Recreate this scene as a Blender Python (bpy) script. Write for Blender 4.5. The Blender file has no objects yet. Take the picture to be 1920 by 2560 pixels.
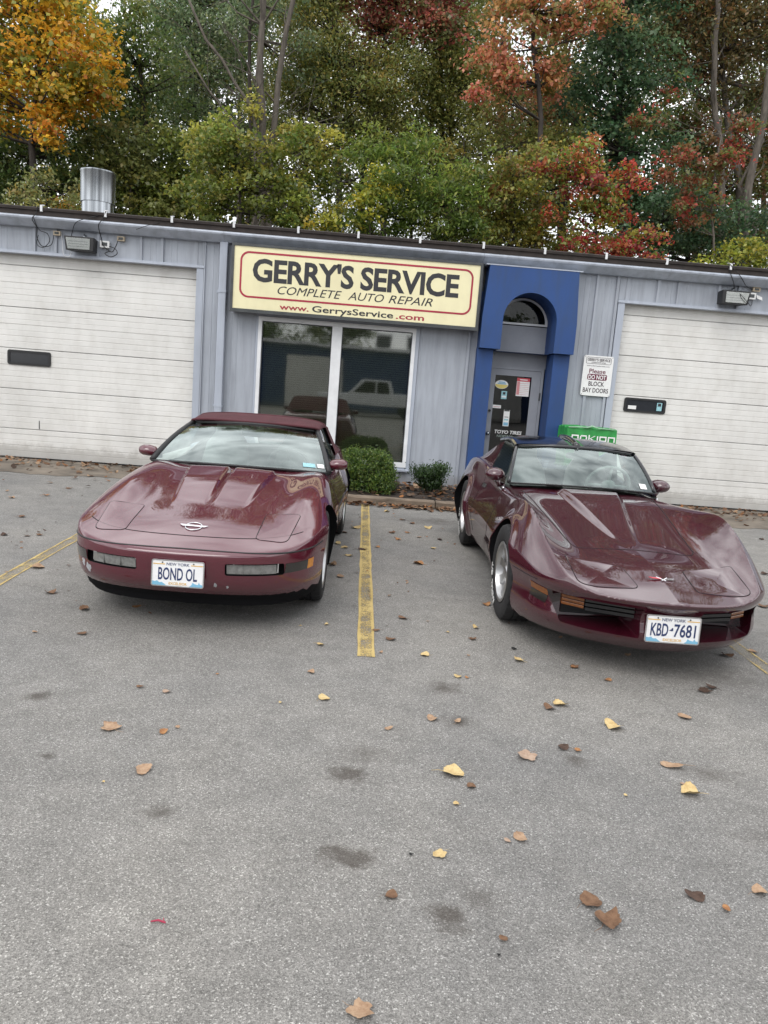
import bpy, bmesh, math, random
import numpy as np
from mathutils import Matrix, Vector

random.seed(7)
RNG = np.random.default_rng(7)
S = bpy.context.scene
COL = S.collection
rad = math.radians

# ------------------------------------------------------------------ camera
CAM_F, CAM_D, CAM_H = 1900.0, 11.853, 1.5515
CAM_PITCH, CAM_YAW, CAM_ROLL = rad(-9.467), rad(2.171), rad(4.424)


def camera_axes():
    cp, sp = math.cos(CAM_PITCH), math.sin(CAM_PITCH)
    cy, sy = math.cos(CAM_YAW), math.sin(CAM_YAW)
    f = Vector((sy * cp, cy * cp, sp))
    r = Vector((cy, -sy, 0))
    u = r.cross(f)
    c, s = math.cos(CAM_ROLL), math.sin(CAM_ROLL)
    return r * c + u * s, u * c - r * s, f


cam_data = bpy.data.cameras.new('camera')
cam = bpy.data.objects.new('camera', cam_data)
COL.objects.link(cam)
_r, _u, _f = camera_axes()
cam.matrix_world = Matrix(((_r.x, _u.x, -_f.x, 0), (_r.y, _u.y, -_f.y, -CAM_D), (_r.z, _u.z, -_f.z, CAM_H), (0, 0, 0, 1)))
cam_data.sensor_fit = 'VERTICAL'
cam_data.sensor_height = 24.0
cam_data.lens = CAM_F / 2560.0 * 24.0
cam_data.clip_end = 900.0
S.camera = cam
S.render.resolution_x, S.render.resolution_y = 768, 1024

# ------------------------------------------------------------------ sky, sun, exposure
world = bpy.data.worlds.new('World')
S.world = world
world.use_nodes = True
wn, wl = world.node_tree.nodes, world.node_tree.links
wn.clear()
w_out = wn.new('ShaderNodeOutputWorld')
w_bg = wn.new('ShaderNodeBackground')
w_bg.inputs['Strength'].default_value = 0.1
w_sky = wn.new('ShaderNodeTexSky')
w_sky.sky_type = 'NISHITA'
w_sky.sun_disc = False
SUN_EL, SUN_AZ = rad(48), rad(205)
w_sky.sun_elevation = SUN_EL
w_sky.sun_rotation = SUN_AZ
w_tc = wn.new('ShaderNodeTexCoord')
w_map = wn.new('ShaderNodeMapping')
w_map.inputs['Scale'].default_value = (1.0, 1.0, 2.6)
w_n1 = wn.new('ShaderNodeTexNoise')
w_n1.inputs['Scale'].default_value = 2.3
w_n1.inputs['Detail'].default_value = 4.0
w_n1.inputs['Roughness'].default_value = 0.55
w_n1.inputs['Distortion'].default_value = 0.4
w_ramp = wn.new('ShaderNodeValToRGB')
w_ramp.color_ramp.elements[0].position = 0.40
w_ramp.color_ramp.elements[0].color = (6.2, 6.4, 6.7, 1)
w_ramp.color_ramp.elements[1].position = 0.74
w_ramp.color_ramp.elements[1].color = (22.0, 22.0, 22.2, 1)
w_mix = wn.new('ShaderNodeMix')
w_mix.data_type = 'RGBA'
w_mix.inputs[0].default_value = 0.9
wl.new(w_tc.outputs['Generated'], w_map.inputs['Vector'])
wl.new(w_map.outputs['Vector'], w_n1.inputs['Vector'])
wl.new(w_n1.outputs['Fac'], w_ramp.inputs['Fac'])
wl.new(w_sky.outputs['Color'], w_mix.inputs[6])
wl.new(w_ramp.outputs['Color'], w_mix.inputs[7])
wl.new(w_mix.outputs[2], w_bg.inputs['Color'])
wl.new(w_bg.outputs['Background'], w_out.inputs['Surface'])

sun_data = bpy.data.lights.new('sun', 'SUN')
sun_data.energy = 0.9
sun_data.angle = rad(35)
sun_data.color = (1.0, 0.97, 0.93)
sun = bpy.data.objects.new('sun', sun_data)
COL.objects.link(sun)
sd = Vector((math.sin(SUN_AZ) * math.cos(SUN_EL), math.cos(SUN_AZ) * math.cos(SUN_EL), math.sin(SUN_EL)))
sun.rotation_euler = sd.to_track_quat('Z', 'Y').to_euler()
sun.location = (0, -20, 30)

S.view_settings.view_transform = 'Standard'
S.view_settings.look = 'None'
S.view_settings.exposure = 0.58
S.view_settings.gamma = 1.0
S.view_settings.use_curve_mapping = False
S.cycles.max_bounces = 6
S.cycles.diffuse_bounces = 2
S.cycles.glossy_bounces = 4
S.cycles.transparent_max_bounces = 12
S.cycles.caustics_reflective = False
S.cycles.caustics_refractive = False
S.cycles.sample_clamp_indirect = 6.0
S.cycles.use_denoising = True


# ------------------------------------------------------------------ object helpers
def tag(o, label=None, cat=None, group=None, kind=None):
    if label:
        o['label'] = label
    if cat:
        o['category'] = cat
    if group:
        o['group'] = group
    if kind:
        o['kind'] = kind
    return o


def empty(name, loc=(0, 0, 0), rz=0.0, parent=None):
    o = bpy.data.objects.new(name, None)
    o.empty_display_size = 0.2
    COL.objects.link(o)
    o.location = loc
    o.rotation_euler = (0, 0, rz)
    o.parent = parent
    return o


def link(name, me, parent=None, loc=None, rot=None):
    o = bpy.data.objects.new(name, me)
    COL.objects.link(o)
    o.parent = parent
    if loc is not None:
        o.location = loc
    if rot is not None:
        o.rotation_euler = rot
    return o


def mesh_np(name, V, Q, mats, smooth=False, midx=None, col=None):
    """V (n,3) array; Q list of faces or an (m,k) array."""
    me = bpy.data.meshes.new(name)
    V = np.asarray(V, np.float32)
    if isinstance(Q, np.ndarray):
        n, k = Q.shape
        me.vertices.add(len(V))
        me.vertices.foreach_set('co', V.ravel())
        me.loops.add(n * k)
        me.loops.foreach_set('vertex_index', Q.astype(np.int32).ravel())
        me.polygons.add(n)
        me.polygons.foreach_set('loop_start', np.arange(0, n * k, k, dtype=np.int32))
        me.polygons.foreach_set('loop_total', np.full(n, k, np.int32))
        me.update(calc_edges=True)
    else:
        me.from_pydata([tuple(map(float, v)) for v in V], [], [tuple(q) for q in Q])
    for m in (mats if isinstance(mats, (list, tuple)) else [mats]):
        me.materials.append(m)
    if midx is not None:
        me.polygons.foreach_set('material_index', np.asarray(midx, np.int32))
    if smooth:
        me.polygons.foreach_set('use_smooth', np.ones(len(me.polygons), bool))
    if col is not None:
        a = me.attributes.new('col', 'FLOAT_COLOR', 'POINT')
        a.data.foreach_set('color', np.asarray(col, np.float32).ravel())
    me.update()
    return me


class MB:
    """collects shapes for ONE mesh"""

    def __init__(self):
        self.v, self.f, self.m = [], [], []

    def add(self, V, F, mi=0):
        b = len(self.v)
        self.v += [tuple(map(float, p)) for p in V]
        self.f += [tuple(i + b for i in q) for q in F]
        self.m += [mi] * len(F)
        return self

    def box(self, x0, x1, y0, y1, z0, z1, mi=0):
        V = [(x0, y0, z0), (x1, y0, z0), (x1, y1, z0), (x0, y1, z0), (x0, y0, z1), (x1, y0, z1), (x1, y1, z1), (x0, y1, z1)]
        F = [(0, 3, 2, 1), (4, 5, 6, 7), (0, 1, 5, 4), (1, 2, 6, 5), (2, 3, 7, 6), (3, 0, 4, 7)]
        return self.add(V, F, mi)

    def prism_y(self, poly, y0, y1, mi=0, caps=True):
        """poly: (x,z) outline, extruded from y0 to y1"""
        n = len(poly)
        V = [(x, y0, z) for x, z in poly] + [(x, y1, z) for x, z in poly]
        F = [(i, i + n, (i + 1) % n + n, (i + 1) % n) for i in range(n)]
        if caps:
            F += [tuple(range(n)), tuple(range(2 * n - 1, n - 1, -1))]
        return self.add(V, F, mi)

    def prism_x(self, poly, x0, x1, mi=0):
        n = len(poly)
        V = [(x0, y, z) for y, z in poly] + [(x1, y, z) for y, z in poly]
        F = [(i, (i + 1) % n, (i + 1) % n + n, i + n) for i in range(n)]
        F += [tuple(range(n - 1, -1, -1)), tuple(range(n, 2 * n))]
        return self.add(V, F, mi)

    def prism_z(self, poly, z0, z1, mi=0):
        n = len(poly)
        V = [(x, y, z0) for x, y in poly] + [(x, y, z1) for x, y in poly]
        F = [(i, (i + 1) % n, (i + 1) % n + n, i + n) for i in range(n)]
        F += [tuple(range(n - 1, -1, -1)), tuple(range(n, 2 * n))]
        return self.add(V, F, mi)

    def tube(self, pts, r, n=8, mi=0, closed=False, cap=True):
        P = [Vector(p) for p in pts]
        m = len(P)
        rs = list(r) if hasattr(r, '__len__') else [r] * m
        rings = []
        up = None
        for i in range(m):
            if closed:
                t = P[(i + 1) % m] - P[i - 1]
            else:
                t = P[min(i + 1, m - 1)] - P[max(i - 1, 0)]
            t = t.normalized() if t.length > 1e-9 else Vector((0, 0, 1))
            if up is None:
                up = Vector((0, 0, 1)) if abs(t.z) < 0.9 else Vector((1, 0, 0))
            s = t.cross(up)
            if s.length < 1e-6:
                s = t.cross(Vector((0, 1, 0)))
            s.normalize()
            up = s.cross(t).normalized()
            rings.append([P[i] + (s * math.cos(2 * math.pi * k / n) + up * math.sin(2 * math.pi * k / n)) * rs[i] for k in range(n)])
        V = [p for q in rings for p in q]
        F = []
        for i in range(m if closed else m - 1):
            a, b = i * n, ((i + 1) % m) * n
            for k in range(n):
                F.append((a + k, a + (k + 1) % n, b + (k + 1) % n, b + k))
        if cap and not closed:
            F += [tuple(range(n - 1, -1, -1)), tuple(range((m - 1) * n, m * n))]
        return self.add(V, F, mi)

    def lathe(self, prof, c, axis='x', n=40, mi=0, closed=False):
        """prof: (along, radius) pairs"""
        V = []
        for a, r in prof:
            for k in range(n):
                t = 2 * math.pi * k / n
                if axis == 'x':
                    V.append((c[0] + a, c[1] + r * math.cos(t), c[2] + r * math.sin(t)))
                elif axis == 'z':
                    V.append((c[0] + r * math.cos(t), c[1] + r * math.sin(t), c[2] + a))
                else:
                    V.append((c[0] + r * math.cos(t), c[1] + a, c[2] + r * math.sin(t)))
        F = []
        m = len(prof)
        for i in range(m if closed else m - 1):
            a, b = i * n, ((i + 1) % m) * n
            for k in range(n):
                F.append((a + k, a + (k + 1) % n, b + (k + 1) % n, b + k))
        return self.add(V, F, mi)

    def ball(self, c, r, nu=16, nv=10, mi=0):
        rx, ry, rz = r if hasattr(r, '__len__') else (r, r, r)
        V = [(c[0], c[1], c[2] - rz)]
        for j in range(1, nv):
            p = -math.pi / 2 + math.pi * j / nv
            for i in range(nu):
                t = 2 * math.pi * i / nu
                V.append((c[0] + rx * math.cos(p) * math.cos(t), c[1] + ry * math.cos(p) * math.sin(t), c[2] + rz * math.sin(p)))
        V.append((c[0], c[1], c[2] + rz))
        F = []
        for i in range(nu):
            F.append((0, 1 + (i + 1) % nu, 1 + i))
            F.append((len(V) - 1, len(V) - 1 - nu + i, len(V) - 1 - nu + (i + 1) % nu))
        for j in range(nv - 2):
            a, b = 1 + j * nu, 1 + (j + 1) * nu
            for i in range(nu):
                F.append((a + i, a + (i + 1) % nu, b + (i + 1) % nu, b + i))
        return self.add(V, F, mi)

    def mesh(self, name, mats, smooth=False, sharp=None, fix=True, bevel=0.0):
        me = mesh_np(name, self.v, self.f, mats, smooth, self.m)
        if fix or bevel:
            bm = bmesh.new()
            bm.from_mesh(me)
            if bevel:
                bmesh.ops.remove_doubles(bm, verts=bm.verts, dist=1e-5)
                es = [e for e in bm.edges if len(e.link_faces) == 2 and e.calc_face_angle(0) > 0.6]
                bmesh.ops.bevel(bm, geom=es, offset=bevel, segments=2, affect='EDGES', profile=0.6)
            bmesh.ops.recalc_face_normals(bm, faces=bm.faces)
            bm.to_mesh(me)
            bm.free()
        if smooth:
            me.polygons.foreach_set('use_smooth', np.ones(len(me.polygons), bool))
            if sharp:
                me.set_sharp_from_angle(angle=rad(sharp))
        return me

    def build(self, name, mats, parent=None, **k):
        loc, rot = k.pop('loc', None), k.pop('rot', None)
        return link(name, self.mesh(name, mats, **k), parent, loc, rot)


def rounded_rect(x0, x1, z0, z1, r, n=5):
    P = []
    for cx, cz, a in ((x1 - r, z0 + r, -90), (x1 - r, z1 - r, 0), (x0 + r, z1 - r, 90), (x0 + r, z0 + r, 180)):
        for k in range(n + 1):
            t = rad(a + 90 * k / n)
            P.append((cx + r * math.cos(t), cz + r * math.sin(t)))
    return P


def ring_frame(outer, inner, y0, y1, mb, mi=0):
    """flat frame between two outlines with the same number of points, extruded y0..y1"""
    n = len(outer)
    V = [(x, y0, z) for x, z in outer] + [(x, y0, z) for x, z in inner] + [(x, y1, z) for x, z in outer] + [(x, y1, z) for x, z in inner]
    F = []
    for i in range(n):
        j = (i + 1) % n
        F += [(i, j, n + j, n + i), (2 * n + i, 3 * n + i, 3 * n + j, 2 * n + j), (i, 2 * n + i, 2 * n + j, j), (n + i, n + j, 3 * n + j, 3 * n + i)]
    mb.add(V, F, mi)
    return mb


def text_mesh(name, body, height, m, width=None, shear=0.0, weight=0.0, depth=0.002, bevel=0.0, spacing=1.0):
    """lettering as a mesh in the x-z plane, front towards -y, left/bottom at the origin; height = that of the capitals"""
    cu = bpy.data.curves.new(name, 'FONT')
    cu.body = body
    cu.size = 1.0
    cu.offset = weight
    cu.shear = shear
    cu.extrude = 0.5
    cu.space_character = spacing
    cu.resolution_u = 3
    o = bpy.data.objects.new(name, cu)
    COL.objects.link(o)
    bpy.context.view_layer.update()
    dg = bpy.context.evaluated_depsgraph_get()
    me = bpy.data.meshes.new_from_object(o.evaluated_get(dg))
    bpy.data.objects.remove(o)
    bpy.data.curves.remove(cu)
    n = len(me.vertices)
    co = np.empty(n * 3, np.float32)
    me.vertices.foreach_get('co', co)
    co = co.reshape(-1, 3)
    cap = 0.729
    sz = height / cap
    x = (co[:, 0] - co[:, 0].min()) * sz
    z = co[:, 1] * sz
    if width:
        x = x * (width / max(x.max(), 1e-6))
    y = -co[:, 2] * depth
    me.vertices.foreach_set('co', np.stack([x, y, z], 1).astype(np.float32).ravel())
    me.materials.clear()
    me.materials.append(m)
    me.name = name
    me.update()
    return me


# ------------------------------------------------------------------ material helpers
def new_mat(name):
    m = bpy.data.materials.new(name)
    m.use_nodes = True
    nt = m.node_tree
    nt.nodes.clear()
    out = nt.nodes.new('ShaderNodeOutputMaterial')
    return m, nt.nodes, nt.links, out


def setin(node, key, val):
    if key in node.inputs:
        node.inputs[key].default_value = val


def rgba(c):
    return (c[0], c[1], c[2], 1.0)


def pos_node(N, L, scale=(1, 1, 1), local=False):
    if local:
        g = N.new('ShaderNodeTexCoord').outputs['Object']
    else:
        g = N.new('ShaderNodeNewGeometry').outputs['Position']
    mp = N.new('ShaderNodeMapping')
    mp.inputs['Scale'].default_value = scale
    L.new(g, mp.inputs['Vector'])
    return mp.outputs['Vector']


def noise(N, L, vec, scale, detail=4, rough=0.55):
    n = N.new('ShaderNodeTexNoise')
    n.inputs['Scale'].default_value = scale
    n.inputs['Detail'].default_value = detail
    n.inputs['Roughness'].default_value = rough
    L.new(vec, n.inputs['Vector'])
    return n.outputs['Fac']


def ramp(N, L, fac, stops):
    r = N.new('ShaderNodeValToRGB')
    e = r.color_ramp.elements
    while len(e) < len(stops):
        e.new(0.5)
    for el, (p, c) in zip(e, stops):
        el.position = p
        el.color = rgba(c) if hasattr(c, '__len__') else (c, c, c, 1)
    L.new(fac, r.inputs['Fac'])
    return r.outputs['Color']


def mixc(N, L, fac, a, b, mode='MIX'):
    m = N.new('ShaderNodeMix')
    m.data_type = 'RGBA'
    m.blend_type = mode
    for s, v in ((0, fac), (6, a), (7, b)):
        if hasattr(v, 'is_output'):
            L.new(v, m.inputs[s])
        elif s == 0:
            m.inputs[0].default_value = v
        else:
            m.inputs[s].default_value = rgba(v)
    return m.outputs[2]


def math_n(N, L, op, a, b=None, clamp=False):
    m = N.new('ShaderNodeMath')
    m.operation = op
    m.use_clamp = clamp
    for i, v in enumerate((a, b)):
        if v is None:
            continue
        if hasattr(v, 'is_output'):
            L.new(v, m.inputs[i])
        else:
            m.inputs[i].default_value = v
    return m.outputs[0]


def pmat(name, color, rough=0.5, metal=0.0, var=0.0, vscale=3.0, bump=0.0, bscale=60.0, coat=0.0, spec=0.5, stretch=(1, 1, 1), var2=None, rvar=0.0, local=False):
    m, N, L, out = new_mat(name)
    b = N.new('ShaderNodeBsdfPrincipled')
    L.new(b.outputs[0], out.inputs['Surface'])
    b.inputs['Base Color'].default_value = rgba(color)
    b.inputs['Roughness'].default_value = rough
    b.inputs['Metallic'].default_value = metal
    setin(b, 'Specular IOR Level', spec)
    setin(b, 'Coat Weight', coat)
    setin(b, 'Coat Roughness', 0.03)
    if var or bump or rvar:
        v = pos_node(N, L, stretch, local)
        f = noise(N, L, v, vscale, 6, 0.6)
        if var:
            c2 = var2 or tuple(c * (1 - var) for c in color)
            c1 = tuple(min(1.0, c * (1 + var * 0.6)) for c in color) if not var2 else color
            cc = ramp(N, L, f, [(0.32, c2), (0.68, c1)])
            L.new(cc, b.inputs['Base Color'])
        if rvar:
            rr = ramp(N, L, f, [(0.3, max(0, rough - rvar)), (0.7, min(1, rough + rvar))])
            L.new(rr, b.inputs['Roughness'])
        if bump:
            bn = N.new('ShaderNodeBump')
            bn.inputs['Strength'].default_value = bump
            bn.inputs['Distance'].default_value = 0.01
            L.new(noise(N, L, v, bscale, 3), bn.inputs['Height'])
            L.new(bn.outputs[0], b.inputs['Normal'])
    return m


def glass_mat(name, tint=(0.8, 0.85, 0.83), ior=1.5, gain=1.0, base=0.0, rough=0.0, wave=0.0, refl=(1, 1, 1)):
    """thin sheet: tinted see-through plus mirror by Fresnel"""
    m, N, L, out = new_mat(name)
    t = N.new('ShaderNodeBsdfTransparent')
    t.inputs['Color'].default_value = rgba(tint)
    g = N.new('ShaderNodeBsdfGlossy')
    g.inputs['Roughness'].default_value = rough
    g.inputs['Color'].default_value = rgba(refl)
    fr = N.new('ShaderNodeFresnel')
    fr.inputs['IOR'].default_value = ior
    if wave:
        bn = N.new('ShaderNodeBump')
        bn.inputs['Strength'].default_value = wave
        bn.inputs['Distance'].default_value = 0.02
        L.new(noise(N, L, pos_node(N, L), 1.7, 1), bn.inputs['Height'])
        L.new(bn.outputs[0], g.inputs['Normal'])
    fac = math_n(N, L, 'ADD', math_n(N, L, 'MULTIPLY', fr.outputs[0], gain), base, True)
    mx = N.new('ShaderNodeMixShader')
    L.new(fac, mx.inputs[0])
    L.new(t.outputs[0], mx.inputs[1])
    L.new(g.outputs[0], mx.inputs[2])
    L.new(mx.outputs[0], out.inputs['Surface'])
    return m


def leaf_mat(name, trans=0.35, gloss=0.0):
    m, N, L, out = new_mat(name)
    a = N.new('ShaderNodeAttribute')
    a.attribute_name = 'col'
    d = N.new('ShaderNodeBsdfDiffuse')
    t = N.new('ShaderNodeBsdfTranslucent')
    L.new(a.outputs['Color'], d.inputs['Color'])
    L.new(a.outputs['Color'], t.inputs['Color'])
    mx = N.new('ShaderNodeMixShader')
    mx.inputs[0].default_value = trans
    L.new(d.outputs[0], mx.inputs[1])
    L.new(t.outputs[0], mx.inputs[2])
    g = N.new('ShaderNodeBsdfGlossy')
    g.inputs['Roughness'].default_value = 0.45
    m2 = N.new('ShaderNodeMixShader')
    m2.inputs[0].default_value = 0.04
    L.new(mx.outputs[0], m2.inputs[1])
    L.new(g.outputs[0], m2.inputs[2])
    L.new(m2.outputs[0], out.inputs['Surface'])
    return m

# ------------------------------------------------------------------ materials
def asphalt_mat():
    m, N, L, out = new_mat('asphalt')
    b = N.new('ShaderNodeBsdfPrincipled')
    L.new(b.outputs[0], out.inputs['Surface'])
    p = pos_node(N, L)
    vo = N.new('ShaderNodeTexVoronoi')
    vo.inputs['Scale'].default_value = 230.0
    L.new(p, vo.inputs['Vector'])
    chips = N.new('ShaderNodeSeparateColor')
    L.new(vo.outputs['Color'], chips.inputs[0])
    chipc = ramp(N, L, chips.outputs[0], [(0.0, (0.155, 0.151, 0.143)), (0.35, (0.224, 0.218, 0.208)), (0.7, (0.278, 0.271, 0.258)), (0.93, (0.33, 0.322, 0.306)), (0.972, (0.50, 0.49, 0.47))])
    fine = noise(N, L, p, 260.0, 2, 0.7)
    c = mixc(N, L, 0.8, chipc, ramp(N, L, fine, [(0.3, 0.5), (0.7, 1.3)]), 'MULTIPLY')
    big = noise(N, L, p, 0.55, 5, 0.6)
    c = mixc(N, L, 1.0, c, ramp(N, L, big, [(0.25, (0.78, 0.785, 0.80)), (0.75, (1.20, 1.17, 1.12))]), 'MULTIPLY')
    mid = noise(N, L, p, 5.0, 4, 0.6)
    c = mixc(N, L, 1.0, c, ramp(N, L, mid, [(0.3, 0.87), (0.7, 1.1)]), 'MULTIPLY')
    # oil and tyre stains with their own outlines
    blot = noise(N, L, p, 11.0, 5, 0.65)
    tot = None
    for x, y, rx, ry, s in STAINS:
        rx, ry = rx * .8, ry * .8
        mp = N.new('ShaderNodeMapping')
        mp.inputs['Location'].default_value = (-x / rx, -y / ry, 0)
        mp.inputs['Scale'].default_value = (1 / rx, 1 / ry, 1)
        L.new(p, mp.inputs['Vector'])
        ln = N.new('ShaderNodeVectorMath')
        ln.operation = 'LENGTH'
        L.new(mp.outputs[0], ln.inputs[0])
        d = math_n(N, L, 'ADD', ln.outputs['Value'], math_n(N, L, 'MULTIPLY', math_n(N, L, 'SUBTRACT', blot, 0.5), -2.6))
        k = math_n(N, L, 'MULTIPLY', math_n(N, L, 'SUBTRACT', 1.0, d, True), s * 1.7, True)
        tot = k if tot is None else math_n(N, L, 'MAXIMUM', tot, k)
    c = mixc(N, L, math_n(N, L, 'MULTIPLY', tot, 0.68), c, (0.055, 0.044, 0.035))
    # hairline cracks
    vc = N.new('ShaderNodeTexVoronoi')
    vc.feature = 'DISTANCE_TO_EDGE'
    vc.inputs['Scale'].default_value = 0.42
    wv = N.new('ShaderNodeVectorMath')
    wv.operation = 'ADD'
    n2 = N.new('ShaderNodeTexNoise')
    n2.inputs['Scale'].default_value = 3.0
    n2.inputs['Detail'].default_value = 6
    L.new(p, n2.inputs['Vector'])
    sc = N.new('ShaderNodeVectorMath')
    sc.operation = 'SCALE'
    sc.inputs['Scale'].default_value = 0.45
    L.new(n2.outputs['Color'], sc.inputs[0])
    L.new(p, wv.inputs[0])
    L.new(sc.outputs[0], wv.inputs[1])
    L.new(wv.outputs[0], vc.inputs['Vector'])
    crack = ramp(N, L, vc.outputs['Distance'], [(0.0, 1.0), (0.004, 0.0)])
    c = mixc(N, L, math_n(N, L, 'MULTIPLY', crack, math_n(N, L, 'MULTIPLY', big, 0.35)), c, (0.05, 0.047, 0.045))
    L.new(c, b.inputs['Base Color'])
    b.inputs['Roughness'].default_value = 0.86
    setin(b, 'Specular IOR Level', 0.3)
    bn = N.new('ShaderNodeBump')
    bn.inputs['Strength'].default_value = 0.6
    bn.inputs['Distance'].default_value = 0.004
    L.new(math_n(N, L, 'ADD', vo.outputs['Distance'], fine), bn.inputs['Height'])
    L.new(bn.outputs[0], b.inputs['Normal'])
    return m


def line_mat(wear):
    m, N, L, out = new_mat('worn_yellow_paint')
    b = N.new('ShaderNodeBsdfPrincipled')
    t = N.new('ShaderNodeBsdfTransparent')
    mx = N.new('ShaderNodeMixShader')
    p = pos_node(N, L)
    tc = N.new('ShaderNodeTexCoord')
    sx = N.new('ShaderNodeSeparateXYZ')
    L.new(tc.outputs['Object'], sx.inputs[0])
    edge = ramp(N, L, math_n(N, L, 'ABSOLUTE', sx.outputs[0]), [(0.030, 0.0), (0.046, 0.26)])
    n1 = noise(N, L, p, 90.0, 4, 0.75)
    n2 = noise(N, L, p, 4.0, 4, 0.6)
    k = math_n(N, L, 'ADD', math_n(N, L, 'ADD', n1, math_n(N, L, 'MULTIPLY', math_n(N, L, 'SUBTRACT', n2, 0.5), 0.7)), edge)
    L.new(ramp(N, L, k, [(0.42 + wear, 0.06), (0.62 + wear, 1.0)]), mx.inputs[0])
    c = ramp(N, L, n2, [(0.3, (0.42, 0.30, 0.10)), (0.7, (0.55, 0.42, 0.17))])
    L.new(c, b.inputs['Base Color'])
    b.inputs['Roughness'].default_value = 0.8
    L.new(t.outputs[0], mx.inputs[1])
    L.new(b.outputs[0], mx.inputs[2])
    L.new(mx.outputs[0], out.inputs['Surface'])
    return m


def streaked(name, color, dirt, amount=0.5, rough=0.45, scale=(5, 5, 0.5), spec=0.4, metal=0.0):
    """painted metal with run-off streaks"""
    m, N, L, out = new_mat(name)
    b = N.new('ShaderNodeBsdfPrincipled')
    L.new(b.outputs[0], out.inputs['Surface'])
    v = pos_node(N, L, scale)
    f = noise(N, L, v, 2.2, 6, 0.62)
    f2 = noise(N, L, pos_node(N, L), 0.9, 4, 0.6)
    c = ramp(N, L, f, [(0.30, tuple(a * (1 - amount) + d * amount for a, d in zip(color, dirt))), (0.58, color)])
    c = mixc(N, L, 1.0, c, ramp(N, L, f2, [(0.3, 0.9), (0.7, 1.06)]), 'MULTIPLY')
    sp = N.new('ShaderNodeSeparateXYZ')
    L.new(pos_node(N, L), sp.inputs[0])
    n3 = noise(N, L, pos_node(N, L), 7.0, 5, .7)
    splash = ramp(N, L, math_n(N, L, 'ADD', sp.outputs[2], math_n(N, L, 'MULTIPLY', n3, -.30)), [(0.0, 0.38), (0.10, 0.0)])
    c = mixc(N, L, splash, c, (.13, .11, .085))
    speck = ramp(N, L, noise(N, L, pos_node(N, L), 38.0, 3, .7), [(.70, 0.0), (.78, .45)])
    c = mixc(N, L, speck, c, tuple(q * .55 for q in dirt))
    L.new(c, b.inputs['Base Color'])
    b.inputs['Roughness'].default_value = rough
    b.inputs['Metallic'].default_value = metal
    setin(b, 'Specular IOR Level', spec)
    return m


STAINS = [(0.05, -9.02, .14, .10, .9), (0.06, -9.55, .14, .10, 1.0), (.36, -9.82, .11, .09, .9), (.56, -8.45, .12, .10, .55),
          (-.62, -9.36, .09, .07, .5), (-1.42, -8.45, .12, .08, .6), (.54, -8.05, .15, .12, .7), (1.03, -8.78, .10, .08, .5),
          (.10, -8.83, .2, .12, .3), (1.62, -9.3, .18, .12, .35), (1.62, -8.83, .2, .12, .4), (.48, -9.72, .12, .1, .35),
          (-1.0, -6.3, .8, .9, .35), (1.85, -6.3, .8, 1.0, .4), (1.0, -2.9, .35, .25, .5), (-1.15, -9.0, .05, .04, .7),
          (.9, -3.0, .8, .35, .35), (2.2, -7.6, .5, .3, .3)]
M_ASPHALT = asphalt_mat()
M_LINE = [line_mat(w) for w in (-.03, .08, .18)]
M_WALL = streaked('grey_blue_wall_paint', (0.38, 0.408, 0.455), (0.235, 0.25, 0.28), 0.55, 0.5)
M_TRIM = streaked('grey_blue_trim_paint', (0.40, 0.435, 0.50), (0.28, 0.30, 0.34), 0.35, 0.42)
M_FASCIA = streaked('fascia_paint', (0.46, 0.50, 0.57), (0.16, 0.17, 0.19), 0.40, 0.42, (3.2, 3.2, 0.9))
M_GARAGE = streaked('garage_door_white', (0.70, 0.69, 0.66), (0.50, 0.48, 0.44), 0.40, 0.5, (2.2, 2.2, 1.2))
M_BLUE = streaked('royal_blue_paint', (0.021, 0.064, 0.205), (0.030, 0.060, 0.14), 0.6, 0.55, (4, 4, 0.8))
M_WHITE = pmat('white_vinyl', (0.74, 0.75, 0.76), 0.4, var=0.12, vscale=4)
M_DGREY = pmat('dark_grey_metal', (0.055, 0.06, 0.062), 0.5, var=0.3, vscale=8)
M_BLACK = pmat('black_plastic', (0.012, 0.012, 0.013), 0.5, var=0.25, vscale=12)
M_RUBBER = pmat('black_rubber', (0.018, 0.018, 0.019), 0.75, var=0.3, vscale=18, bump=0.15, bscale=150)
M_BROWN = pmat('brown_roof_edge', (0.030, 0.022, 0.019), 0.75, var=0.4, vscale=9)
M_CREAM = streaked('cream_sign_face', (0.80, 0.74, 0.47), (0.66, 0.60, 0.38), 0.30, 0.35, (3, 3, 1.0))
M_RED = pmat('sign_red', (0.36, 0.018, 0.045), 0.45, var=0.15)
M_INK = pmat('sign_ink', (0.024, 0.024, 0.028), 0.5, var=0.2)
M_GALV = pmat('galvanised_steel', (0.36, 0.38, 0.40), 0.26, metal=1.0, var=0.55, vscale=2.2, stretch=(5, 5, .02))  # upright light and dark bands in the colour imitate highlights on the vent pipe
M_CONC = pmat('concrete', (0.185, 0.155, 0.122), 0.9, var=0.5, vscale=2.2, bump=0.3, bscale=60)
M_KERB = pmat('weathered_kerb', (0.20, 0.155, 0.115), 0.9, var=0.42, vscale=3.5, bump=0.35, bscale=35, stretch=(1, 3, 3))
M_SOIL = pmat('dark_mulch_soil', (0.040, 0.030, 0.024), 0.95, var=0.5, vscale=9, bump=1.0, bscale=45)
M_BARK = pmat('grey_bark', (0.115, 0.098, 0.080), 0.9, var=0.45, vscale=5, bump=0.6, bscale=18, stretch=(3, 3, .7))
M_DBARK = pmat('dark_bark', (0.042, 0.034, 0.028), 0.9, var=0.4, vscale=5, bump=0.5, bscale=18, stretch=(3, 3, .7))
M_LEAF = leaf_mat('leaf_blades', 0.5)
M_DEADLEAF = leaf_mat('dry_leaf_blades', 0.15)
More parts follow.
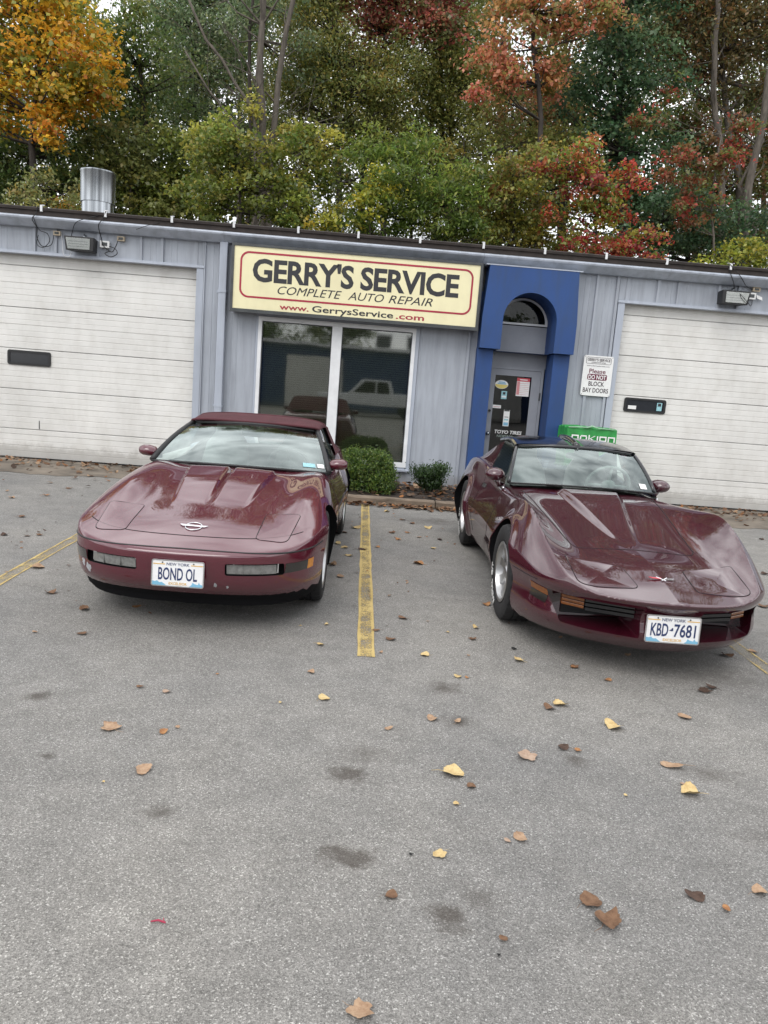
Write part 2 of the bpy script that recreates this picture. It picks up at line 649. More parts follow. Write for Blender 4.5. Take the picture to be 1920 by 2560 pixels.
M_TEAL = pmat('sticker_teal', (0.30, 0.55, 0.60), 0.5, var=0.2, vscale=40)
M_PAPER = pmat('white_paper_print', (0.78, 0.78, 0.77), 0.5, var=0.06, vscale=30)
M_STICKRED = pmat('sticker_red', (0.55, 0.07, 0.09), 0.5, var=0.1)
M_YELLOW = pmat('sticker_yellow', (0.75, 0.62, 0.18), 0.5, var=0.1)
M_LTBLUE = pmat('sticker_light_blue', (0.20, 0.45, 0.62), 0.5, var=0.1)
M_GREYPAINT = pmat('grey_door_paint', (0.27, 0.285, 0.32), 0.5, var=0.12, vscale=3)
M_GLASS_WIN = glass_mat('window_glass', (0.62, 0.65, 0.59), 1.5, 1.2, 0.075, rough=0.03, wave=0.03)
M_GLASS_DOOR = glass_mat('door_glass', (0.3, 0.33, 0.33), 1.5, .9, 0.02, wave=0.06)
M_SLAT = pmat('blind_slats', (0.42, 0.43, 0.37), 0.6, var=0.1)
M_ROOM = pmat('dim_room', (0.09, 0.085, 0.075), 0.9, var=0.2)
M_LENS = glass_mat('lamp_lens', (0.75, 0.76, 0.74), 1.5, 1.0, 0.06, 0.08)
M_REFLECTOR = pmat('lamp_reflector', (0.72, 0.72, 0.70), 0.3, metal=0.6, var=0.2, vscale=20)
M_BEIGE = pmat('beige_box', (0.46, 0.38, 0.27), 0.6, var=0.15)
M_GRASS = pmat('woodland_floor', (0.055, 0.045, 0.025), 0.95, var=0.5, vscale=2.0)

# ------------------------------------------------------------------ ground
g = MB()
g.add([(-300, -300, -0.03), (300, -300, -0.03), (300, 300, -0.03), (-300, 300, -0.03)], [(0, 1, 2, 3)])
tag(g.build('ground', M_GRASS, fix=False), kind='structure')
g = MB()
nx, ny = 60, 60
V = [(-70 + 140 * i / nx, -60 + 60 * j / ny, 0.0) for j in range(ny + 1) for i in range(nx + 1)]
F = [(j * (nx + 1) + i, j * (nx + 1) + i + 1, (j + 1) * (nx + 1) + i + 1, (j + 1) * (nx + 1) + i) for j in range(ny) for i in range(nx)]
g.add(V, F)
tag(g.build('parking_lot', M_ASPHALT, fix=False), kind='structure')

# wooded slope behind the workshop
nx, ny = 70, 40
V, F = [], []
for j in range(ny + 1):
    for i in range(nx + 1):
        x = -70 + 140 * i / nx
        y = 6.3 + 60 * j / ny
        t = min(1, (y - 6.3) / 22)
        z = 7.5 * (t * t * (3 - 2 * t)) + 0.35 * math.sin(x * .35 + y * .2) * t - 0.02
        V.append((x, y, z))
F = [(j * (nx + 1) + i, j * (nx + 1) + i + 1, (j + 1) * (nx + 1) + i + 1, (j + 1) * (nx + 1) + i) for j in range(ny) for i in range(nx)]
tag(link('hillside', mesh_np('hillside', V, F, M_GRASS, True)), kind='structure')


def slope_z(x, y):
    t = max(0.0, min(1, (y - 6.3) / 22))
    return 7.5 * (t * t * (3 - 2 * t)) + 0.35 * math.sin(x * .35 + y * .2) * t


# concrete aprons in front of the two bay doors, with a ragged outer edge
def apron(name, x0, x1, ye, seed):
    r = random.Random(seed)
    n = 60
    V, F = [], []
    for i in range(n + 1):
        x = x0 + (x1 - x0) * i / n
        e = ye(x) + r.uniform(-.05, .05) + .06 * math.sin(x * 5.1 + seed)
        V += [(x, e, 0.004), (x, e + .07, 0.014), (x, -0.02, 0.016)]
    for i in range(n):
        for k in range(2):
            F.append((i * 3 + k, i * 3 + 3 + k, i * 3 + 4 + k, i * 3 + 1 + k))
    return tag(link(name, mesh_np(name, V, F, M_CONC)), kind='structure')


apron('concrete_apron', -9.0, -1.95, lambda x: -1.45 + .10 * (x + 4), 1)
apron('concrete_apron', 1.95, 9.0, lambda x: -1.95 + .02 * x, 5)


def paint_strip(x0, y0, x1, y1, wear, w=0.102):
    n = 30
    L_ = math.hypot(x1 - x0, y1 - y0)
    r = random.Random(int(x0 * 100))
    V, F = [], []
    for i in range(n + 1):
        y = L_ * i / n
        V += [(-w / 2 + r.uniform(-.004, .004), y, 0), (w / 2 + r.uniform(-.004, .004), y, 0)]
    for i in range(n):
        F.append((2 * i, 2 * i + 1, 2 * i + 3, 2 * i + 2))
    o = link('parking_line', mesh_np('parking_line', V, F, M_LINE[wear]), None, (x0, y0, 0.004), (0, 0, math.atan2(y1 - y0, x1 - x0) - math.pi / 2))
    return tag(o, kind='structure')


paint_strip(0.12, -7.67, 0.12, -2.05, 0)
paint_strip(-2.42, -7.7, -2.53, -2.2, 1)
paint_strip(2.61, -7.6, 2.66, -2.2, 2)

# planting bed and kerb
n, m_ = 60, 22
V, F = [], []
for j in range(m_ + 1):
    for i in range(n + 1):
        x, y = -1.98 + 3.9 * i / n, -1.86 + 1.86 * j / m_
        V.append((x, y, 0.045 + .018 * math.sin(x * 7 + y * 3) + random.uniform(-.012, .014) + (0.03 if 3 < j < m_ - 2 else 0)))
F = [(j * (n + 1) + i, j * (n + 1) + i + 1, (j + 1) * (n + 1) + i + 1, (j + 1) * (n + 1) + i) for j in range(m_) for i in range(n)]
tag(link('planting_bed', mesh_np('planting_bed', V, F, M_SOIL, True)), kind='structure')
kerb = tag(empty('kerb', (0, -2, 0)), kind='structure')
for x0, x1 in ((-1.98, -0.62), (-0.61, 1.03), (1.045, 1.93)):
    k = MB()
    nseg = 14
    V, F = [], []
    r = random.Random(int(x0 * 50))
    for i in range(nseg + 1):
        x = x0 + (x1 - x0) * i / nseg
        d = lambda s: r.uniform(-s, s)
        V += [(x, -0.02 + d(.006), 0), (x, -0.02 + d(.006), 0.078 + d(.005)), (x, -0.008 + d(.004), 0.092 + d(.004)), (x, 0.13, 0.093 + d(.004)), (x, 0.14, 0.0)]
    for i in range(nseg):
        for q in range(4):
            F.append((i * 5 + q, i * 5 + 5 + q, i * 5 + 6 + q, i * 5 + 1 + q))
    F += [(0, 1, 2, 3, 4), tuple(nseg * 5 + q for q in (4, 3, 2, 1, 0))]
    k.add(V, F)
    k.build('kerb_stone', M_KERB, kerb)

# ------------------------------------------------------------------ the workshop building
X0, RIB = -5.337 - .3115 * 14, .3115
bld = tag(empty('workshop_building', (0, 0, 0)), 'long low grey-blue metal workshop with two white bay doors', 'building')
DL, DR, WL, WR, AL, AR = -2.61, 3.86, -1.66, .73, 1.67, 3.09
HEAD, TOPZ = 3.05, 3.50
core = MB()      # the solid walls behind the cladding, with real openings
core.box(-9.6, -5.95, .10, .25, 0, TOPZ)
core.box(DL, WL, .06, .25, 0, TOPZ)
core.box(WL, WR, .06, .25, 0, .30)
core.box(WL, WR, .06, .25, 2.43, TOPZ)
core.box(WR, AL, .06, .25, 0, TOPZ)
core.box(AL, AR, .06, .25, 3.06, TOPZ)
core.box(AR, DR, .06, .25, 0, TOPZ)
core.box(-5.95, DL, .06, .25, HEAD + .02, TOPZ)
core.box(DR, 7.2, .06, .25, HEAD + .02, TOPZ)
core.box(7.2, 10.2, .06, .25, 0, TOPZ)
core.build('wall_core', M_DGREY, bld)
shell_ = MB()
shell_.box(-9.6, -9.4, .26, 6.0, 0, 3.5)
shell_.box(10.0, 10.2, .26, 6.0, 0, 3.5)
shell_.box(-9.4, 10.0, 5.8, 6.0, 0, 3.5)
shell_.build('outer_wall', M_WALL, bld)
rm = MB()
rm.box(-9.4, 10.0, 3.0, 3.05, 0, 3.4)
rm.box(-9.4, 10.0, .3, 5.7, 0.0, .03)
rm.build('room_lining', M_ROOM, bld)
rf = MB()
rf.prism_x([(-.24, 3.64), (6.1, 3.60), (6.1, 3.52), (-.24, 3.57)], -9.7, 10.3)
roof = rf.build('roof', M_BROWN, bld)

PANEL_CACHE = {}


def wall_panel(x0, x1, z0, z1):
    """one bay of ribbed cladding, its raised rib on the left edge of the bay"""
    key = (round(x1 - x0, 3), round(z0, 3), round(z1, 3), round((x0 - X0) % RIB, 3))
    if key not in PANEL_CACHE:
        ph = (x0 - X0) % RIB
        prof = [(0, 0), (.006, -.034), (.044, -.034), (.050, 0), (.150, 0), (.154, -.004), (.162, -.004), (.166, 0), (.232, 0), (.236, -.004), (.244, -.004), (.248, 0), (RIB, 0)]
        xs = [p[0] for p in prof]
        ys = [p[1] for p in prof]
        a, b_ = ph, ph + (x1 - x0)
        pts = [(a, float(np.interp(a, xs, ys)))] + [(x, y) for x, y in prof if a + 1e-4 < x < b_ - 1e-4] + [(b_, float(np.interp(b_, xs, ys)))]
        pts = [(x - a, y) for x, y in pts]
        nn = len(pts)
        V = [(x, y, z0) for x, y in pts] + [(x, y, z1) for x, y in pts] + [(0, .05, z0), (pts[-1][0], .05, z0), (pts[-1][0], .05, z1), (0, .05, z1)]
        F = [(i, i + 1, i + 1 + nn, i + nn) for i in range(nn - 1)]
        q = 2 * nn
        F += [(q, q + 3, nn, 0), (nn - 1, 2 * nn - 1, q + 2, q + 1), (q, 0, nn - 1, q + 1)]
        PANEL_CACHE[key] = mesh_np('wall_panel', V, F, M_WALL)
    return link('wall_panel', PANEL_CACHE[key], bld, (x0, 0, 0))


def clad(x0, x1, z0, z1):
    k = math.floor((x0 - X0) / RIB + 1e-6)
    x = x0
    while x < x1 - 1e-3:
        k += 1
        xn = min(X0 + k * RIB, x1)
        if xn - x > .004:
            wall_panel(x, xn, z0, z1)
        x = xn


clad(-9.6, -5.97, 0.03, TOPZ)
clad(-5.97, DL - .0, HEAD + .045, TOPZ)
clad(DL + .004, DL + .10, HEAD + .052, TOPZ)
clad(DL + .104, WL - .04, 0.03, TOPZ)
clad(WL - .04, WR + .06, 0.03, .245)
clad(WL - .04, WR + .06, 2.47, TOPZ)
clad(WR + .06, AL, 0.03, TOPZ)
clad(AR, DR - .104, 0.03, TOPZ)
clad(DR - .10, DR - .004, HEAD + .052, TOPZ)
clad(DR, 7.25, HEAD + .045, TOPZ)
clad(7.35, 10.2, 0.03, TOPZ)

# door jamb and header flashings
for a, z0, z1 in (((DL - .004, DL + .10), 0.02, HEAD + .045), ((DR - .10, DR + .004), 0.02, HEAD + .045), ((7.25, 7.35), 0.02, HEAD + .045), ((-5.97, -5.9), 0.02, HEAD + .045)):
    t = MB()
    t.box(a[0], a[1], -.030, .055, z0, z1)
    t.build('jamb_flashing', M_TRIM, bld, bevel=.004)
for a, b_ in ((-5.97, DL + .11), (DR - .11, 7.35)):
    t = MB()
    t.prism_x([(-.036, HEAD), (-.044, HEAD + .006), (-.040, HEAD + .045), (.055, HEAD + .048), (.055, HEAD)], a, b_)
    t.build('header_flashing', M_TRIM, bld)
# eaves: boxed gutter, brown roof edge and clips
for a, b_ in ((-9.7, -2.2), (-2.197, 1.62), (1.623, 4.42), (4.423, 10.3)):
    t = MB()
    t.prism_x([(.05, 3.435), (-.10, 3.437), (-.235, 3.525), (-.245, 3.545), (-.215, 3.632), (.05, 3.632)], a, b_)
    t.build('gutter', M_FASCIA, bld)
t = MB()
t.prism_x([(-.262, 3.640), (-.268, 3.674), (-.240, 3.687), (.0, 3.685), (.0, 3.640)], -9.7, 10.3)
t.build('roof_edge', M_BROWN, roof)
clip = MB()
clip.prism_x([(-.274, 3.625), (-.280, 3.712), (-.18, 3.735), (-.18, 3.722), (-.262, 3.700), (-.25, 3.625)], -.016, .016)
cm = clip.mesh('gutter_clip', M_WHITE)
k = 0
x = -4.808 - .9165 * 5
while x < 10:
    link('gutter_clip', cm, roof, (x + random.uniform(-.04, .04), 0, random.uniform(-.006, .004)))
    x += .9165
# downspout
t = MB()
t.prism_z(rounded_rect(-2.265, -2.150, -.125, -.035, .012, 2), .55, 3.44)
ds = t.build('downspout', M_TRIM, bld)
for z in (2.72, 1.03):
    t = MB()
    t.prism_z(rounded_rect(-2.272, -2.143, -.132, .01, .012, 2), z, z + .035)
    t.box(-2.31, -2.27, -.012, .01, z, z + .035)
    t.build('strap', M_TRIM, ds)


# bay doors
def section_profile(h, top):
    """(y, z) outline of one door section: stepped ribs and a recessed joint at the top"""
    P = [(0.0, 0.004)]
    z = 0.0
    for zz, d in ((.095, .0012), (.178, .0035), (.262, .0012), (.352, .008), (.425, .0012), (.512, .003)):
        if zz < h - .06:
            P += [(0.0, zz - .006), (d, zz - .002), (d, zz + .002), (-.0012, zz + .008)]
    P += [(-.001, h - .016), (.012, h - .006)]
    return P


def bay_door(x0, x1, wins, label):
    back = MB()
    back.box(x0 - .02, x1 + .02, .145, .16, .0, HEAD + .04)
    d = back.build('bay_door', M_GARAGE, bld)
    d['label'] = label
    zs = [0.018, .46, 1.07, 1.68, 2.29, 2.90, 3.09]
    for i in range(6):
        h = zs[i + 1] - zs[i]
        p = MB()
        P = [(y + .105 + (0.012 if i == 5 else 0), z + zs[i]) for y, z in section_profile(h, i == 5)]
        P += [(.144, zs[i] + h - .006), (.144, zs[i] + .004)]
        p.prism_x(P, x0, x1)
        p.build('door_panel', M_GARAGE, d)
    s = MB()
    s.prism_x([(.09, -.002), (.085, .022), (.13, .024), (.14, -.002)], x0, x1)
    s.build('bottom_seal', M_RUBBER, d)
    for wx0, wx1 in wins:
        f = MB()
        ring_frame(rounded_rect(wx0, wx1, 1.43, 1.65, .035), rounded_rect(wx0 + .035, wx1 - .035, 1.462, 1.618, .02), .086, .112, f)
        wf = f.build('window_frame', M_BLACK, d)
        f = MB()
        f.prism_y(rounded_rect(wx0 + .03, wx1 - .03, 1.457, 1.623, .02), .098, .102)
        f.build('pane', pmat('dark_tinted_pane', (.03, .032, .036), .12, var=.1), d)
    return d


bdl = bay_door(-5.9, DL - .004, ((-5.45, -4.80),), 'white sectional bay door beside the soft-top car')
bd = bay_door(DR + .004, 7.25, ((4.08, 4.745),), 'white sectional bay door with two stickers in its window')
t = MB()
t.box(4.145, 4.275, .082, .0855, 1.475, 1.53)
t.build('sticker', M_PAPER, bd)
t = MB()
t.box(4.60, 4.68, .082, .0855, 1.475, 1.60, 0)
t.box(4.615, 4.665, .0805, .0818, 1.545, 1.59, 1)
t.build('sticker', [M_TEAL, M_INK], bd)
t = MB()
t.box(-4.98, -4.97, .098, .104, .47, .60)
t.build('dent_crease', M_DGREY, bdl)

# big window: frame, mullion, panes, blinds
win = MB()
ring_frame([(WL, .30), (WR, .30), (WR, 2.43), (WL, 2.43)], [(WL + .055, .375), (WR - .055, .375), (WR - .055, 2.365), (WL + .055, 2.365)], -.035, .09, win)
wobj = win.build('window', M_WHITE, bld, bevel=.004)
t = MB()
t.box(-.545, -.395, -.028, .085, .375, 2.365)
t.build('mullion', M_WHITE, wobj, bevel=.004)
t = MB()
ring_frame([(WL - .035, .27), (WR + .055, .27), (WR + .055, 2.465), (WL - .035, 2.465)], [(WL + .0005, .2995), (WR - .0005, .2995), (WR - .0005, 2.4305), (WL + .0005, 2.4305)], -.022, .055, t)
t.build('casing', M_TRIM, wobj)
t = MB()
t.prism_x([(-.075, .238), (-.08, .262), (.0, .278), (.0, .236)], WL - .05, WR + .07)
t.build('sill', M_TRIM, wobj)
for a, b_ in ((WL + .055, -.545), (-.395, WR - .055)):
    t = MB()
    t.box(a, b_, .02, .026, .375, 2.365)
    t.build('pane', M_GLASS_WIN, wobj)
    t = MB()
    ring_frame([(a, .375), (b_, .375), (b_, 2.365), (a, 2.365)], [(a + .012, .387), (b_ - .012, .387), (b_ - .012, 2.353), (a + .012, 2.353)], .004, .018, t)
    t.build('glazing_bead', M_DGREY, wobj)
    t = MB()
    z = .40
    while z < 2.35:
        t.add([(a + .02, .115, z), (b_ - .02, .115, z), (b_ - .02, .135, z + .031), (a + .02, .135, z + .031)], [(0, 1, 2, 3)])
        z += .034
    for xx in (a + .25, (a + b_) / 2, b_ - .25):
        t.tube([(xx, .112, .4), (xx, .112, 2.35)], .0015, 4)
    o = t.build('blind_slats', M_SLAT, wobj, fix=False)
    o['kind'] = 'stuff'

# blue entrance: arched canopy box on two columns, recessed door
cx, cz, rr_ = 2.383, 2.655, .402
arc = [(cx + rr_ * math.cos(rad(a)), cz + rr_ * math.sin(rad(a))) for a in range(180, -1, -6)]
n = len(arc)
canopy = MB()
y0, y1 = -.30, .02
inner = [(arc[0][0], 2.21)] + arc + [(arc[-1][0], 2.21)]
outer = [(AL, 2.21), (AL, arc[0][1])] + [(max(AL, min(AR, AL + (AR - AL) * i / (n - 1))), 3.41) for i in range(1, n - 1)] + [(AR, arc[-1][1]), (AR, 2.21)]
q = len(inner)
V = [(x, y0, z) for x, z in inner] + [(x, y0, z) for x, z in outer] + [(x, y1, z) for x, z in inner] + [(x, y1, z) for x, z in outer]
F = []
for i in range(q - 1):
    F += [(i, i + 1, q + i + 1, q + i), (2 * q + i, 3 * q + i, 3 * q + i + 1, 2 * q + i + 1), (i, 2 * q + i, 2 * q + i + 1, i + 1), (q + i, q + i + 1, 3 * q + i + 1, 3 * q + i)]
F += [(0, q, 3 * q, 2 * q), (q - 1, 3 * q - 1, 4 * q - 1, 2 * q - 1)]
canopy.add(V, F)
can = canopy.build('arched_canopy', M_BLUE, bld)
t = MB()
t.prism_x([(-.306, 3.405), (-.306, 3.421), (.02, 3.423), (.02, 3.412)], AL - .006, AR + .006)
t.build('top_flashing', M_TRIM, can)
for a, b_ in ((AL - .005, 1.907), (2.832, AR - .01)):
    t = MB()
    t.box(a, b_, -.155, .31, 0, 2.207)
    t.build('column', M_BLUE, bld, bevel=.006)
# recess above the columns (arched reveal behind the canopy)
rv = MB()
arc2 = [(1.973, 2.2)] + arc + [(2.79, 2.2)]
rv.prism_y([(x, z) for x, z in arc2[:1]] + arc2[1:], .021, .305, caps=False)
rvo = rv.build('arch_reveal', M_BLUE, bld)
t = MB()
ring_n = [(AL, 2.208), (AR, 2.208), (AR, 3.06), (AL, 3.06)]
t.box(AL, 1.973 - .004, .022, .055, 2.208, 3.06)
t.box(2.794, AR, .022, .055, 2.208, 3.06)
t.build('reveal_backing', M_BLUE, bld)
# infill panel, fanlight
t = MB()
t.box(1.90, 2.84, .300, .33, 1.985, 2.62)
t.build('infill_panel', M_GREYPAINT, bld)
fz, fr = 2.635, .385
oarc = [(cx + (fr + .02) * math.cos(rad(a)), fz + (fr + .02) * math.sin(rad(a))) for a in range(0, 181, 6)]
iarc = [(cx + (fr - .022) * math.cos(rad(a)), fz + .03 + (fr - .04) * math.sin(rad(a))) for a in range(0, 181, 6)]
t = MB()
ring_frame(oarc, iarc, .285, .325, t)
fan = t.build('fanlight', M_WHITE, bld)
t = MB()
t.prism_y(iarc, .302, .306)
t.build('pane', glass_mat('fanlight_glass', (.45, .47, .47), 1.45, .6, 0.0), fan)
t = MB()
t.box(cx - .18, cx + .14, .38, .42, 2.70, 2.93)
t.box(cx - .38, cx - .17, .43, .44, 2.66, 2.92, 1)
t.box(cx + .10, cx + .20, .43, .44, 2.66, 2.78, 1)
t.build('monitor_back', [M_BLACK, M_PAPER], fan)
# entrance door with glass, stickers, lettering
t = MB()
ring_frame([(1.925, .03), (2.815, .03), (2.815, 1.985), (1.925, 1.985)], [(1.965, .05), (2.775, .05), (2.775, 1.945), (1.965, 1.945)], .285, .325, t)
t.build('door_frame', M_GREYPAINT, bld)
t = MB()
ring_frame([(1.967, .052), (2.773, .052), (2.773, 1.943), (1.967, 1.943)], [(2.055, .25), (2.632, .25), (2.632, 1.845), (2.055, 1.845)], .296, .336, t)
door = t.build('entrance_door', M_GREYPAINT, bld, bevel=.003)
t = MB()
t.box(2.055, 2.632, .314, .319, .25, 1.845)
t.build('pane', M_GLASS_DOOR, door)
t = MB()
t.tube([(2.01, .29, .92), (2.01, .25, .92)], .022, 12)
t.ball((2.01, .235, .92), .032, 14, 10)
t.build('handle', M_GALV, door, smooth=True)
t = MB()
t.tube([(2.01, .30, 1.28), (2.01, .275, 1.28)], .02, 12)
t.build('lock', M_BLACK, door)
for z in (1.55, .75):
    t = MB()
    t.tube([(2.782, .285, z - .06), (2.782, .285, z + .06)], .012, 8)
    t.build('hinge', M_DGREY, door)
SY = .3125


def sticker(mb, name, mats):
    return mb.build(name, mats, door, fix=True)


t = MB()
el = [(2.165 + .105 * math.cos(rad(a)), 1.70 + .068 * math.sin(rad(a))) for a in range(0, 360, 15)]
t.prism_y(el, SY - .001, SY)
t.prism_y([(2.165 + .10 * math.cos(rad(a)), 1.70 + .062 * math.sin(rad(a))) for a in range(180, 361, 12)], SY - .002, SY - .0012, 1)
t.box(2.10, 2.235, SY - .003, SY - .002, 1.705, 1.722, 2)
t.box(2.115, 2.22, SY - .003, SY - .002, 1.728, 1.745, 2)
sticker(t, 'oval_sticker', [M_PAPER, M_YELLOW, M_LTBLUE])
t = MB()
t.box(2.405, 2.61, SY - .001, SY, 1.54, 1.825)
t.box(2.405, 2.61, SY - .002, SY - .0012, 1.77, 1.825, 1)
t.box(2.41, 2.455, SY - .002, SY - .0012, 1.56, 1.765, 2)
for k in range(7):
    t.box(2.455, 2.60, SY - .003, SY - .0021, 1.565 + k * .029, 1.568 + k * .029, 1)
t.box(2.45, 2.57, SY - .003, SY - .0021, 1.79, 1.805, 0)
sticker(t, 'opening_hours_notice', [M_PAPER, M_STICKRED, pmat('sticker_pink', (.6, .25, .26), .5, var=.1)])
t = MB()
t.box(2.175, 2.265, SY - .001, SY, 1.475, 1.60)
t.box(2.20, 2.24, SY - .002, SY - .0012, 1.545, 1.585, 1)
t.box(2.185, 2.255, SY - .002, SY - .0012, 1.50, 1.525, 2)
sticker(t, 'teal_sticker', [M_TEAL, M_INK, M_PAPER])
t = MB()
t.box(2.055, 2.19, SY - .001, SY, 1.325, 1.375)
t.box(2.07, 2.175, SY - .002, SY - .0012, 1.343, 1.348, 1)
sticker(t, 'white_sticker', [M_PAPER, M_STICKRED])
t = MB()
t.box(2.245, 2.34, SY - .001, SY, 1.05, 1.31)
t.box(2.25, 2.335, SY - .002, SY - .0012, 1.285, 1.31, 1)
t.box(2.255, 2.33, SY - .002, SY - .0012, 1.06, 1.11, 2)
t.box(2.26, 2.325, SY - .002, SY - .0012, 1.19, 1.2, 1)
t.box(2.26, 2.325, SY - .002, SY - .0012, 1.14, 1.165, 3)
sticker(t, 'card_sign', [M_PAPER, M_DGREY, M_LTBLUE, M_TEAL])
me = text_mesh('door_lettering', 'TOYO TIRES', .055, M_PAPER, .44, shear=.2, weight=.02, depth=.002)
link('door_lettering', me, door, (2.125, SY - .001, .93))
me = text_mesh('door_lettering', 'NOKIAN', .04, pmat('faint_lettering', (.24, .30, .27), .5), .24, weight=.02, depth=.002)
link('door_lettering', me, door, (2.17, SY - .001, .87))

# ------------------------------------------------------------------ signs
sign = tag(empty('shop_sign', (-.22, 0, 2.94)), "cream lightbox sign reading GERRY'S SERVICE above the window", 'sign')


def on_sign(mb_or_me, name, mats=None, x=0, y=0, z=0):
    me = mb_or_me if mats is None else mb_or_me.mesh(name, mats)
    return link(name, me, sign, (x - (-.22), y, z - 2.94))


t = MB()
ring_frame([(-2.055, 2.462), (1.615, 2.462), (1.615, 3.418), (-2.055, 3.418)], [(-2.02, 2.497), (1.58, 2.497), (1.58, 3.383), (-2.02, 3.383)], -.30, -.03, t)
t.box(-2.06, 1.62, -.31, -.25, 2.446, 2.461)
on_sign(t, 'cabinet_frame', M_DGREY)
t = MB()
t.box(-2.0195, 1.5795, -.285, -.05, 2.4975, 3.3825)
on_sign(t, 'sign_face', M_CREAM)
t = MB()
ring_frame(rounded_rect(-1.93, 1.49, 2.66, 3.315, .13, 8), rounded_rect(-1.903, 1.463, 2.687, 3.288, .105, 8), -.288, -.286, t)
on_sign(t, 'border_line', M_RED)
on_sign(text_mesh('lettering', "GERRY'S SERVICE", .32, M_INK, 3.03, weight=.030, spacing=.95), 'lettering', None, -1.745, -.2865, 2.91)
for wd, wx, ww_ in (('COMPLETE', -1.37, .94), ('AUTO', -.335, .53), ('REPAIR', .265, .65)):
    on_sign(text_mesh('lettering', wd, .12, M_INK, ww_, shear=.30, weight=.0), 'lettering', None, wx, -.2865, 2.745)
on_sign(text_mesh('lettering', 'www.', .082, M_RED, .43, weight=.018), 'lettering', None, -1.33, -.2865, 2.53)
on_sign(text_mesh('lettering', 'GerrysService', .092, M_INK, 1.20, weight=.016), 'lettering', None, -.85, -.2865, 2.53)
on_sign(text_mesh('lettering', '.com', .085, M_RED, .42, weight=.018), 'lettering', None, .39, -.2865, 2.53)

note = tag(empty('notice_sign', (3.56, -.066, 1.93)), 'small white metal sign asking not to block bay doors', 'sign')


def on_note(me, name, x=0, y=0, z=0):
    return link(name, me, note, (x - 3.56, y + .05, z - 1.93))


t = MB()
t.prism_y(rounded_rect(3.33, 3.79, 1.63, 2.24, .03), -.034, -.026)
on_note(t.mesh('sign_plate', M_PAPER), 'sign_plate')
M_MAROON = pmat('notice_maroon', (.13, .012, .04), .5, var=.1)
M_GREYINK = pmat('notice_ink', (.045, .032, .04), .5, var=.1)
t = MB()
ring_frame(rounded_rect(3.365, 3.755, 2.115, 2.215, .02), rounded_rect(3.370, 3.750, 2.120, 2.210, .016), -.0365, -.0345, t)
on_note(t.mesh('badge_outline', M_GREYINK), 'badge_outline')
on_note(text_mesh('lettering', "GERRY'S SERVICE", .040, M_GREYINK, .355, weight=.02), 'lettering', 3.383, -.0355, 2.158)
on_note(text_mesh('lettering', 'COMPLETE AUTO REPAIR', .016, M_GREYINK, .22, shear=.3), 'lettering', 3.45, -.0355, 2.130)
on_note(text_mesh('lettering', 'www.GerrysService.com', .017, M_GREYINK, .35), 'lettering', 3.385, -.0355, 2.078)
on_note(text_mesh('lettering', 'Please', .068, M_MAROON, .255, weight=.012), 'lettering', 3.43, -.0355, 1.975)
t = MB()
t.prism_y(rounded_rect(3.41, 3.715, 1.872, 1.962, .025), -.0365, -.0345)
on_note(t.mesh('banner_patch', M_MAROON), 'banner_patch')
on_note(text_mesh('lettering', 'DO NOT', .066, M_PAPER, .275, weight=.025), 'lettering', 3.425, -.0375, 1.884)
on_note(text_mesh('lettering', 'BLOCK', .070, M_GREYINK, .245, weight=.014), 'lettering', 3.44, -.0355, 1.782)
on_note(text_mesh('lettering', 'BAY DOORS', .070, M_GREYINK, .395, weight=.014), 'lettering', 3.363, -.0355, 1.683)
for px_, pz_ in ((3.35, 2.222), (3.77, 2.222), (3.35, 1.648), (3.77, 1.648)):
    t = MB()
    t.tube([(px_, -.034, pz_), (px_, -.039, pz_)], .006, 8)
    on_note(t.mesh('screw', M_GALV), 'screw')


# ------------------------------------------------------------------ flood lights, junction boxes, cables, vent
def flood(x, z, flip, label):
    root = tag(empty('floodlight', (x, -.1, z)), label, 'light', 'wall floodlights under the eaves')
    s = -1 if flip else 1
    t = MB()
    # tapered housing, wider at the top on one side
    P0 = [(-.215 * s, .10), (.215 * s, .10), (.205 * s, -.10), (-.185 * s, -.10)]
    V = [(a * 1.0, -.15, b_) for a, b_ in P0] + [(a * .92, .07, b_ * .9) for a, b_ in P0]
    F = [(0, 1, 2, 3), (7, 6, 5, 4), (0, 4, 5, 1), (1, 5, 6, 2), (2, 6, 7, 3), (3, 7, 4, 0)]
    t.add(V, F)
    t.build('housing', M_BLACK, root, bevel=.008)
    P1 = [(-.185 * s, .075), (.16 * s, .075), (.155 * s, -.078), (-.155 * s, -.078)]
    t = MB()
    t.add([(a, -.1525, b_) for a, b_ in P1], [(0, 1, 2, 3)])
    t.add([(a * .93, -.1528, b_ * .88 + .004) for a, b_ in P1], [(0, 1, 2, 3)], 0)
    t.build('reflector', M_REFLECTOR, root)
    t = MB()
    for k in range(3):
        t.box(-.15, .13, -.1545, -.1532, -.045 + k * .035, -.040 + k * .035)
    t.build('lens_rib', M_DGREY, root)
    t = MB()
    t.add([(a, -.157, b_) for a, b_ in P1] + [(a, -.160, b_) for a, b_ in P1], [(0, 1, 2, 3), (7, 6, 5, 4), (0, 4, 5, 1), (1, 5, 6, 2), (2, 6, 7, 3), (3, 7, 4, 0)])
    t.build('lens', M_LENS, root)
    t = MB()
    t.tube([(0.02, .0, .10), (0.02, .02, .15), (.02, .09, .15)], .012, 8)
    t.build('bracket', M_GALV, root, smooth=True)
    return root


flood(-4.27, 3.228, False, 'dark wall floodlight above the bay door beside the soft-top car')
flood(5.45, 3.238, True, 'dark wall floodlight above the bay door with stickers')


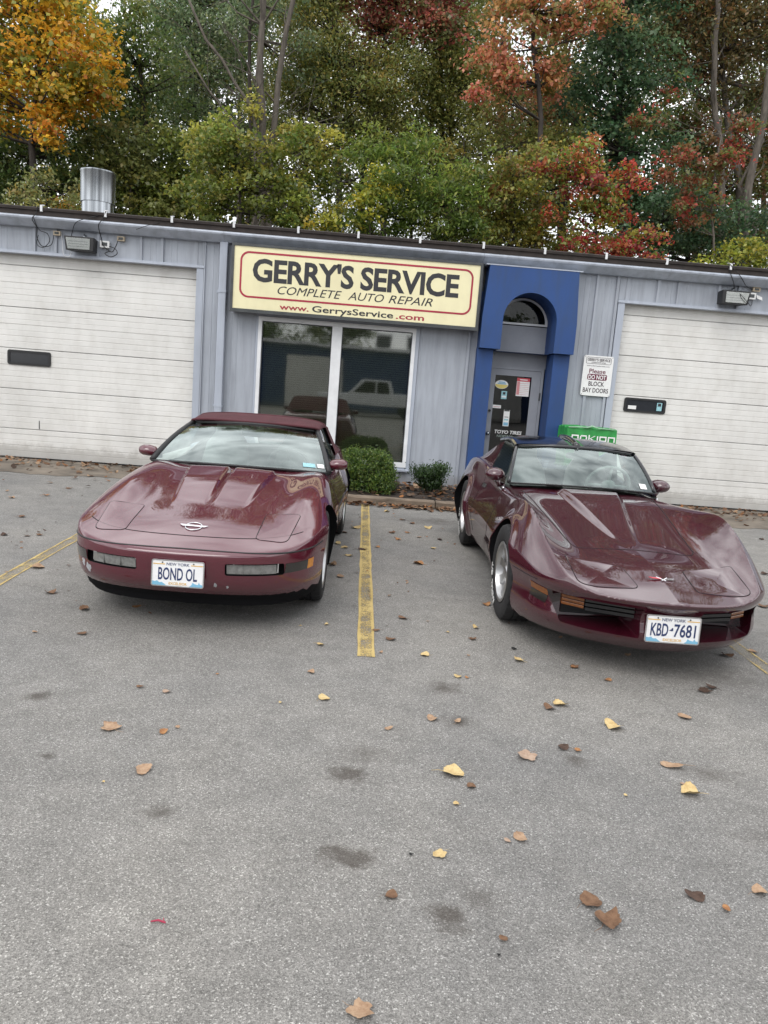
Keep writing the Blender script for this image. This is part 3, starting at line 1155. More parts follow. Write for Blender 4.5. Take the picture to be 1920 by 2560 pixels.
def jbox(name, x, z, w, h, m, label):
    t = MB()
    t.box(-w / 2, w / 2, -.05, .0, -h / 2, h / 2)
    t.box(-w * .3, w * .3, -.056, -.0505, -h * .25, h * .25, 1)
    o = t.build(name, [m, M_DGREY], None, loc=(x, -.023, z))
    return tag(o, label, 'electrical box')


jbox('sensor_box', -3.96, 3.275, .135, .095, M_PAPER, 'white sensor box beside the floodlight next to the vent pipe side')
jbox('junction_box', -4.655, 3.375, .10, .06, M_BEIGE, 'small beige junction box, the outer one above the left floodlight')
jbox('junction_box', -3.725, 3.372, .105, .065, M_BEIGE, 'small beige junction box closest to the sign above the left floodlight')
jbox('sensor_box', 5.765, 3.305, .13, .095, M_PAPER, 'white sensor box beside the floodlight above the stickered bay door')
jbox('junction_box', 5.83, 3.405, .11, .06, M_BEIGE, 'small beige junction box above the right floodlight')


def cable(label, pts, r=.006, m=None):
    # smooth polyline through the points
    P = [Vector(p) for p in pts]
    out = []
    for i in range(len(P) - 1):
        p0, p1, p2, p3 = P[max(i - 1, 0)], P[i], P[i + 1], P[min(i + 2, len(P) - 1)]
        for k in range(6):
            t_ = k / 6
            out.append(0.5 * ((2 * p1) + (p2 - p0) * t_ + (2 * p0 - 5 * p1 + 4 * p2 - p3) * t_ ** 2 + (3 * p1 - p0 - 3 * p2 + p3) * t_ ** 3))
    out.append(P[-1])
    t = MB()
    t.tube(out, r, 6)
    return tag(t.build('cable', m or M_BLACK, None, smooth=True), label, 'cable')


cable('black cable looping from the eaves to the outer beige box', [(-4.84, -.28, 3.70), (-4.87, -.262, 3.60), (-4.93, -.26, 3.51), (-4.92, -.12, 3.42), (-4.95, -.05, 3.30), (-4.88, -.04, 3.18), (-4.74, -.05, 3.21), (-4.70, -.06, 3.37)])
cable('second black loop of cable under the outer beige box', [(-4.92, -.26, 3.55), (-4.90, -.1, 3.40), (-4.80, -.05, 3.36), (-4.77, -.05, 3.25), (-4.86, -.05, 3.16), (-4.95, -.05, 3.20), (-4.93, -.05, 3.33)], .005)
cable('black cable dropping from the eaves past the white sensor box', [(-3.88, -.28, 3.70), (-3.92, -.262, 3.60), (-3.99, -.25, 3.50), (-4.0, -.10, 3.36), (-3.97, -.09, 3.25), (-3.85, -.09, 3.17), (-3.80, -.06, 3.26), (-3.76, -.07, 3.36)])
cable('black cable running slantwise along the gutter from the floodlight', [(-4.45, -.06, 3.30), (-4.42, -.1, 3.40), (-4.3, -.262, 3.52), (-4.1, -.26, 3.60), (-3.93, -.25, 3.66)], .005)
cable('thin dark cable slanting up the gutter near the downspout', [(-3.45, -.25, 3.49), (-3.3, -.262, 3.55), (-3.12, -.25, 3.61)], .004)
cable('tangle of black cable hanging beside the white sensor box', [(-3.89, -.08, 3.25), (-3.80, -.08, 3.22), (-3.77, -.09, 3.15), (-3.86, -.09, 3.10), (-3.95, -.08, 3.14), (-3.88, -.08, 3.18)], .006)
cable('pair of black cables from the roof to the right floodlight', [(5.24, -.28, 3.71), (5.30, -.262, 3.58), (5.40, -.2, 3.45), (5.47, -.12, 3.36), (5.5, -.27, 3.28), (5.62, -.28, 3.17), (5.75, -.12, 3.15), (5.78, -.08, 3.24)], .005)
cable('black cable from the roof to the box beside the right floodlight', [(5.25, -.28, 3.71), (5.45, -.262, 3.55), (5.62, -.15, 3.43), (5.76, -.07, 3.40)], .005)
cable('pale cable hanging below the outer beige box', [(-4.60, -.06, 3.40), (-4.58, -.05, 3.25), (-4.56, -.05, 3.08), (-4.48, -.06, 3.06), (-4.43, -.1, 3.12)], .003, M_PAPER)
t = MB()
t.prism_y([(5.84, 3.33), (5.93, 3.30), (5.945, 3.25), (5.86, 3.275)], -.062, -.05)
tag(t.build('plastic_tag', M_PAPER), 'small white tag hanging by the right floodlight', 'tag')

vp = tag(empty('vent_pipe', (-4.95, 2.5, 3.6)), 'shiny galvanised vent pipe standing on the roof', 'vent')
t = MB()
t.lathe([(0, .272), (.80, .272), (.80, .262)], (0, 0, 0), 'z', 48)
t.build('lower_pipe', M_GALV, vp, smooth=True, sharp=40)
t = MB()
t.lathe([(.735, .276), (.73, .292), (1.235, .296), (1.25, .303), (1.262, .300), (1.265, .285), (1.0, .275)], (0, 0, 0), 'z', 48)
t.build('upper_sleeve', M_GALV, vp, smooth=True, sharp=40)
t = MB()
t.prism_x([(-.1, 3.66), (1.2, 3.72), (1.2, 3.76), (-.1, 3.70)], -5.5, -4.75)
tag(t.build('roof_flashing_strip', M_WHITE), 'white flashing strip lying along the roof edge by the vent', 'flashing')

# ------------------------------------------------------------------ green tyre-rack cover by the entrance
M_GREEN = pmat('green_banner_cloth', (.028, .29, .060), .55, var=.3, vscale=7, bump=.25, bscale=9)
rack = tag(empty('tyre_rack_cover', (3.40, -.45, 0)), 'green cloth-covered tyre display with white lettering by the entrance', 'display')
n_ = 20
V, F = [], []
per = []
for k in range(4 * n_):
    s_, u_ = divmod(k, n_)
    u = u_ / n_
    a = [(-.37 + .74 * u, -.22), (.37, -.22 + .5 * u), (.37 - .74 * u, .28), (-.37, .28 - .5 * u)][s_]
    per.append(a)
for j in range(13):
    z = 0.02 + 1.13 * j / 12
    for k, (x, y) in enumerate(per):
        w = .012 * math.sin(k * 1.3 + j * .5) + .008 * math.sin(k * .45 + j * 1.7)
        V.append((x * (1 + w), y * (1 + w * 1.2), z + (.015 * math.sin(k * .9) if j == 12 else 0)))
m4 = 4 * n_
for j in range(12):
    for k in range(m4):
        F.append((j * m4 + k, j * m4 + (k + 1) % m4, (j + 1) * m4 + (k + 1) % m4, (j + 1) * m4 + k))
mb = MB()
mb.add(V, F)
top = [V[12 * m4 + k] for k in range(m4)]
c_ = len(mb.v)
inn = [(x * .5, y * .45, z + .008 + .006 * math.sin(k)) for k, (x, y, z) in enumerate(top)]
mb.add(top + inn + [(0, .02, 1.162)], [(k, (k + 1) % m4, m4 + (k + 1) % m4, m4 + k) for k in range(m4)] + [(m4 + k, m4 + (k + 1) % m4, 2 * m4) for k in range(m4)])
mb.build('cloth_cover', M_GREEN, rack, smooth=True, sharp=50)
# fold of pale cloth on the top edge
t = MB()
t.tube([(-.36, -.232, 1.150), (-.2, -.236, 1.160), (-.08, -.24, 1.162), (-.02, -.25, 1.185), (.08, -.24, 1.16), (.36, -.232, 1.155)], [.008, .010, .012, .014, .010, .006], 8)
t.build('top_seam', pmat('pale_green_seam', (.30, .52, .34), .6, var=.2), rack, smooth=True)


def wide_letters(word, x0, z0, h, w, gap, st):
    """square lower-case lettering drawn with strokes"""
    t = MB()
    y = -.243

    def bar(a, b_, c, d):
        t.box(a, b_, y - .002, y, c, d)
    x = x0
    for ch in word:
        if ch == 'n':
            bar(x, x + st, z0, z0 + h)
            bar(x + st, x + w, z0 + h - st, z0 + h)
            bar(x + w - st, x + w, z0, z0 + h - st)
        elif ch == 'o':
            bar(x, x + st, z0 + st, z0 + h - st)
            bar(x + st * .5, x + w - st * .5, z0 + h - st, z0 + h)
            bar(x + st * .5, x + w - st * .5, z0, z0 + st)
            bar(x + w - st, x + w, z0 + st, z0 + h - st)
        elif ch == 'k':
            bar(x, x + st, z0, z0 + h * 1.12)
            t.prism_y([(x + st, z0 + h * .42), (x + w * .8, z0 + h), (x + w, z0 + h), (x + st * 2.1, z0 + h * .5), (x + w, z0), (x + w * .78, z0)], y - .002, y)
        elif ch == 'i':
            bar(x, x + st, z0, z0 + h)
            x += st + gap
            continue
        elif ch == 'a':
            bar(x, x + w - st, z0 + h - st, z0 + h)
            bar(x, x + st, z0, z0 + h - st)
            bar(x + st, x + w - st, z0, z0 + st)
            bar(x + w - st, x + w, z0, z0 + h)
        x += w + gap
    return t.build('lettering', M_PAPER, rack)


wide_letters('nokian', -.305, .968, .078, .107, .019, .019)
me = text_mesh('lettering', 'TYRES', .09, M_PAPER, .34, weight=.02)
link('lettering', me, rack, (-.05, -.242, .835))

# ------------------------------------------------------------------ cars: shells from smooth fields
def spline(xs, ys):
    """natural cubic through the points, flat-clamped outside"""
    xs, ys = np.asarray(xs, float), np.asarray(ys, float)
    n = len(xs)
    h = np.diff(xs)
    A = np.zeros((n, n))
    r = np.zeros(n)
    A[0, 0] = A[-1, -1] = 1
    for i in range(1, n - 1):
        A[i, i - 1], A[i, i], A[i, i + 1] = h[i - 1], 2 * (h[i - 1] + h[i]), h[i]
        r[i] = 6 * ((ys[i + 1] - ys[i]) / h[i] - (ys[i] - ys[i - 1]) / h[i - 1])
    M = np.linalg.solve(A, r)

    def f(x):
        x = np.clip(x, xs[0], xs[-1])
        i = np.clip(np.searchsorted(xs, x) - 1, 0, n - 2)
        d, e = x - xs[i], xs[i + 1] - x
        return (M[i] * e ** 3 + M[i + 1] * d ** 3) / (6 * h[i]) + (ys[i] / h[i] - M[i] * h[i] / 6) * e + (ys[i + 1] / h[i] - M[i + 1] * h[i] / 6) * d
    return f


def sstep(a, b, x):
    t = np.clip((x - a) / (b - a), 0, 1)
    return t * t * (3 - 2 * t)


def smax(a, b, k):
    h = np.maximum(k - np.abs(a - b), 0) / k
    return np.maximum(a, b) + h * h * k * 0.25


def shell_mesh(field, y0, y1, zc, half_w, top, bot, n_y=200, n_cap=46, n_t=76, nose=.7):
    """closed surface of field = 0, seen from a spine (0, y0..y1, zc): rings towards a box outline, box faces at both ends"""
    def outline():
        a = np.linspace(0, half_w, n_t * 5 // 8, endpoint=False)
        b = np.linspace(top, -bot, n_t // 4, endpoint=False)
        c = np.linspace(half_w, 0, n_t // 9)
        P = [(x, top) for x in a] + [(half_w, z) for z in b] + [(x, -bot) for x in c]
        P = P + [(-x, z) for x, z in P[-2:0:-1]]
        return np.array(P)
    O = outline()
    m = len(O)
    rings_o, rings_d = [], []
    # front cap, from the pole outwards
    S_ = np.linspace(0, 1, n_cap + 1)[1:] ** .85
    core = .78      # rays start from a flat core, not a line, so that steep flanks are met squarely

    def ring(y, s, dy):
        rings_o.append(np.stack([O[:, 0] * s * core, np.full(m, y), np.full(m, zc)], 1))
        rings_d.append(np.stack([O[:, 0] * s * (1 - core), np.full(m, dy), O[:, 1] * s], 1))
    for s in S_:
        ring(y0, s, -nose)
    # corner fan between the front face and the sides
    for q in np.linspace(0, 1, 26)[1:]:
        ring(y0, 1, -nose * (1 - q))
    for y in np.linspace(y0, y1, n_y)[1:]:
        ring(y, 1, 0)
    for q in np.linspace(0, 1, 14)[1:]:
        ring(y1, 1, nose * q)
    for s in np.linspace(1, 0, 14)[1:-1]:
        ring(y1, s, nose)
    Oa = np.concatenate(rings_o + [np.array([(0, y0, zc), (0, y1, zc)], float)])
    Da = np.concatenate(rings_d + [np.array([(0, -1, 0), (0, 1, 0)], float)])
    Da = Da / np.linalg.norm(Da, axis=1)[:, None]
    lo, hi = np.zeros(len(Oa)), np.full(len(Oa), 2.2)
    for _ in range(34):
        mid = (lo + hi) / 2
        P = Oa + Da * mid[:, None]
        ins = field(P[:, 0], P[:, 1], P[:, 2]) < 0
        lo, hi = np.where(ins, mid, lo), np.where(ins, hi, mid)
    P = Oa + Da * lo[:, None]
    nr = len(rings_o)
    F = []
    for i in range(nr - 1):
        a, b = i * m, (i + 1) * m
        for k in range(m):
            k2 = (k + 1) % m
            F.append((a + k, b + k, b + k2, a + k2))
    pf, pb = nr * m, nr * m + 1
    for k in range(m):
        k2 = (k + 1) % m
        F.append((pf, k, k2))
        F.append((pb, (nr - 1) * m + k2, (nr - 1) * m + k))
    return P, F


def cast(field, O, D, far=3.0, n=220):
    """first hit from outside along D; O, D (k,3)"""
    O, D = np.atleast_2d(np.asarray(O, float)), np.atleast_2d(np.asarray(D, float))
    if len(D) == 1:
        D = np.repeat(D, len(O), 0)
    D = D / np.linalg.norm(D, axis=1)[:, None]
    ts = np.linspace(0, far, n)
    P = O[:, None, :] + D[:, None, :] * ts[None, :, None]
    v = field(P[..., 0], P[..., 1], P[..., 2])
    hit = np.argmax(v < 0, axis=1)
    hi = ts[hit]
    lo = ts[np.maximum(hit - 1, 0)]
    for _ in range(26):
        mid = (lo + hi) / 2
        Q = O + D * mid[:, None]
        ins = field(Q[:, 0], Q[:, 1], Q[:, 2]) < 0
        lo, hi = np.where(ins, lo, mid), np.where(ins, mid, hi)
    return O + D * lo[:, None]


def drop(field, xy, up=0.0):
    """points (x, y) dropped onto the top of the shell"""
    xy = np.asarray(xy, float)
    O = np.column_stack([xy, np.full(len(xy), 1.6)])
    P = cast(field, O, [(0, 0, -1)], 1.7, 260)
    P[:, 2] += up
    return P


def front(field, xz, out=0.0):
    xz = np.asarray(xz, float)
    O = np.column_stack([xz[:, 0], np.full(len(xz), -.5), xz[:, 1]])
    P = cast(field, O, [(0, 1, 0)], 1.8, 300)
    P[:, 1] -= out
    return P


def side(field, yz, sgn, out=0.0):
    yz = np.asarray(yz, float)
    O = np.column_stack([np.full(len(yz), 1.3 * sgn), yz])
    P = cast(field, O, [(-sgn, 0, 0)], 1.3, 260)
    P[:, 0] += out * sgn
    return P


def dense(pts, n, closed=False):
    P = np.asarray(pts, float)
    if closed:
        P = np.vstack([P, P[:1]])
    d = np.r_[0, np.cumsum(np.linalg.norm(np.diff(P, axis=0), axis=1))]
    t = np.linspace(0, d[-1], n, endpoint=not closed)
    return np.column_stack([np.interp(t, d, P[:, k]) for k in range(P.shape[1])])


def round_poly(pts, rs, n=6):
    """polygon with rounded corners"""
    P = [np.asarray(p, float) for p in pts]
    out = []
    m = len(P)
    for i in range(m):
        a, b, c = P[i - 1], P[i], P[(i + 1) % m]
        r = rs[i] if hasattr(rs, '__len__') else rs
        u, v = (a - b) / np.linalg.norm(a - b), (c - b) / np.linalg.norm(c - b)
        p0, p1 = b + u * r, b + v * r
        for k in range(n + 1):
            t = k / n
            out.append((1 - t) ** 2 * p0 + 2 * t * (1 - t) * b + t * t * p1)
    return np.array(out)


def seam(field, pts, how, parent, name='panel_gap', r=.0028, n=80, closed=False, sgn=1, m=None):
    Q = dense(pts, n, closed)
    P = drop(field, Q, -.0005) if how == 'drop' else front(field, Q, -.0005) if how == 'front' else side(field, Q, sgn, -.0005)
    t = MB()
    t.tube([tuple(p) for p in P], r, 5, closed=closed)
    return t.build(name, m or M_GAP, parent, smooth=True)


def lid(field, outline, parent, name, m, lift=.0025, how='drop'):
    """a flush panel that follows the shell: concentric rings of the outline"""
    C = outline.mean(0)
    k = len(outline)
    rings = []
    for s in (1.0, .985, .9, .75, .55, .3):
        rings.append(C + (outline - C) * s)
    Q = np.concatenate(rings + [C[None]])
    P = drop(field, Q) if how == 'drop' else front(field, Q)
    up = np.full(len(Q), lift)
    up[:k] = -.004
    P[:, 2 if how == 'drop' else 1] += up if how == 'drop' else -up
    F = []
    for i in range(5):
        for j in range(k):
            F.append((i * k + j, i * k + (j + 1) % k, (i + 1) * k + (j + 1) % k, (i + 1) * k + j))
    F += [(5 * k + j, 5 * k + (j + 1) % k, 6 * k) for j in range(k)]
    mb = MB()
    mb.add(P, F)
    return mb.build(name, m, parent, smooth=True, sharp=40)


def sheet(fn, nu, nv, name, m, parent, thick=0.0, smooth=True):
    """surface fn(u, v) with u in -1..1 and v in 0..1"""
    V = [fn(-1 + 2 * i / nu, j / nv) for j in range(nv + 1) for i in range(nu + 1)]
    F = [(j * (nu + 1) + i, j * (nu + 1) + i + 1, (j + 1) * (nu + 1) + i + 1, (j + 1) * (nu + 1) + i) for j in range(nv) for i in range(nu)]
    mb = MB()
    mb.add(V, F)
    return mb.build(name, m, parent, smooth=smooth, fix=False)


def cut_and_split(name, P, F, cutter, cut_mats, paint, classify, parent, repaint=None):
    """subtract the cutter, then hand each face to its part; shading stays that of the whole shell"""
    me = mesh_np(name, P, F, [paint] + cut_mats)
    bm = bmesh.new()
    bm.from_mesh(me)
    bmesh.ops.recalc_face_normals(bm, faces=bm.faces)
    bm.to_mesh(me)
    bm.free()
    o = link('shell', me)
    cme = cutter.mesh('cutter', [paint] + cut_mats)
    c = link('cutter', cme)
    md = o.modifiers.new('cut', 'BOOLEAN')
    md.operation = 'DIFFERENCE'
    md.solver = 'MANIFOLD'
    md.object = c
    bpy.context.view_layer.update()
    dg = bpy.context.evaluated_depsgraph_get()
    res = bpy.data.meshes.new_from_object(o.evaluated_get(dg))
    if len(res.polygons) < 100:
        md.solver = 'EXACT'
        bpy.context.view_layer.update()
        dg = bpy.context.evaluated_depsgraph_get()
        res = bpy.data.meshes.new_from_object(o.evaluated_get(dg))
    bpy.data.objects.remove(o)
    bpy.data.objects.remove(c)
    bpy.data.meshes.remove(me)
    bpy.data.meshes.remove(cme)
    res.polygons.foreach_set('use_smooth', np.ones(len(res.polygons), bool))
    res.set_sharp_from_angle(angle=rad(38))
    npo = len(res.polygons)
    cen = np.empty(npo * 3, np.float32)
    res.polygons.foreach_get('center', cen)
    cen = cen.reshape(-1, 3)
    mi = np.empty(npo, np.int32)
    res.polygons.foreach_get('material_index', mi)
    if repaint is not None:
        mi[repaint(cen[:, 0], cen[:, 1], cen[:, 2], mi)] = 1
    cn = np.empty(len(res.loops) * 3, np.float32)
    res.corner_normals.foreach_get('vector', cn)
    cn = cn.reshape(-1, 3)
    co = np.empty(len(res.vertices) * 3, np.float32)
    res.vertices.foreach_get('co', co)
    co = co.reshape(-1, 3)
    names = classify(cen[:, 0], cen[:, 1], cen[:, 2], mi)
    out = {}
    polys = res.polygons
    lv = np.empty(len(res.loops), np.int32)
    res.loops.foreach_get('vertex_index', lv)
    ls = np.empty(npo, np.int32)
    lt = np.empty(npo, np.int32)
    polys.foreach_get('loop_start', ls)
    polys.foreach_get('loop_total', lt)
    for part in dict.fromkeys(names.tolist()):
        idx = np.nonzero(names == part)[0]
        loops = np.concatenate([np.arange(ls[i], ls[i] + lt[i]) for i in idx])
        used, inv = np.unique(lv[loops], return_inverse=True)
        pm = bpy.data.meshes.new(part)
        pm.vertices.add(len(used))
        pm.vertices.foreach_set('co', co[used].ravel())
        pm.loops.add(len(loops))
        pm.loops.foreach_set('vertex_index', inv.astype(np.int32))
        pm.polygons.add(len(idx))
        st = np.r_[0, np.cumsum(lt[idx])[:-1]].astype(np.int32)
        pm.polygons.foreach_set('loop_start', st)
        pm.polygons.foreach_set('loop_total', lt[idx])
        for m in [paint] + cut_mats:
            pm.materials.append(m)
        pm.polygons.foreach_set('material_index', mi[idx])
        pm.update(calc_edges=True)
        pm.polygons.foreach_set('use_smooth', np.ones(len(idx), bool))
        pm.normals_split_custom_set(cn[loops].tolist())
        nm = part.split(':')[0]
        out[part] = link(nm, pm, parent)
    bpy.data.meshes.remove(res)
    return out


def paint_mat(name, base, flake, rough=.55):
    m, N, L, out = new_mat(name)
    b = N.new('ShaderNodeBsdfPrincipled')
    L.new(b.outputs[0], out.inputs['Surface'])
    p = pos_node(N, L)
    f = noise(N, L, p, 380.0, 2, .6)
    c = ramp(N, L, f, [(.35, base), (.75, flake)])
    L.new(c, b.inputs['Base Color'])
    b.inputs['Metallic'].default_value = 0.0
    setin(b, 'Specular IOR Level', 0.15)
    b.inputs['Roughness'].default_value = rough
    setin(b, 'Coat Weight', 1.0)
    setin(b, 'Coat IOR', 1.85)
    d = noise(N, L, p, 6.0, 5, .65)
    L.new(ramp(N, L, d, [(.35, .02), (.75, .055)]), b.inputs['Coat Roughness'])
    return m


M_MATTE = pmat('matte_black', (.008, .008, .009), .85, spec=.08)
M_GAP = pmat('panel_gap_black', (.006, .004, .005), .8)
M_PAINT4 = paint_mat('maroon_metallic_paint', (.075, .0032, .0125), (.105, .006, .020))
M_PAINT3 = paint_mat('dark_claret_paint', (.040, .0020, .0080), (.060, .004, .014))
M_SOFT = pmat('burgundy_canvas', (.075, .018, .024), .92, var=.25, vscale=6, bump=.3, bscale=420)
M_GLOSSBLK = pmat('gloss_black', (.008, .008, .010), .12, coat=.6)
M_SCREEN = glass_mat('windscreen_glass', (.62, .74, .71), 1.6, 1.4, 0.10, refl=(.90, 1.0, .98))
M_SIDEGLASS = glass_mat('side_glass', (.42, .50, .49), 1.55, 1.3, 0.03)
M_ALLOY = pmat('alloy', (.50, .50, .50), .34, metal=1.0, var=.12, vscale=14)
M_CHROME = pmat('chrome', (.80, .80, .82), .10, metal=1.0)
M_SEAT = pmat('grey_seat_leather', (.50, .50, .47), .55, var=.15, vscale=9)
M_DASH = pmat('dash_grey', (.16, .165, .16), .6, var=.15)
M_AMBER = pmat('amber_lens', (.20, .060, .008), .25, var=.25, vscale=60, coat=.4)
M_AMBERBRIGHT = pmat('bright_amber_lens', (.62, .23, .015), .2, var=.2, vscale=60, coat=.4)  # brighter amber colour for the rear end of the corner lens
M_CLEARLENS = pmat('clear_lamp_lens', (.22, .22, .21), .12, var=.35, vscale=35, coat=.6)
M_SMOKE = pmat('smoked_lens', (.025, .022, .020), .14, coat=.5)
M_PLATE = pmat('plate_white', (.80, .80, .80), .35, var=.05, vscale=40)
M_NAVY = pmat('plate_navy', (.020, .035, .11), .45)
M_GOLD = pmat('plate_gold', (.66, .40, .10), .45)
M_TYRE = pmat('tyre_rubber', (.016, .016, .017), .8, var=.35, vscale=25, bump=.2, bscale=90)
M_TYRETXT = pmat('tyre_white_letter', (.70, .70, .68), .6, var=.15, vscale=60)
M_SCUFF = pmat('bare_scuff', (.42, .43, .45), .8, var=.4, vscale=60)


def wheel(parent, x, y, r, w, rim_r, sgn, style, turn=0.0):
    root = empty('wheel', (x, y, r), 0, parent)
    root.rotation_euler = (0, 0, turn)
    n = 96
    h = w / 2
    prof = [(-h * .78, rim_r), (-h * .95, rim_r + .03), (-h, rim_r + (r - rim_r) * .5), (-h * .97, r - .028), (-h * .90, r - .010), (-h * .72, r - .002),
            (-h * .42, r), (-h * .40, r - .008), (-h * .34, r - .008), (-h * .32, r), (h * -.05, r), (-h * .03, r - .008), (h * .03, r - .008), (h * .05, r), (h * .32, r), (h * .34, r - .008),
            (h * .40, r - .008), (h * .42, r), (h * .72, r - .002), (h * .90, r - .010), (h * .97, r - .028), (h, rim_r + (r - rim_r) * .5), (h * .95, rim_r + .03), (h * .78, rim_r)]
    V, F = [], []
    for i, (a, q) in enumerate(prof):
        tread = q > r - .012
        for k in range(n):
            t = 2 * math.pi * k / n
            qq = q - (.006 if tread and (k + (i // 4)) % 3 == 0 else 0)
            V.append((a, qq * math.cos(t), qq * math.sin(t)))
    for i in range(len(prof) - 1):
        for k in range(n):
            F.append((i * n + k, i * n + (k + 1) % n, (i + 1) * n + (k + 1) % n, (i + 1) * n + k))
    mb = MB()
    mb.add(V, F)
    ty = mb.build('tyre', M_TYRE, root, smooth=True, sharp=25)
    s = sgn
    mb = MB()
    # rim lip, barrel and dish
    mb.lathe([(s * h * .93, rim_r + .012), (s * h * .97, rim_r + .004), (s * h * .92, rim_r - .010), (s * h * .55, rim_r - .022), (s * h * .05, rim_r - .03), (-s * h * .8, rim_r - .01)], (0, 0, 0), 'x', 48)
    rim = mb.build('rim', M_ALLOY, root, smooth=True, sharp=30)
    mb = MB()
    mb.lathe([(s * h * .0, .001), (s * h * .0, rim_r - .012)], (0, 0, 0), 'x', 32)
    mb.build('brake_disc', M_BLACK, root)
    mb = MB()
    mb.lathe([(s * h * .72, .001), (s * h * .74, .03), (s * h * .70, .040), (s * h * .60, .048), (s * h * .56, .085), (s * h * .40, .095)], (0, 0, 0), 'x', 32)
    mb.build('hub_cap', M_ALLOY, root, smooth=True, sharp=35)
    ns = 8 if style == 'slot' else 5
    wd = .036 if style == 'slot' else .06
    sp = MB()
    a0, a1 = .07, rim_r - .012
    V = []
    for (q, hw, d0, d1) in ((a0, wd * .6, h * .54, h * .30), ((a0 + a1) / 2, wd * .75, h * .62, h * .32), (a1, wd, h * .70, h * .40)):
        V += [(s * d0, q, -hw), (s * d0, q, hw), (s * d1, q, hw * 1.1), (s * d1, q, -hw * 1.1)]
    F = []
    for i in (0, 4):
        for k in range(4):
            F.append((i + k, i + (k + 1) % 4, i + 4 + (k + 1) % 4, i + 4 + k))
    sp.add(V, F + [(0, 1, 2, 3), (8, 9, 10, 11)])
    sme = sp.mesh('spoke', M_ALLOY, bevel=.004)
    for k in range(ns):
        link('spoke', sme, root, (0, 0, 0), (2 * math.pi * (k + .3) / ns, 0, 0))
    return root, ty


def tyre_text(parent_tyre, word, r_mid, size, x_face, sgn, start_deg):
    """raised white letters bent round the sidewall"""
    me = text_mesh('tyre_lettering', word, size, M_TYRETXT, None, weight=.02, depth=.003)
    n = len(me.vertices)
    co = np.empty(n * 3, np.float32)
    me.vertices.foreach_get('co', co)
    co = co.reshape(-1, 3)
    # text runs along the circumference; seen from outside
    ang = rad(start_deg) + (co[:, 0] / r_mid) * (-1 if sgn > 0 else 1)
    rad_ = r_mid + co[:, 2] - size / 2
    out = np.stack([x_face - co[:, 1] * sgn, rad_ * np.cos(ang), rad_ * np.sin(ang)], 1)
    me.vertices.foreach_set('co', out.astype(np.float32).ravel())
    me.update()
    return link('tyre_lettering', me, parent_tyre)


def plate(parent, x, y, z, text, tilt, dash=None):
    """12 x 6 inch plate, front towards -y"""
    root = empty('license_plate', (x, y, z), 0, parent)
    root.rotation_euler = (tilt, 0, 0)
    t = MB()
    t.prism_y(rounded_rect(-.1525, .1525, -.078, .078, .012), -.003, .0)
    t.build('plate_sheet', M_PLATE, root)
    t = MB()
    ring_frame(rounded_rect(-.1525, .1525, -.078, .078, .012), rounded_rect(-.147, .147, -.0725, .0725, .009), -.0055, -.0032, t)
    t.build('plate_rim', M_CHROME, root)
    link('plate_number', text_mesh('plate_number', text, .074, M_NAVY, .225, weight=.014, depth=.0015), root, (-.1125, -.0036, -.038)) if dash is None else None
    if dash:
        a, b_ = dash
        link('plate_number', text_mesh('plate_number', a, .074, M_NAVY, .098, weight=.014, depth=.0015), root, (-.124, -.0036, -.038))
        link('plate_number', text_mesh('plate_number', b_, .074, M_NAVY, .122, weight=.014, depth=.0015), root, (.006, -.0036, -.038))
        t = MB()   # small state outline between the groups
        t.prism_y([(-.022, -.004), (-.010, .002), (-.006, .010), (.0, .010), (.001, -.006), (-.006, -.008)], -.0048, -.0034)
        t.build('state_mark', M_NAVY, root)
    link('plate_caption', text_mesh('plate_caption', 'NEW YORK', .017, M_NAVY, .132, weight=.008, depth=.001), root, (-.066, -.0036, .046))
    link('plate_caption', text_mesh('plate_caption', 'EXCELSIOR', .015, M_GOLD, .105, weight=.015, depth=.001), root, (-.050, -.0036, -.066))
    for a, b_ in ((-.145, -.075), (.075, .145)):
        t = MB()
        t.box(a, b_, -.0045, -.0034, .050, .055)
        t.build('gold_bar', M_GOLD, root)
    for q_ in ([(-.146, -.072), (-.146, -.048), (-.13, -.052), (-.118, -.046), (-.105, -.056), (-.09, -.054), (-.075, -.064), (-.065, -.072)],
               [(.146, -.072), (.146, -.058), (.132, -.056), (.125, -.044), (.120, -.058), (.10, -.054), (.088, -.046), (.082, -.062), (.068, -.072)]):
        t = MB()
        t.prism_y(q_, -.0045, -.0034)
        t.build('skyline_print', M_LTBLUE, root)
    for sx in (-.09, .09):
        t = MB()
        t.tube([(sx, -.003, .062), (sx, -.006, .062)], .0045, 8)
        t.build('screw', M_DGREY, root)
    return root


def seat(parent, x, y, z):
    r = empty('seat', (x, y, z), 0, parent)
    t = MB()
    t.prism_x([(-.25, 0), (-.27, .10), (-.22, .14), (.20, .10), (.22, 0)], -.22, .22)
    t.build('seat_cushion', M_SEAT, r, bevel=.02)
    t = MB()
    V = []
    for (yy, zz, hw, d) in ((.14, .08, .22, .09), (.24, .32, .23, .09), (.32, .50, .20, .07), (.36, .60, .13, .06), (.385, .70, .12, .05)):
        V += [(-hw, yy, zz), (hw, yy, zz), (hw * .92, yy + d, zz + .02), (-hw * .92, yy + d, zz + .02)]
    F = []
    for i in range(4):
        for k in range(4):
            F.append((4 * i + k, 4 * i + (k + 1) % 4, 4 * i + 4 + (k + 1) % 4, 4 * i + 4 + k))
    t.add(V, F + [(0, 1, 2, 3), (16, 17, 18, 19)])
    t.build('seat_back', M_SEAT, r, bevel=.018)
    return r


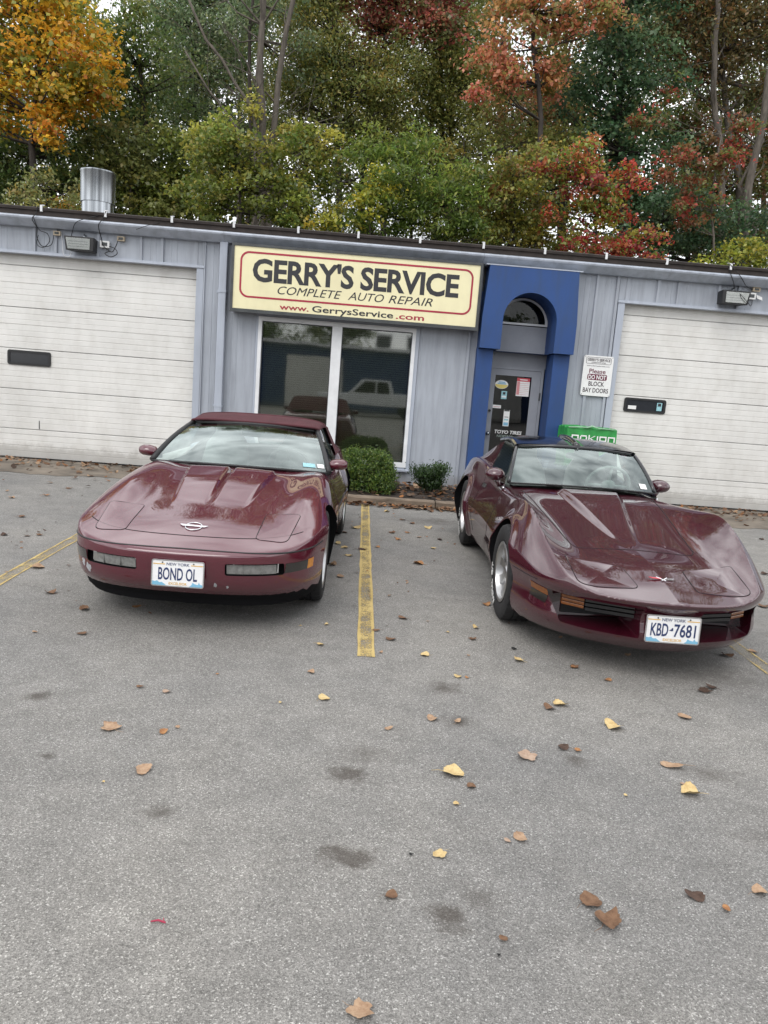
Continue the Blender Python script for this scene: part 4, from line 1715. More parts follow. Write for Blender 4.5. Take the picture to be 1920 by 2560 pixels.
def steering(parent, x, y, z, r, m):
    root = empty('steering_wheel', (x, y, z), 0, parent)
    root.rotation_euler = (rad(-66), 0, 0)
    t = MB()
    t.tube([(r * math.cos(2 * math.pi * k / 32), r * math.sin(2 * math.pi * k / 32), 0) for k in range(32)], .014, 8, closed=True)
    t.build('wheel_rim', m, root, smooth=True)
    t = MB()
    t.tube([(-r, 0, 0), (0, -.02, -.02), (r, 0, 0)], .012, 6)
    t.tube([(0, -.02, -.02), (0, -r, 0)], .012, 6)
    t.ball((0, -.02, -.02), (.06, .05, .03))
    t.build('wheel_spokes', m, root, smooth=True)


def arch_cut(mb, y, z, r, x_in, mi):
    """wheel-arch cutters on both sides, open downwards"""
    for s in (-1, 1):
        P = [(y + r * math.cos(rad(a)), z + r * math.sin(rad(a))) for a in range(-20, 201, 5)] + [(y - r * .98, -.05), (y + r * .98, -.05)]
        a, b_ = (x_in, 1.2) if s > 0 else (-1.2, -x_in)
        mb.prism_x(P, a, b_, mi)


# ------------------------------------------------------------------ soft-top car (wedge front, pop-up lamps)
def build_soft_top():
    h = rad(1.4)
    root = empty('soft_top_car', (-.995, -7.52, 0), -h)
    tag(root, 'maroon wedge-nosed sports car with burgundy soft top and scuffed bumper', 'car')
    T0 = spline([-.1, 0, .1, .2, .35, .5, .7, 1.0, 1.3, 1.6, 1.9, 2.4, 3.0, 3.4, 3.8, 4.2, 4.6], [.488, .512, .543, .573, .614, .645, .682, .735, .782, .822, .83, .83, .85, .88, .89, .88, .85])
    FB = spline([-.2, .25, .6, 1.0, 1.4, 1.9, 2.5, 3.0, 3.4, 3.9, 4.6], [0, 0, .030, .060, .050, .02, 0, .03, .05, .03, 0])
    WY = spline([-.2, 0, .5, 1.0, 1.7, 2.4, 3.0, 3.4, 4.0, 4.6], [.735, .755, .800, .835, .818, .812, .822, .835, .81, .76])
    PL = spline([0, .25, .42, .55, .64, .70, .75, .80, 1.1], [0, .014, .050, .112, .19, .28, .42, .68, 2.0])
    PR = spline([.10, .17, .22, .27, .33, .40, .50, .56, .7, 1.2], [.22, .175, .13, .065, .02, .0, -.012, .0, .07, .3])

    def top(x, y):
        ax = np.abs(x)
        t = T0(y) - .030 * (ax / .75) ** 2 * sstep(.0, .5, y) - .02 * (ax / .75) ** 2
        t = t + FB(y) * np.exp(-((ax - .63) / .15) ** 2)
        xo = .225 + .085 * np.clip((y - .7) / .75, 0, 1)
        prof = sstep(.006, .034, ax) * (1 - sstep(xo, xo + .030, ax))
        t = t + .036 * sstep(.62, 1.2, y) * (1 - sstep(1.44, 1.60, y)) * prof
        t = t + .008 * sstep(.7, 1.2, y) * (1 - sstep(1.5, 1.65, y)) * (1 - sstep(xo, xo + .25, ax))
        return t

    def field(x, y, z):
        ax = np.abs(x)
        a = z - top(x, y)
        w = ax - (WY(y) - .52 * np.maximum(z - .535, 0) ** 1.2 - .15 * np.maximum(.47 - z, 0) - .012 * np.exp(-((z - .525) / .010) ** 2))
        f = PL(ax) + PR(z) - y
        r = y - (4.46 - .10 * (ax / .8) ** 2 - .15 * np.abs(z - .6))
        d = smax(a, w, .060)
        d = smax(d, f, .022)
        d = smax(d, r, .08)
        return smax(d, (.155 + .0 * x) - z, .03)
    P, F = shell_mesh(field, .72, 3.9, .42, .84, .34, .24, n_y=270, n_cap=64, n_t=160)
    ya, yr = .985, 3.465
    c = MB()
    arch_cut(c, ya, .325, .362, .52, 1)
    arch_cut(c, yr, .325, .366, .52, 1)
    cock = round_poly([(-.60, 1.84), (-.3, 1.70), (.3, 1.70), (.60, 1.84), (.64, 2.4), (.60, 3.20), (-.60, 3.20), (-.64, 2.4)], .05, 3)
    c.prism_z([tuple(p) for p in cock], .40, 1.3, 2)
    for s in (-1, 1):
        q = rounded_rect(.258, .590, .382, .456, .012, 3)
        c.prism_y([(s * x, z) for x, z in q], -.4, .17, 1)

    def classify(x, y, z, mi):
        ax = np.abs(x)
        n = np.full(len(x), 'body', dtype=object)
        seam_y = PL(ax) + .185
        n[(z > .515) & (y < 1.62) & (y > seam_y) & (mi == 0)] = 'hood'
        n[(z < .5155) & (y < .66) & (mi <= 1)] = 'front_bumper'
        n[(z < .238) & (y < .75) & (mi == 1)] = 'lower_valance'
        n[(y < seam_y) & (z >= .5155) & (mi == 0)] = 'nose_cover'
        for s, t in ((-1, 'door:a'), (1, 'door:b')):
            n[(s * x > .58) & (y > 1.78 + (.8 - z) * .12) & (y < 2.90) & (z > .24) & (mi == 0)] = t
        n[(mi == 2)] = 'cockpit_tub'
        for k, q in enumerate(((x < 0) & (y < 2), (x > 0) & (y < 2), (x < 0) & (y > 2), (x > 0) & (y > 2))):
            n[(mi == 1) & (y > .5) & q] = 'wheel_well:%d' % k
        return n
    parts = cut_and_split('soft_top_shell', P, F, c, [M_MATTE, M_DASH], M_PAINT4, classify, root, lambda x, y, z, mi: (mi == 0) & (y < .75) & (z < .238))
    # gaps, lids and trims
    hood, bump = parts['hood'], parts['front_bumper']
    seam(field, [(x, PL(abs(x)) + .185) for x in np.linspace(-.665, .665, 60)], 'drop', root, n=90, r=.0036)
    for s in (-1, 1):
        ol = round_poly([(s * .625, .625), (s * .400, .625), (s * .395, .215), (s * .585, .220)], [.03, .03, .035, .06])
        hl = lid(field, ol, root, 'headlight_lid', M_PAINT4)
        Pq = drop(field, dense(ol, 90, True), .0005)
        t = MB()
        t.tube([tuple(p) for p in Pq], .0026, 5, closed=True)
        t.build('panel_gap', M_GAP, hl, smooth=True)
        dz = dense([(1.78 + .6 * .12, .25), (1.78, .78)], 20)
        seam(field, dz, 'side', root, n=20, sgn=s)
        seam(field, [(2.90, .25), (2.92, .80)], 'side', root, n=20, sgn=s)

    def wrap(a, z, out=0.0):
        a = np.asarray(a, float)
        z = np.broadcast_to(np.asarray(z, float), a.shape)
        D = np.column_stack([np.sin(a), -np.cos(a), 0 * a])
        C = np.column_stack([0 * a, 0 * a + .62, z])
        Q = cast(field, C + D * 1.6, -D, 1.6, 320)
        return Q + D * out
    # dark groove right round the nose and along the flanks
    aa = np.linspace(-rad(86), rad(86), 160)
    t = MB()
    t.tube([tuple(p) for p in wrap(aa, .522 - .004 * np.abs(np.sin(aa)), -.001)], .0055, 6)
    t.build('rub_strip', M_BLACK, root, smooth=True)
    for s in (-1, 1):
        for a, b_ in ((1.36, 3.09), (3.85, 4.3)):
            seam(field, [(a, .518), (b_, .518)], 'side', root, 'rub_strip', .006, 40, sgn=s, m=M_BLACK)
    # lamps in the bumper
    for s in (-1, 1):
        gx, gz = np.meshgrid(np.linspace(.266, .545, 14), np.linspace(.390, .448, 5))
        Q = np.column_stack([s * gx.ravel(), gz.ravel()])
        Pq = np.column_stack([Q[:, 0], PL(np.abs(Q[:, 0])) + PR(Q[:, 1]) + .014, Q[:, 1]])
        F4 = [(j * 14 + i, j * 14 + i + 1, (j + 1) * 14 + i + 1, (j + 1) * 14 + i) for j in range(4) for i in range(13)]
        t = MB()
        t.add(Pq, F4)
        lamp = t.build('parking_lamp', M_CLEARLENS, root, smooth=True)
        t = MB()
        for xx in (.36, .47):
            yy = float(PL(xx)) + .004
            t.box(s * xx - .0012, s * xx + .0012, yy, yy + .016, .391, .447)
        t.box(min(s * .272, s * .555), max(s * .272, s * .555), float(PL(.55)) + .03, float(PL(.55)) + .034, .391, .447, 1)
        t.build('lens_ridge', [M_CLEARLENS, M_CHROME], lamp)
        # smoked lens that wraps the corner, amber at its rear end
        a0, a1, a2 = s * rad(51), s * rad(66), s * rad(72)
        for nm, u0, u1, mm in (('corner_lamp', a0, a1, M_SMOKE), ('side_marker_lamp', a1, a2, M_AMBERBRIGHT)):
            na = 14
            A, Z = np.meshgrid(np.linspace(u0, u1, na), np.linspace(.392, .452, 5))
            Pq = wrap(A.ravel(), Z.ravel(), .0025)
            t = MB()
            t.add(Pq, [(j * na + i, j * na + i + 1, (j + 1) * na + i + 1, (j + 1) * na + i) for j in range(4) for i in range(na - 1)])
            t.build(nm, mm, root, smooth=True)
    # chin spoiler
    def chin(u, v):
        a = u * rad(100)
        p = wrap([a], .215)[0]
        d = Vector((math.sin(a), -math.cos(a), 0))
        return (p[0] - d.x * (.012 + .03 * v), p[1] - d.y * (.012 + .03 * v), .225 - .072 * v)
    sheet(chin, 70, 4, 'chin_spoiler', M_MATTE, root)
    # emblem
    e = empty('nose_emblem', (0, 0, 0), 0, root)
    pc = drop(field, [(0, .30), (0, .32)])
    tilt = math.atan2(pc[1][2] - pc[0][2], .02)
    e.location = (0, .30, pc[0][2] + .004)
    e.rotation_euler = (tilt, 0, 0)
    t = MB()
    t.tube([(.050 * math.cos(2 * math.pi * k / 28), .052 * math.sin(2 * math.pi * k / 28), 0) for k in range(28)], .0035, 6, closed=True)
    t.build('ring', M_CHROME, e, smooth=True)
    t = MB()
    t.prism_z([(-.088, .016), (-.066, -.006), (.0, -.004), (.0, .012)], -.002, .004)
    t.prism_z([(.088, .012), (.066, -.008), (.0, -.004), (.0, .010)], -.002, .003)
    t.build('flags', M_CHROME, e)
    # bumper scuffs
    for (x, z, s_) in ((-.585, .335, .03), (-.63, .365, .022), (.20, .315, .014), (.27, .305, .010)):
        rr = random.Random(int(x * 100))
        k = 12
        Q = np.array([(x + s_ * (.5 + rr.random()) * math.cos(2 * math.pi * i / k) * .6, z + s_ * (.5 + rr.random()) * math.sin(2 * math.pi * i / k)) for i in range(k)])
        Pq = front(field, np.vstack([Q, Q.mean(0)]), .0012)
        t = MB()
        t.add(Pq, [(i, (i + 1) % k, k) for i in range(k)])
        t.build('scuff', M_SCUFF, bump)
    plate(root, -.005, float(PL(0) + PR(.37)) - .030, .385, 'BOND OL', rad(-3))
    # windscreen, pillars, soft top
    base = lambda u: Vector((.715 * u, 1.615 + .20 * u * u, .848 - .030 * u * u))
    head = lambda u: Vector((.545 * u, 2.36 + .085 * u * u, 1.128 - .026 * u * u))

    def scr(u, v):
        p = base(u).lerp(head(u), v)
        q = .030 * 4 * v * (1 - v)
        return (p.x, p.y - q * .45, p.z + q)
    ws = sheet(scr, 26, 14, 'windscreen', M_SCREEN, root)
    t = MB()
    for s in (-1, 1):
        t2 = MB()
        t2.tube([scr(s, v / 8) for v in range(9)], [.024, .023, .022, .021, .020, .019, .019, .02, .022], 8)
        t2.build('windscreen_pillar', M_BLACK, root, smooth=True)
    t.tube([scr(-1 + 2 * i / 20, 1.0) for i in range(21)], .013, 8)
    t.build('header_rail', M_BLACK, root, smooth=True)
    t = MB()
    t.tube([(base(-1 + 2 * i / 20).x, base(-1 + 2 * i / 20).y - .006, base(-1 + 2 * i / 20).z - .006) for i in range(21)], .010, 8)
    t.build('cowl_strip', M_BLACK, root, smooth=True)
    zs = spline([2.36, 2.7, 3.05, 3.35, 3.6], [1.100, 1.118, 1.09, .985, .87])
    zt = spline([2.36, 2.7, 3.05, 3.35, 3.6], [1.137, 1.192, 1.175, 1.07, .90])
    ww = spline([2.36, 2.7, 3.05, 3.35, 3.6], [.555, .575, .59, .62, .66])

    def roof_(u, v):
        y = 2.375 + 1.2 * v + .075 * u * u * (1 - v)
        a = u * math.pi / 2
        x = float(ww(y)) * math.copysign(abs(math.sin(a)) ** .78, u)
        z = float(zs(y)) + float(zt(y) - zs(y)) * max(0, math.cos(a)) ** .62
        return (x, y, z + .004 * math.sin(y * 9) * math.cos(a))
    st = sheet(roof_, 48, 22, 'soft_top', M_SOFT, root)
    t = MB()
    t.tube([roof_(-1 + 2 * i / 30, 0.0) for i in range(31)], .011, 8)
    t.build('front_hem', M_SOFT, st, smooth=True)
    for y_ in (.33, .62):
        t = MB()
        t.tube([(p[0], p[1], p[2] + .001) for p in (roof_(-.93 + 1.86 * i / 30, y_) for i in range(31))], .0045, 6)
        t.build('stitched_seam', M_SOFT, st, smooth=True)
    for s in (-1, 1):
        def sidew(u, v, s=s):
            k = (u + 1) / 2
            y = 1.86 + 1.10 * k
            x0, z0 = .715 - .02 * k, .835
            yy = max(y, 2.44)
            x1, z1 = float(ww(min(yy, 3.0))) - .015, float(zs(min(yy, 3.0))) - .004
            vv = v * min(1.0, .02 + k / .48)
            return (s * (x0 + (x1 - x0) * vv), y, z0 + (z1 - z0) * vv)
        sheet(sidew, 14, 5, 'side_window', M_SIDEGLASS, root)

        def quarter(u, v, s=s):
            k = (u + 1) / 2
            y = 2.965 + .58 * k
            return (s * (.70 + (float(ww(y)) - .70) * v), y, .855 + (float(zs(y)) - .855) * v)
        sheet(quarter, 8, 4, 'soft_top_quarter', M_SOFT, root)
        m_ = empty('door_mirror', (s * .775, 1.93, .878), 0, root)
        t = MB()
        V = []
        for (x, ry, rz, dz) in ((-.075, .03, .018, -.01), (-.05, .062, .038, -.004), (.0, .072, .046, 0), (.045, .066, .043, .001), (.072, .045, .030, .002), (.080, .02, .014, .002)):
            for k in range(16):
                a = 2 * math.pi * k / 16
                yy = ry * math.cos(a)
                V.append((s * x, min(yy, .030) + .012 * x * 10 * .2, dz + rz * math.sin(a)))
        F6 = [(i * 16 + k, i * 16 + (k + 1) % 16, (i + 1) * 16 + (k + 1) % 16, (i + 1) * 16 + k) for i in range(5) for k in range(16)]
        t.add(V, F6 + [tuple(range(16)), tuple(range(80, 96))])
        t.build('mirror_shell', M_PAINT4, m_, smooth=True, sharp=45)
        t = MB()
        t.prism_z([(s * -.10, -.015), (s * -.04, -.02), (s * -.03, .02), (s * -.10, .03)], -.055, -.018)
        t.build('mirror_foot', M_BLACK, m_)
    # cabin
    t = MB()
    V = [(-.66, 1.80, .80), (-.3, 1.68, .825), (.3, 1.68, .825), (.66, 1.80, .80), (.64, 2.12, .80), (-.64, 2.12, .80), (.62, 2.18, .66), (-.62, 2.18, .66)]
    t.add(V, [(0, 1, 2, 3, 4, 5), (5, 4, 6, 7)])
    t.build('dashboard', M_DASH, root)
    for s in (-1, 1):
        seat(root, s * .34, 2.62, .38)
    steering(root, .34, 2.22, .80, .175, M_DASH)
    t = MB()
    t.prism_y(rounded_rect(-.10, .10, 1.035, 1.09, .02), 2.335, 2.36)
    t.build('rear_view_mirror', M_BLACK, root)
    # inspection stickers low in the screen corner
    for x, w in ((.49, .095), (.60, .05)):
        u = x / .68
        pts = [scr(u, .06), scr(u + w / .68, .06), scr(u + w / .68 * .98, .13), scr(u, .13)]
        t = MB()
        t.add([(p[0], p[1] - .003, p[2] + .003) for p in pts], [(0, 1, 2, 3)])
        t.build('inspection_sticker', M_PAPER if w < .09 else M_TEAL, root)
    for (x, y, turn) in ((.660, ya, 0), (-.660, ya, 0), (.675, yr, 0), (-.675, yr, 0)):
        wheel(root, x, y, .325, .245, .222, 1 if x > 0 else -1, 'fin', turn)
    under = MB()
    under.box(-.5, .5, .55, 4.2, .13, .17)
    under.build('underbody', M_BLACK, root)
    return root


# ------------------------------------------------------------------ hard-top car (tall fenders, hood bulge)
def build_hard_top():
    h = rad(1.2)
    root = empty('hard_top_car', (1.80, -7.84, 0), -h)
    tag(root, 'dark claret sports car with high curved fenders and glossy black roof', 'car')
    T0 = spline([-.2, -.05, .15, .3, .5, .8, 1.1, 1.5, 1.9, 2.2, 2.6, 3.2, 3.6, 4.2, 4.8], [.445, .472, .514, .543, .580, .626, .672, .742, .812, .825, .80, .855, .875, .865, .79])
    XP = spline([-.2, 0, .2, .5, 1.1, 1.8, 2.4, 3.0, 3.6, 4.8], [.44, .50, .555, .615, .665, .68, .665, .675, .69, .66])
    ZF = spline([-.2, -.05, .1, .3, .5, .8, 1.05, 1.3, 1.7, 2.1, 2.6, 3.1, 3.5, 3.9, 4.8], [.44, .462, .506, .584, .664, .788, .846, .856, .828, .792, .80, .865, .90, .895, .79])
    WY = spline([-.2, 0, .3, .6, 1.1, 1.6, 2.2, 2.8, 3.3, 3.6, 4.2, 4.8], [.64, .680, .738, .792, .822, .79, .765, .775, .81, .825, .80, .71])
    PL = spline([0, .1, .3, .48, .59, .66, .73, .80, 1.1], [-.060, -.048, .018, .125, .235, .34, .52, .80, 2.0])
    PR = spline([.08, .15, .18, .23, .28, .35, .42, .475, .55, 1.2], [.25, .20, .155, .085, .055, .075, .055, -.002, .0, .1])
    ya, yr, rw = 1.107, 3.62, .335

    def top(x, y):
        ax = np.abs(x)
        xp = XP(y)
        b = np.clip((ax - (xp - .30)) / .30, 0, 1) ** 1.75
        t = T0(y) + (ZF(y) - T0(y)) * b - .30 * np.maximum(ax - xp, 0) - 1.6 * np.maximum(ax - xp, 0) ** 1.3
        t = t - .010 * (ax / .4) ** 2 * (1 - b)
        xo = .022 + .205 * np.clip((y - .74) / 1.22, 0, 1)
        k = 1 - sstep(xo - .012, xo + .040, ax)
        t = t + (.042 * sstep(.70, 1.75, y) * (1 - sstep(1.90, 2.03, y))) * k
        t = t + (.030 - .075 * np.minimum(ax, .4)) * (1 - sstep(.35, 1.0, y))
        return t

    def field(x, y, z):
        ax = np.abs(x)
        a = z - top(x, y)
        fl = 0
        for yc in (ya, yr):
            d = np.sqrt((y - yc) ** 2 + (z - rw) ** 2)
            fl = fl + .028 * np.exp(-((d - .385) / .035) ** 2) * (z > rw - .30)
        w = ax - (WY(y) + fl - .47 * np.maximum(z - .50, 0) ** 1.12 - .30 * np.maximum(.42 - z, 0) ** 1.1)
        f = PL(ax) + PR(z) - y
        r = y - (4.70 - .16 * (ax / .8) ** 2 - .25 * np.abs(z - .62))
        d = smax(a, w, .050)
        d = smax(d, f, .010)
        d = smax(d, r, .08)
        return smax(d, .155 - z, .03)
    P, F = shell_mesh(field, .74, 4.1, .40, .82, .36, .22, n_y=290, n_cap=72, n_t=190)
    c = MB()
    arch_cut(c, ya, rw, .372, .53, 1)
    arch_cut(c, yr, rw, .376, .53, 1)
    cock = round_poly([(-.52, 2.20), (-.3, 2.06), (.3, 2.06), (.52, 2.20), (.60, 2.6), (.56, 3.40), (-.56, 3.40), (-.60, 2.6)], .05, 3)
    c.prism_z([tuple(p) for p in cock], .40, 1.3, 2)
    for s in (-1, 1):
        q = round_poly([(s * .170, .262), (s * .165, .440), (s * .640, .432), (s * .560, .258)], .012, 3)
        c.prism_y([tuple(p) for p in q], -.5, .44, 0)

    def hood_half(y):
        return .40 + .13 * np.clip((y - .75) / 1.25, 0, 1)

    def classify(x, y, z, mi):
        ax = np.abs(x)
        n = np.full(len(x), 'body', dtype=object)
        n[(z > .5) & (y < 2.02) & (y > .75) & (ax < hood_half(y)) & (mi == 0)] = 'hood'
        n[(z < .474) & (y < .70) & (mi <= 1)] = 'front_bumper'
        for s, t in ((-1, 'door:a'), (1, 'door:b')):
            n[(s * x > .58) & (y > 2.05) & (y < 2.98) & (z > .26) & (mi == 0)] = t
        n[(mi == 2)] = 'cockpit_tub'
        for k, q in enumerate(((x < 0) & (y < 2), (x > 0) & (y < 2), (x < 0) & (y > 2), (x > 0) & (y > 2))):
            n[(mi == 1) & q] = 'wheel_well:%d' % k
        return n
    parts = cut_and_split('hard_top_shell', P, F, c, [M_MATTE, M_DASH], M_PAINT3, classify, root)
    bump = parts['front_bumper']
    hx = [(-float(hood_half(y)), y) for y in np.linspace(2.0, .80, 24)]
    hood_line = hx + [(x, .735 + .02 * (abs(x) / .4) ** 2) for x in np.linspace(-.375, .375, 22)] + [(-x, y) for x, y in hx[::-1]]
    seam(field, hood_line, 'drop', root, n=160, r=.0038)
    for s in (-1, 1):
        ol = round_poly([(s * .515, .525), (s * .185, .43), (s * .165, .125), (s * .505, .165)], [.05, .05, .045, .055])
        hl = lid(field, ol, root, 'headlight_lid', M_PAINT3)
        Pq = drop(field, dense(ol, 90, True), .0005)
        t = MB()
        t.tube([tuple(p) for p in Pq], .0026, 5, closed=True)
        t.build('panel_gap', M_GAP, hl, smooth=True)
        seam(field, [(2.05, .27), (2.05, .77)], 'side', root, n=20, sgn=s)
        seam(field, [(2.98, .27), (2.98, .78)], 'side', root, n=20, sgn=s)
        # nose crease parting line round the bumper cover
        seam(field, [(.40, .470), (.72, .470)], 'side', root, n=20, sgn=s)
        # fender louvre recess behind the front wheel
        for k in range(2):
            t = MB()
            y0 = 1.62 + k * .10
            Q = side(field, [(y0, .40), (y0 + .035, .40), (y0 + .075, .62), (y0 + .04, .62)], s, .002)
            t.add(Q, [(0, 1, 2, 3)])
            t.build('fender_louvre', M_GLOSSBLK, root)
        # side marker: amber over clear, set in the fender ahead of the wheel
        for nm, a, b_, mm in (('side_marker_lamp', .395, .435, M_AMBER), ('cornering_lamp', .345, .393, M_SMOKE)):
            A, Z = np.meshgrid(np.linspace(.35, .49, 8), np.linspace(a, b_, 3))
            Q = side(field, np.column_stack([A.ravel() - (Z.ravel() - .40) * .25, Z.ravel() + (A.ravel() - .42) * .10]), s, .003)
            t = MB()
            t.add(Q, [(j * 8 + i, j * 8 + i + 1, (j + 1) * 8 + i + 1, (j + 1) * 8 + i) for j in range(2) for i in range(7)])
            t.build(nm, mm, root, smooth=True)
        # grille opening: amber lamp outboard, black bars inboard
        t = MB()
        for k in range(3):
            z0 = .352 + k * .021
            t.prism_z([(s * .435, .238), (s * .548, .318), (s * .548, .345), (s * .435, .265)], z0, z0 + .0175)
        t.build('turn_lamp', M_AMBER, root, bevel=.003)
        t = MB()
        for k in range(3):
            z0 = .345 + k * .026
            t.prism_z([(s * .170, .140), (s * .43, .232), (s * .43, .27), (s * .170, .19)], z0, z0 + .018)
        t.build('grille_bar', M_GLOSSBLK, root)
        t = MB()
        t.box(min(s * .15, s * .52), max(s * .15, s * .52), .425, .438, .27, .435)
        t.build('grille_back', M_BLACK, root)
    plate(root, 0.0, float(PL(0) + PR(.33)) - .016, .338, 'KBD-7681', rad(-2), ('KBD', '7681'))
    # crossed-flags emblem
    pc = drop(field, [(0.0, .235), (0.0, .255)])
    e = empty('nose_emblem', (0, .235, pc[0][2] + .003), 0, root)
    e.rotation_euler = (math.atan2(pc[1][2] - pc[0][2], .02), 0, 0)
    t = MB()
    t.prism_z([(-.075, .018), (-.055, .0), (-.008, -.004), (-.004, .014), (-.05, .012)], 0, .004)
    t.build('red_flag', M_STICKRED, e)
    t = MB()
    t.prism_z([(.075, .012), (.06, -.004), (.012, -.010), (.010, .008)], 0, .004)
    t.build('chequered_flag', M_CHROME, e)
    t = MB()
    t.tube([(-.03, .02, .004), (.012, -.028, .004)], .0025, 6)
    t.tube([(.03, .016, .004), (-.012, -.026, .004)], .0025, 6)
    t.build('flag_poles', M_CHROME, e)
    # windscreen and roof
    base = lambda u: Vector((.605 * u, 1.995 + .16 * u * u, .872 - .030 * u * u))
    head = lambda u: Vector((.505 * u, 2.44 + .075 * u * u, 1.148 - .022 * u * u))

    def scr(u, v):
        p = base(u).lerp(head(u), v)
        q = .026 * 4 * v * (1 - v)
        return (p.x, p.y - q * .6, p.z + q * .8)
    sheet(scr, 26, 14, 'windscreen', M_SCREEN, root)
    for s in (-1, 1):
        t = MB()
        t.tube([scr(s, v / 8) for v in range(9)], .016, 8)
        t.build('windscreen_pillar', M_GLOSSBLK, root, smooth=True)
    t = MB()
    t.tube([scr(-1 + 2 * i / 20, 1.0) for i in range(21)], .017, 8)
    t.build('header_rail', M_GLOSSBLK, root, smooth=True)
    t = MB()
    t.tube([(base(-1 + 2 * i / 20).x, base(-1 + 2 * i / 20).y - .004, base(-1 + 2 * i / 20).z - .004) for i in range(21)], .007, 8)
    t.build('cowl_strip', M_BLACK, root, smooth=True)
    zt = spline([2.44, 2.7, 3.0, 3.3], [1.158, 1.196, 1.20, 1.172])
    zs = spline([2.44, 2.7, 3.0, 3.3], [1.125, 1.142, 1.138, 1.11])

    def roofp(a0, a1, y0, y1):
        def f(u, v):
            y = y0 + (y1 - y0) * v
            t_ = a0 + (a1 - a0) * (u + 1) / 2
            a = t_ * math.pi / 2
            yy = y + (.075 * t_ * t_ if y < 2.6 else .075 * t_ * t_ * max(0, (3.0 - y) / .4))
            return (.528 * math.copysign(abs(math.sin(a)) ** .8, t_), yy, float(zs(y)) + float(zt(y) - zs(y)) * max(0, math.cos(a)) ** .7)
        return f
    for s in (-1, 1):
        sheet(roofp(min(s * .045, s), max(s * .045, s), 2.445, 3.06), 20, 10, 'roof_panel', M_GLOSSBLK, root)
    t = MB()
    t.tube([(0, y, float(zt(y)) + .002) for y in np.linspace(2.44, 3.07, 10)], .026, 10)
    t.build('roof_bar', M_GLOSSBLK, root, smooth=True)

    def halo(u, v):
        y = 3.06 + .22 * v
        a = u * math.pi / 2
        return (.530 * math.copysign(abs(math.sin(a)) ** .8, u), y, float(zs(y)) + float(zt(y) - zs(y)) * max(0, math.cos(a)) ** .7)
    sheet(halo, 30, 5, 'roof_hoop', M_GLOSSBLK, root)
    for s in (-1, 1):
        def sail(u, v, s=s):
            k = (u + 1) / 2
            # from the hoop foot back and down to the rear fender
            y = 3.02 + 1.15 * k
            ztop = 1.125 - .27 * k ** 1.15
            zlow = .80 + .07 * k
            return (s * (.520 + .05 * k + (1 - v) * .05), y, zlow + (ztop - zlow) * v)
        sheet(sail, 14, 6, 'sail_panel', M_PAINT3, root)

        def sail_in(u, v, s=s):
            k = (u + 1) / 2
            y = 3.02 + 1.15 * k
            ztop = 1.125 - .27 * k ** 1.15
            return (s * (.520 + .05 * k - .13 * v), y + .02 * v, ztop - .10 * v * v)
        sheet(sail_in, 14, 4, 'sail_return', M_PAINT3, root)

        def sidew(u, v, s=s):
            k = (u + 1) / 2
            y = 2.17 + .86 * k
            vv = v * min(1.0, .03 + k / .42)
            x0, z0 = .64 + .01 * k, .79
            x1, z1 = .522, 1.128
            return (s * (x0 + (x1 - x0) * vv), y, z0 + (z1 - z0) * vv)
        sheet(sidew, 14, 5, 'side_window', M_SIDEGLASS, root)
        t = MB()
        t.tube([sidew(-1 + 2 * i / 14, 0) for i in range(15)], .009, 6)
        t.build('window_channel', M_CHROME, root, smooth=True)
        m_ = empty('door_mirror', (s * .70, 2.30, .885), 0, root)
        t = MB()
        V = []
        prof = [(-.072, .006), (-.062, .030), (-.03, .048), (.01, .055), (.04, .055), (.055, .052)]
        for (y, r_) in prof:
            for k in range(18):
                a = 2 * math.pi * k / 18
                V.append((r_ * 1.5 * math.cos(a), y, r_ * math.sin(a)))
        F6 = [(i * 18 + k, i * 18 + (k + 1) % 18, (i + 1) * 18 + (k + 1) % 18, (i + 1) * 18 + k) for i in range(5) for k in range(18)]
        t.add(V, F6 + [tuple(range(18)), tuple(range(90, 108))])
        t.build('mirror_shell', M_PAINT3, m_, smooth=True, sharp=45)
        t = MB()
        t.tube([(s * -.02, .0, -.04), (s * -.05, .02, -.09)], [.022, .028], 10)
        t.build('mirror_foot', M_PAINT3, m_, smooth=True)
        # door pull
        t = MB()
        Q = side(field, [(2.80, .70), (2.94, .70), (2.94, .735), (2.80, .735)], s, .004)
        t.add(Q, [(0, 1, 2, 3)])
        t.build('door_handle', M_CHROME, parts['door:a' if s < 0 else 'door:b'])

    def rear_glass(u, v):
        return (.40 * u, 3.30 + .12 * v, .86 + .28 * v)
    sheet(rear_glass, 8, 4, 'rear_window', M_SIDEGLASS, root)
    # cabin
    t = MB()
    V = [(-.56, 2.19, .815), (-.3, 2.05, .845), (.3, 2.05, .845), (.56, 2.19, .815), (.55, 2.42, .80), (-.55, 2.42, .80), (.54, 2.48, .66), (-.54, 2.48, .66)]
    t.add(V, [(0, 1, 2, 3, 4, 5), (5, 4, 6, 7)])
    t.build('dashboard', M_DASH, root)
    for s in (-1, 1):
        seat(root, s * .30, 2.83, .38)
    steering(root, .30, 2.46, .84, .185, M_SEAT)
    t = MB()
    t.prism_y(rounded_rect(-.10, .10, 1.055, 1.105, .02), 2.40, 2.42)
    t.tube([(0, 2.41, 1.10), (0, 2.43, 1.145)], .008, 6)
    t.build('rear_view_mirror', M_DASH, root)
    for u, w in ((.78, .11),):
        pts = [scr(u, .05), scr(u + w, .05), scr(u + w, .16), scr(u, .16)]
        t = MB()
        t.add([(p[0], p[1] - .003, p[2] + .003) for p in pts], [(0, 1, 2, 3)])
        t.build('inspection_sticker', M_PAPER, root)
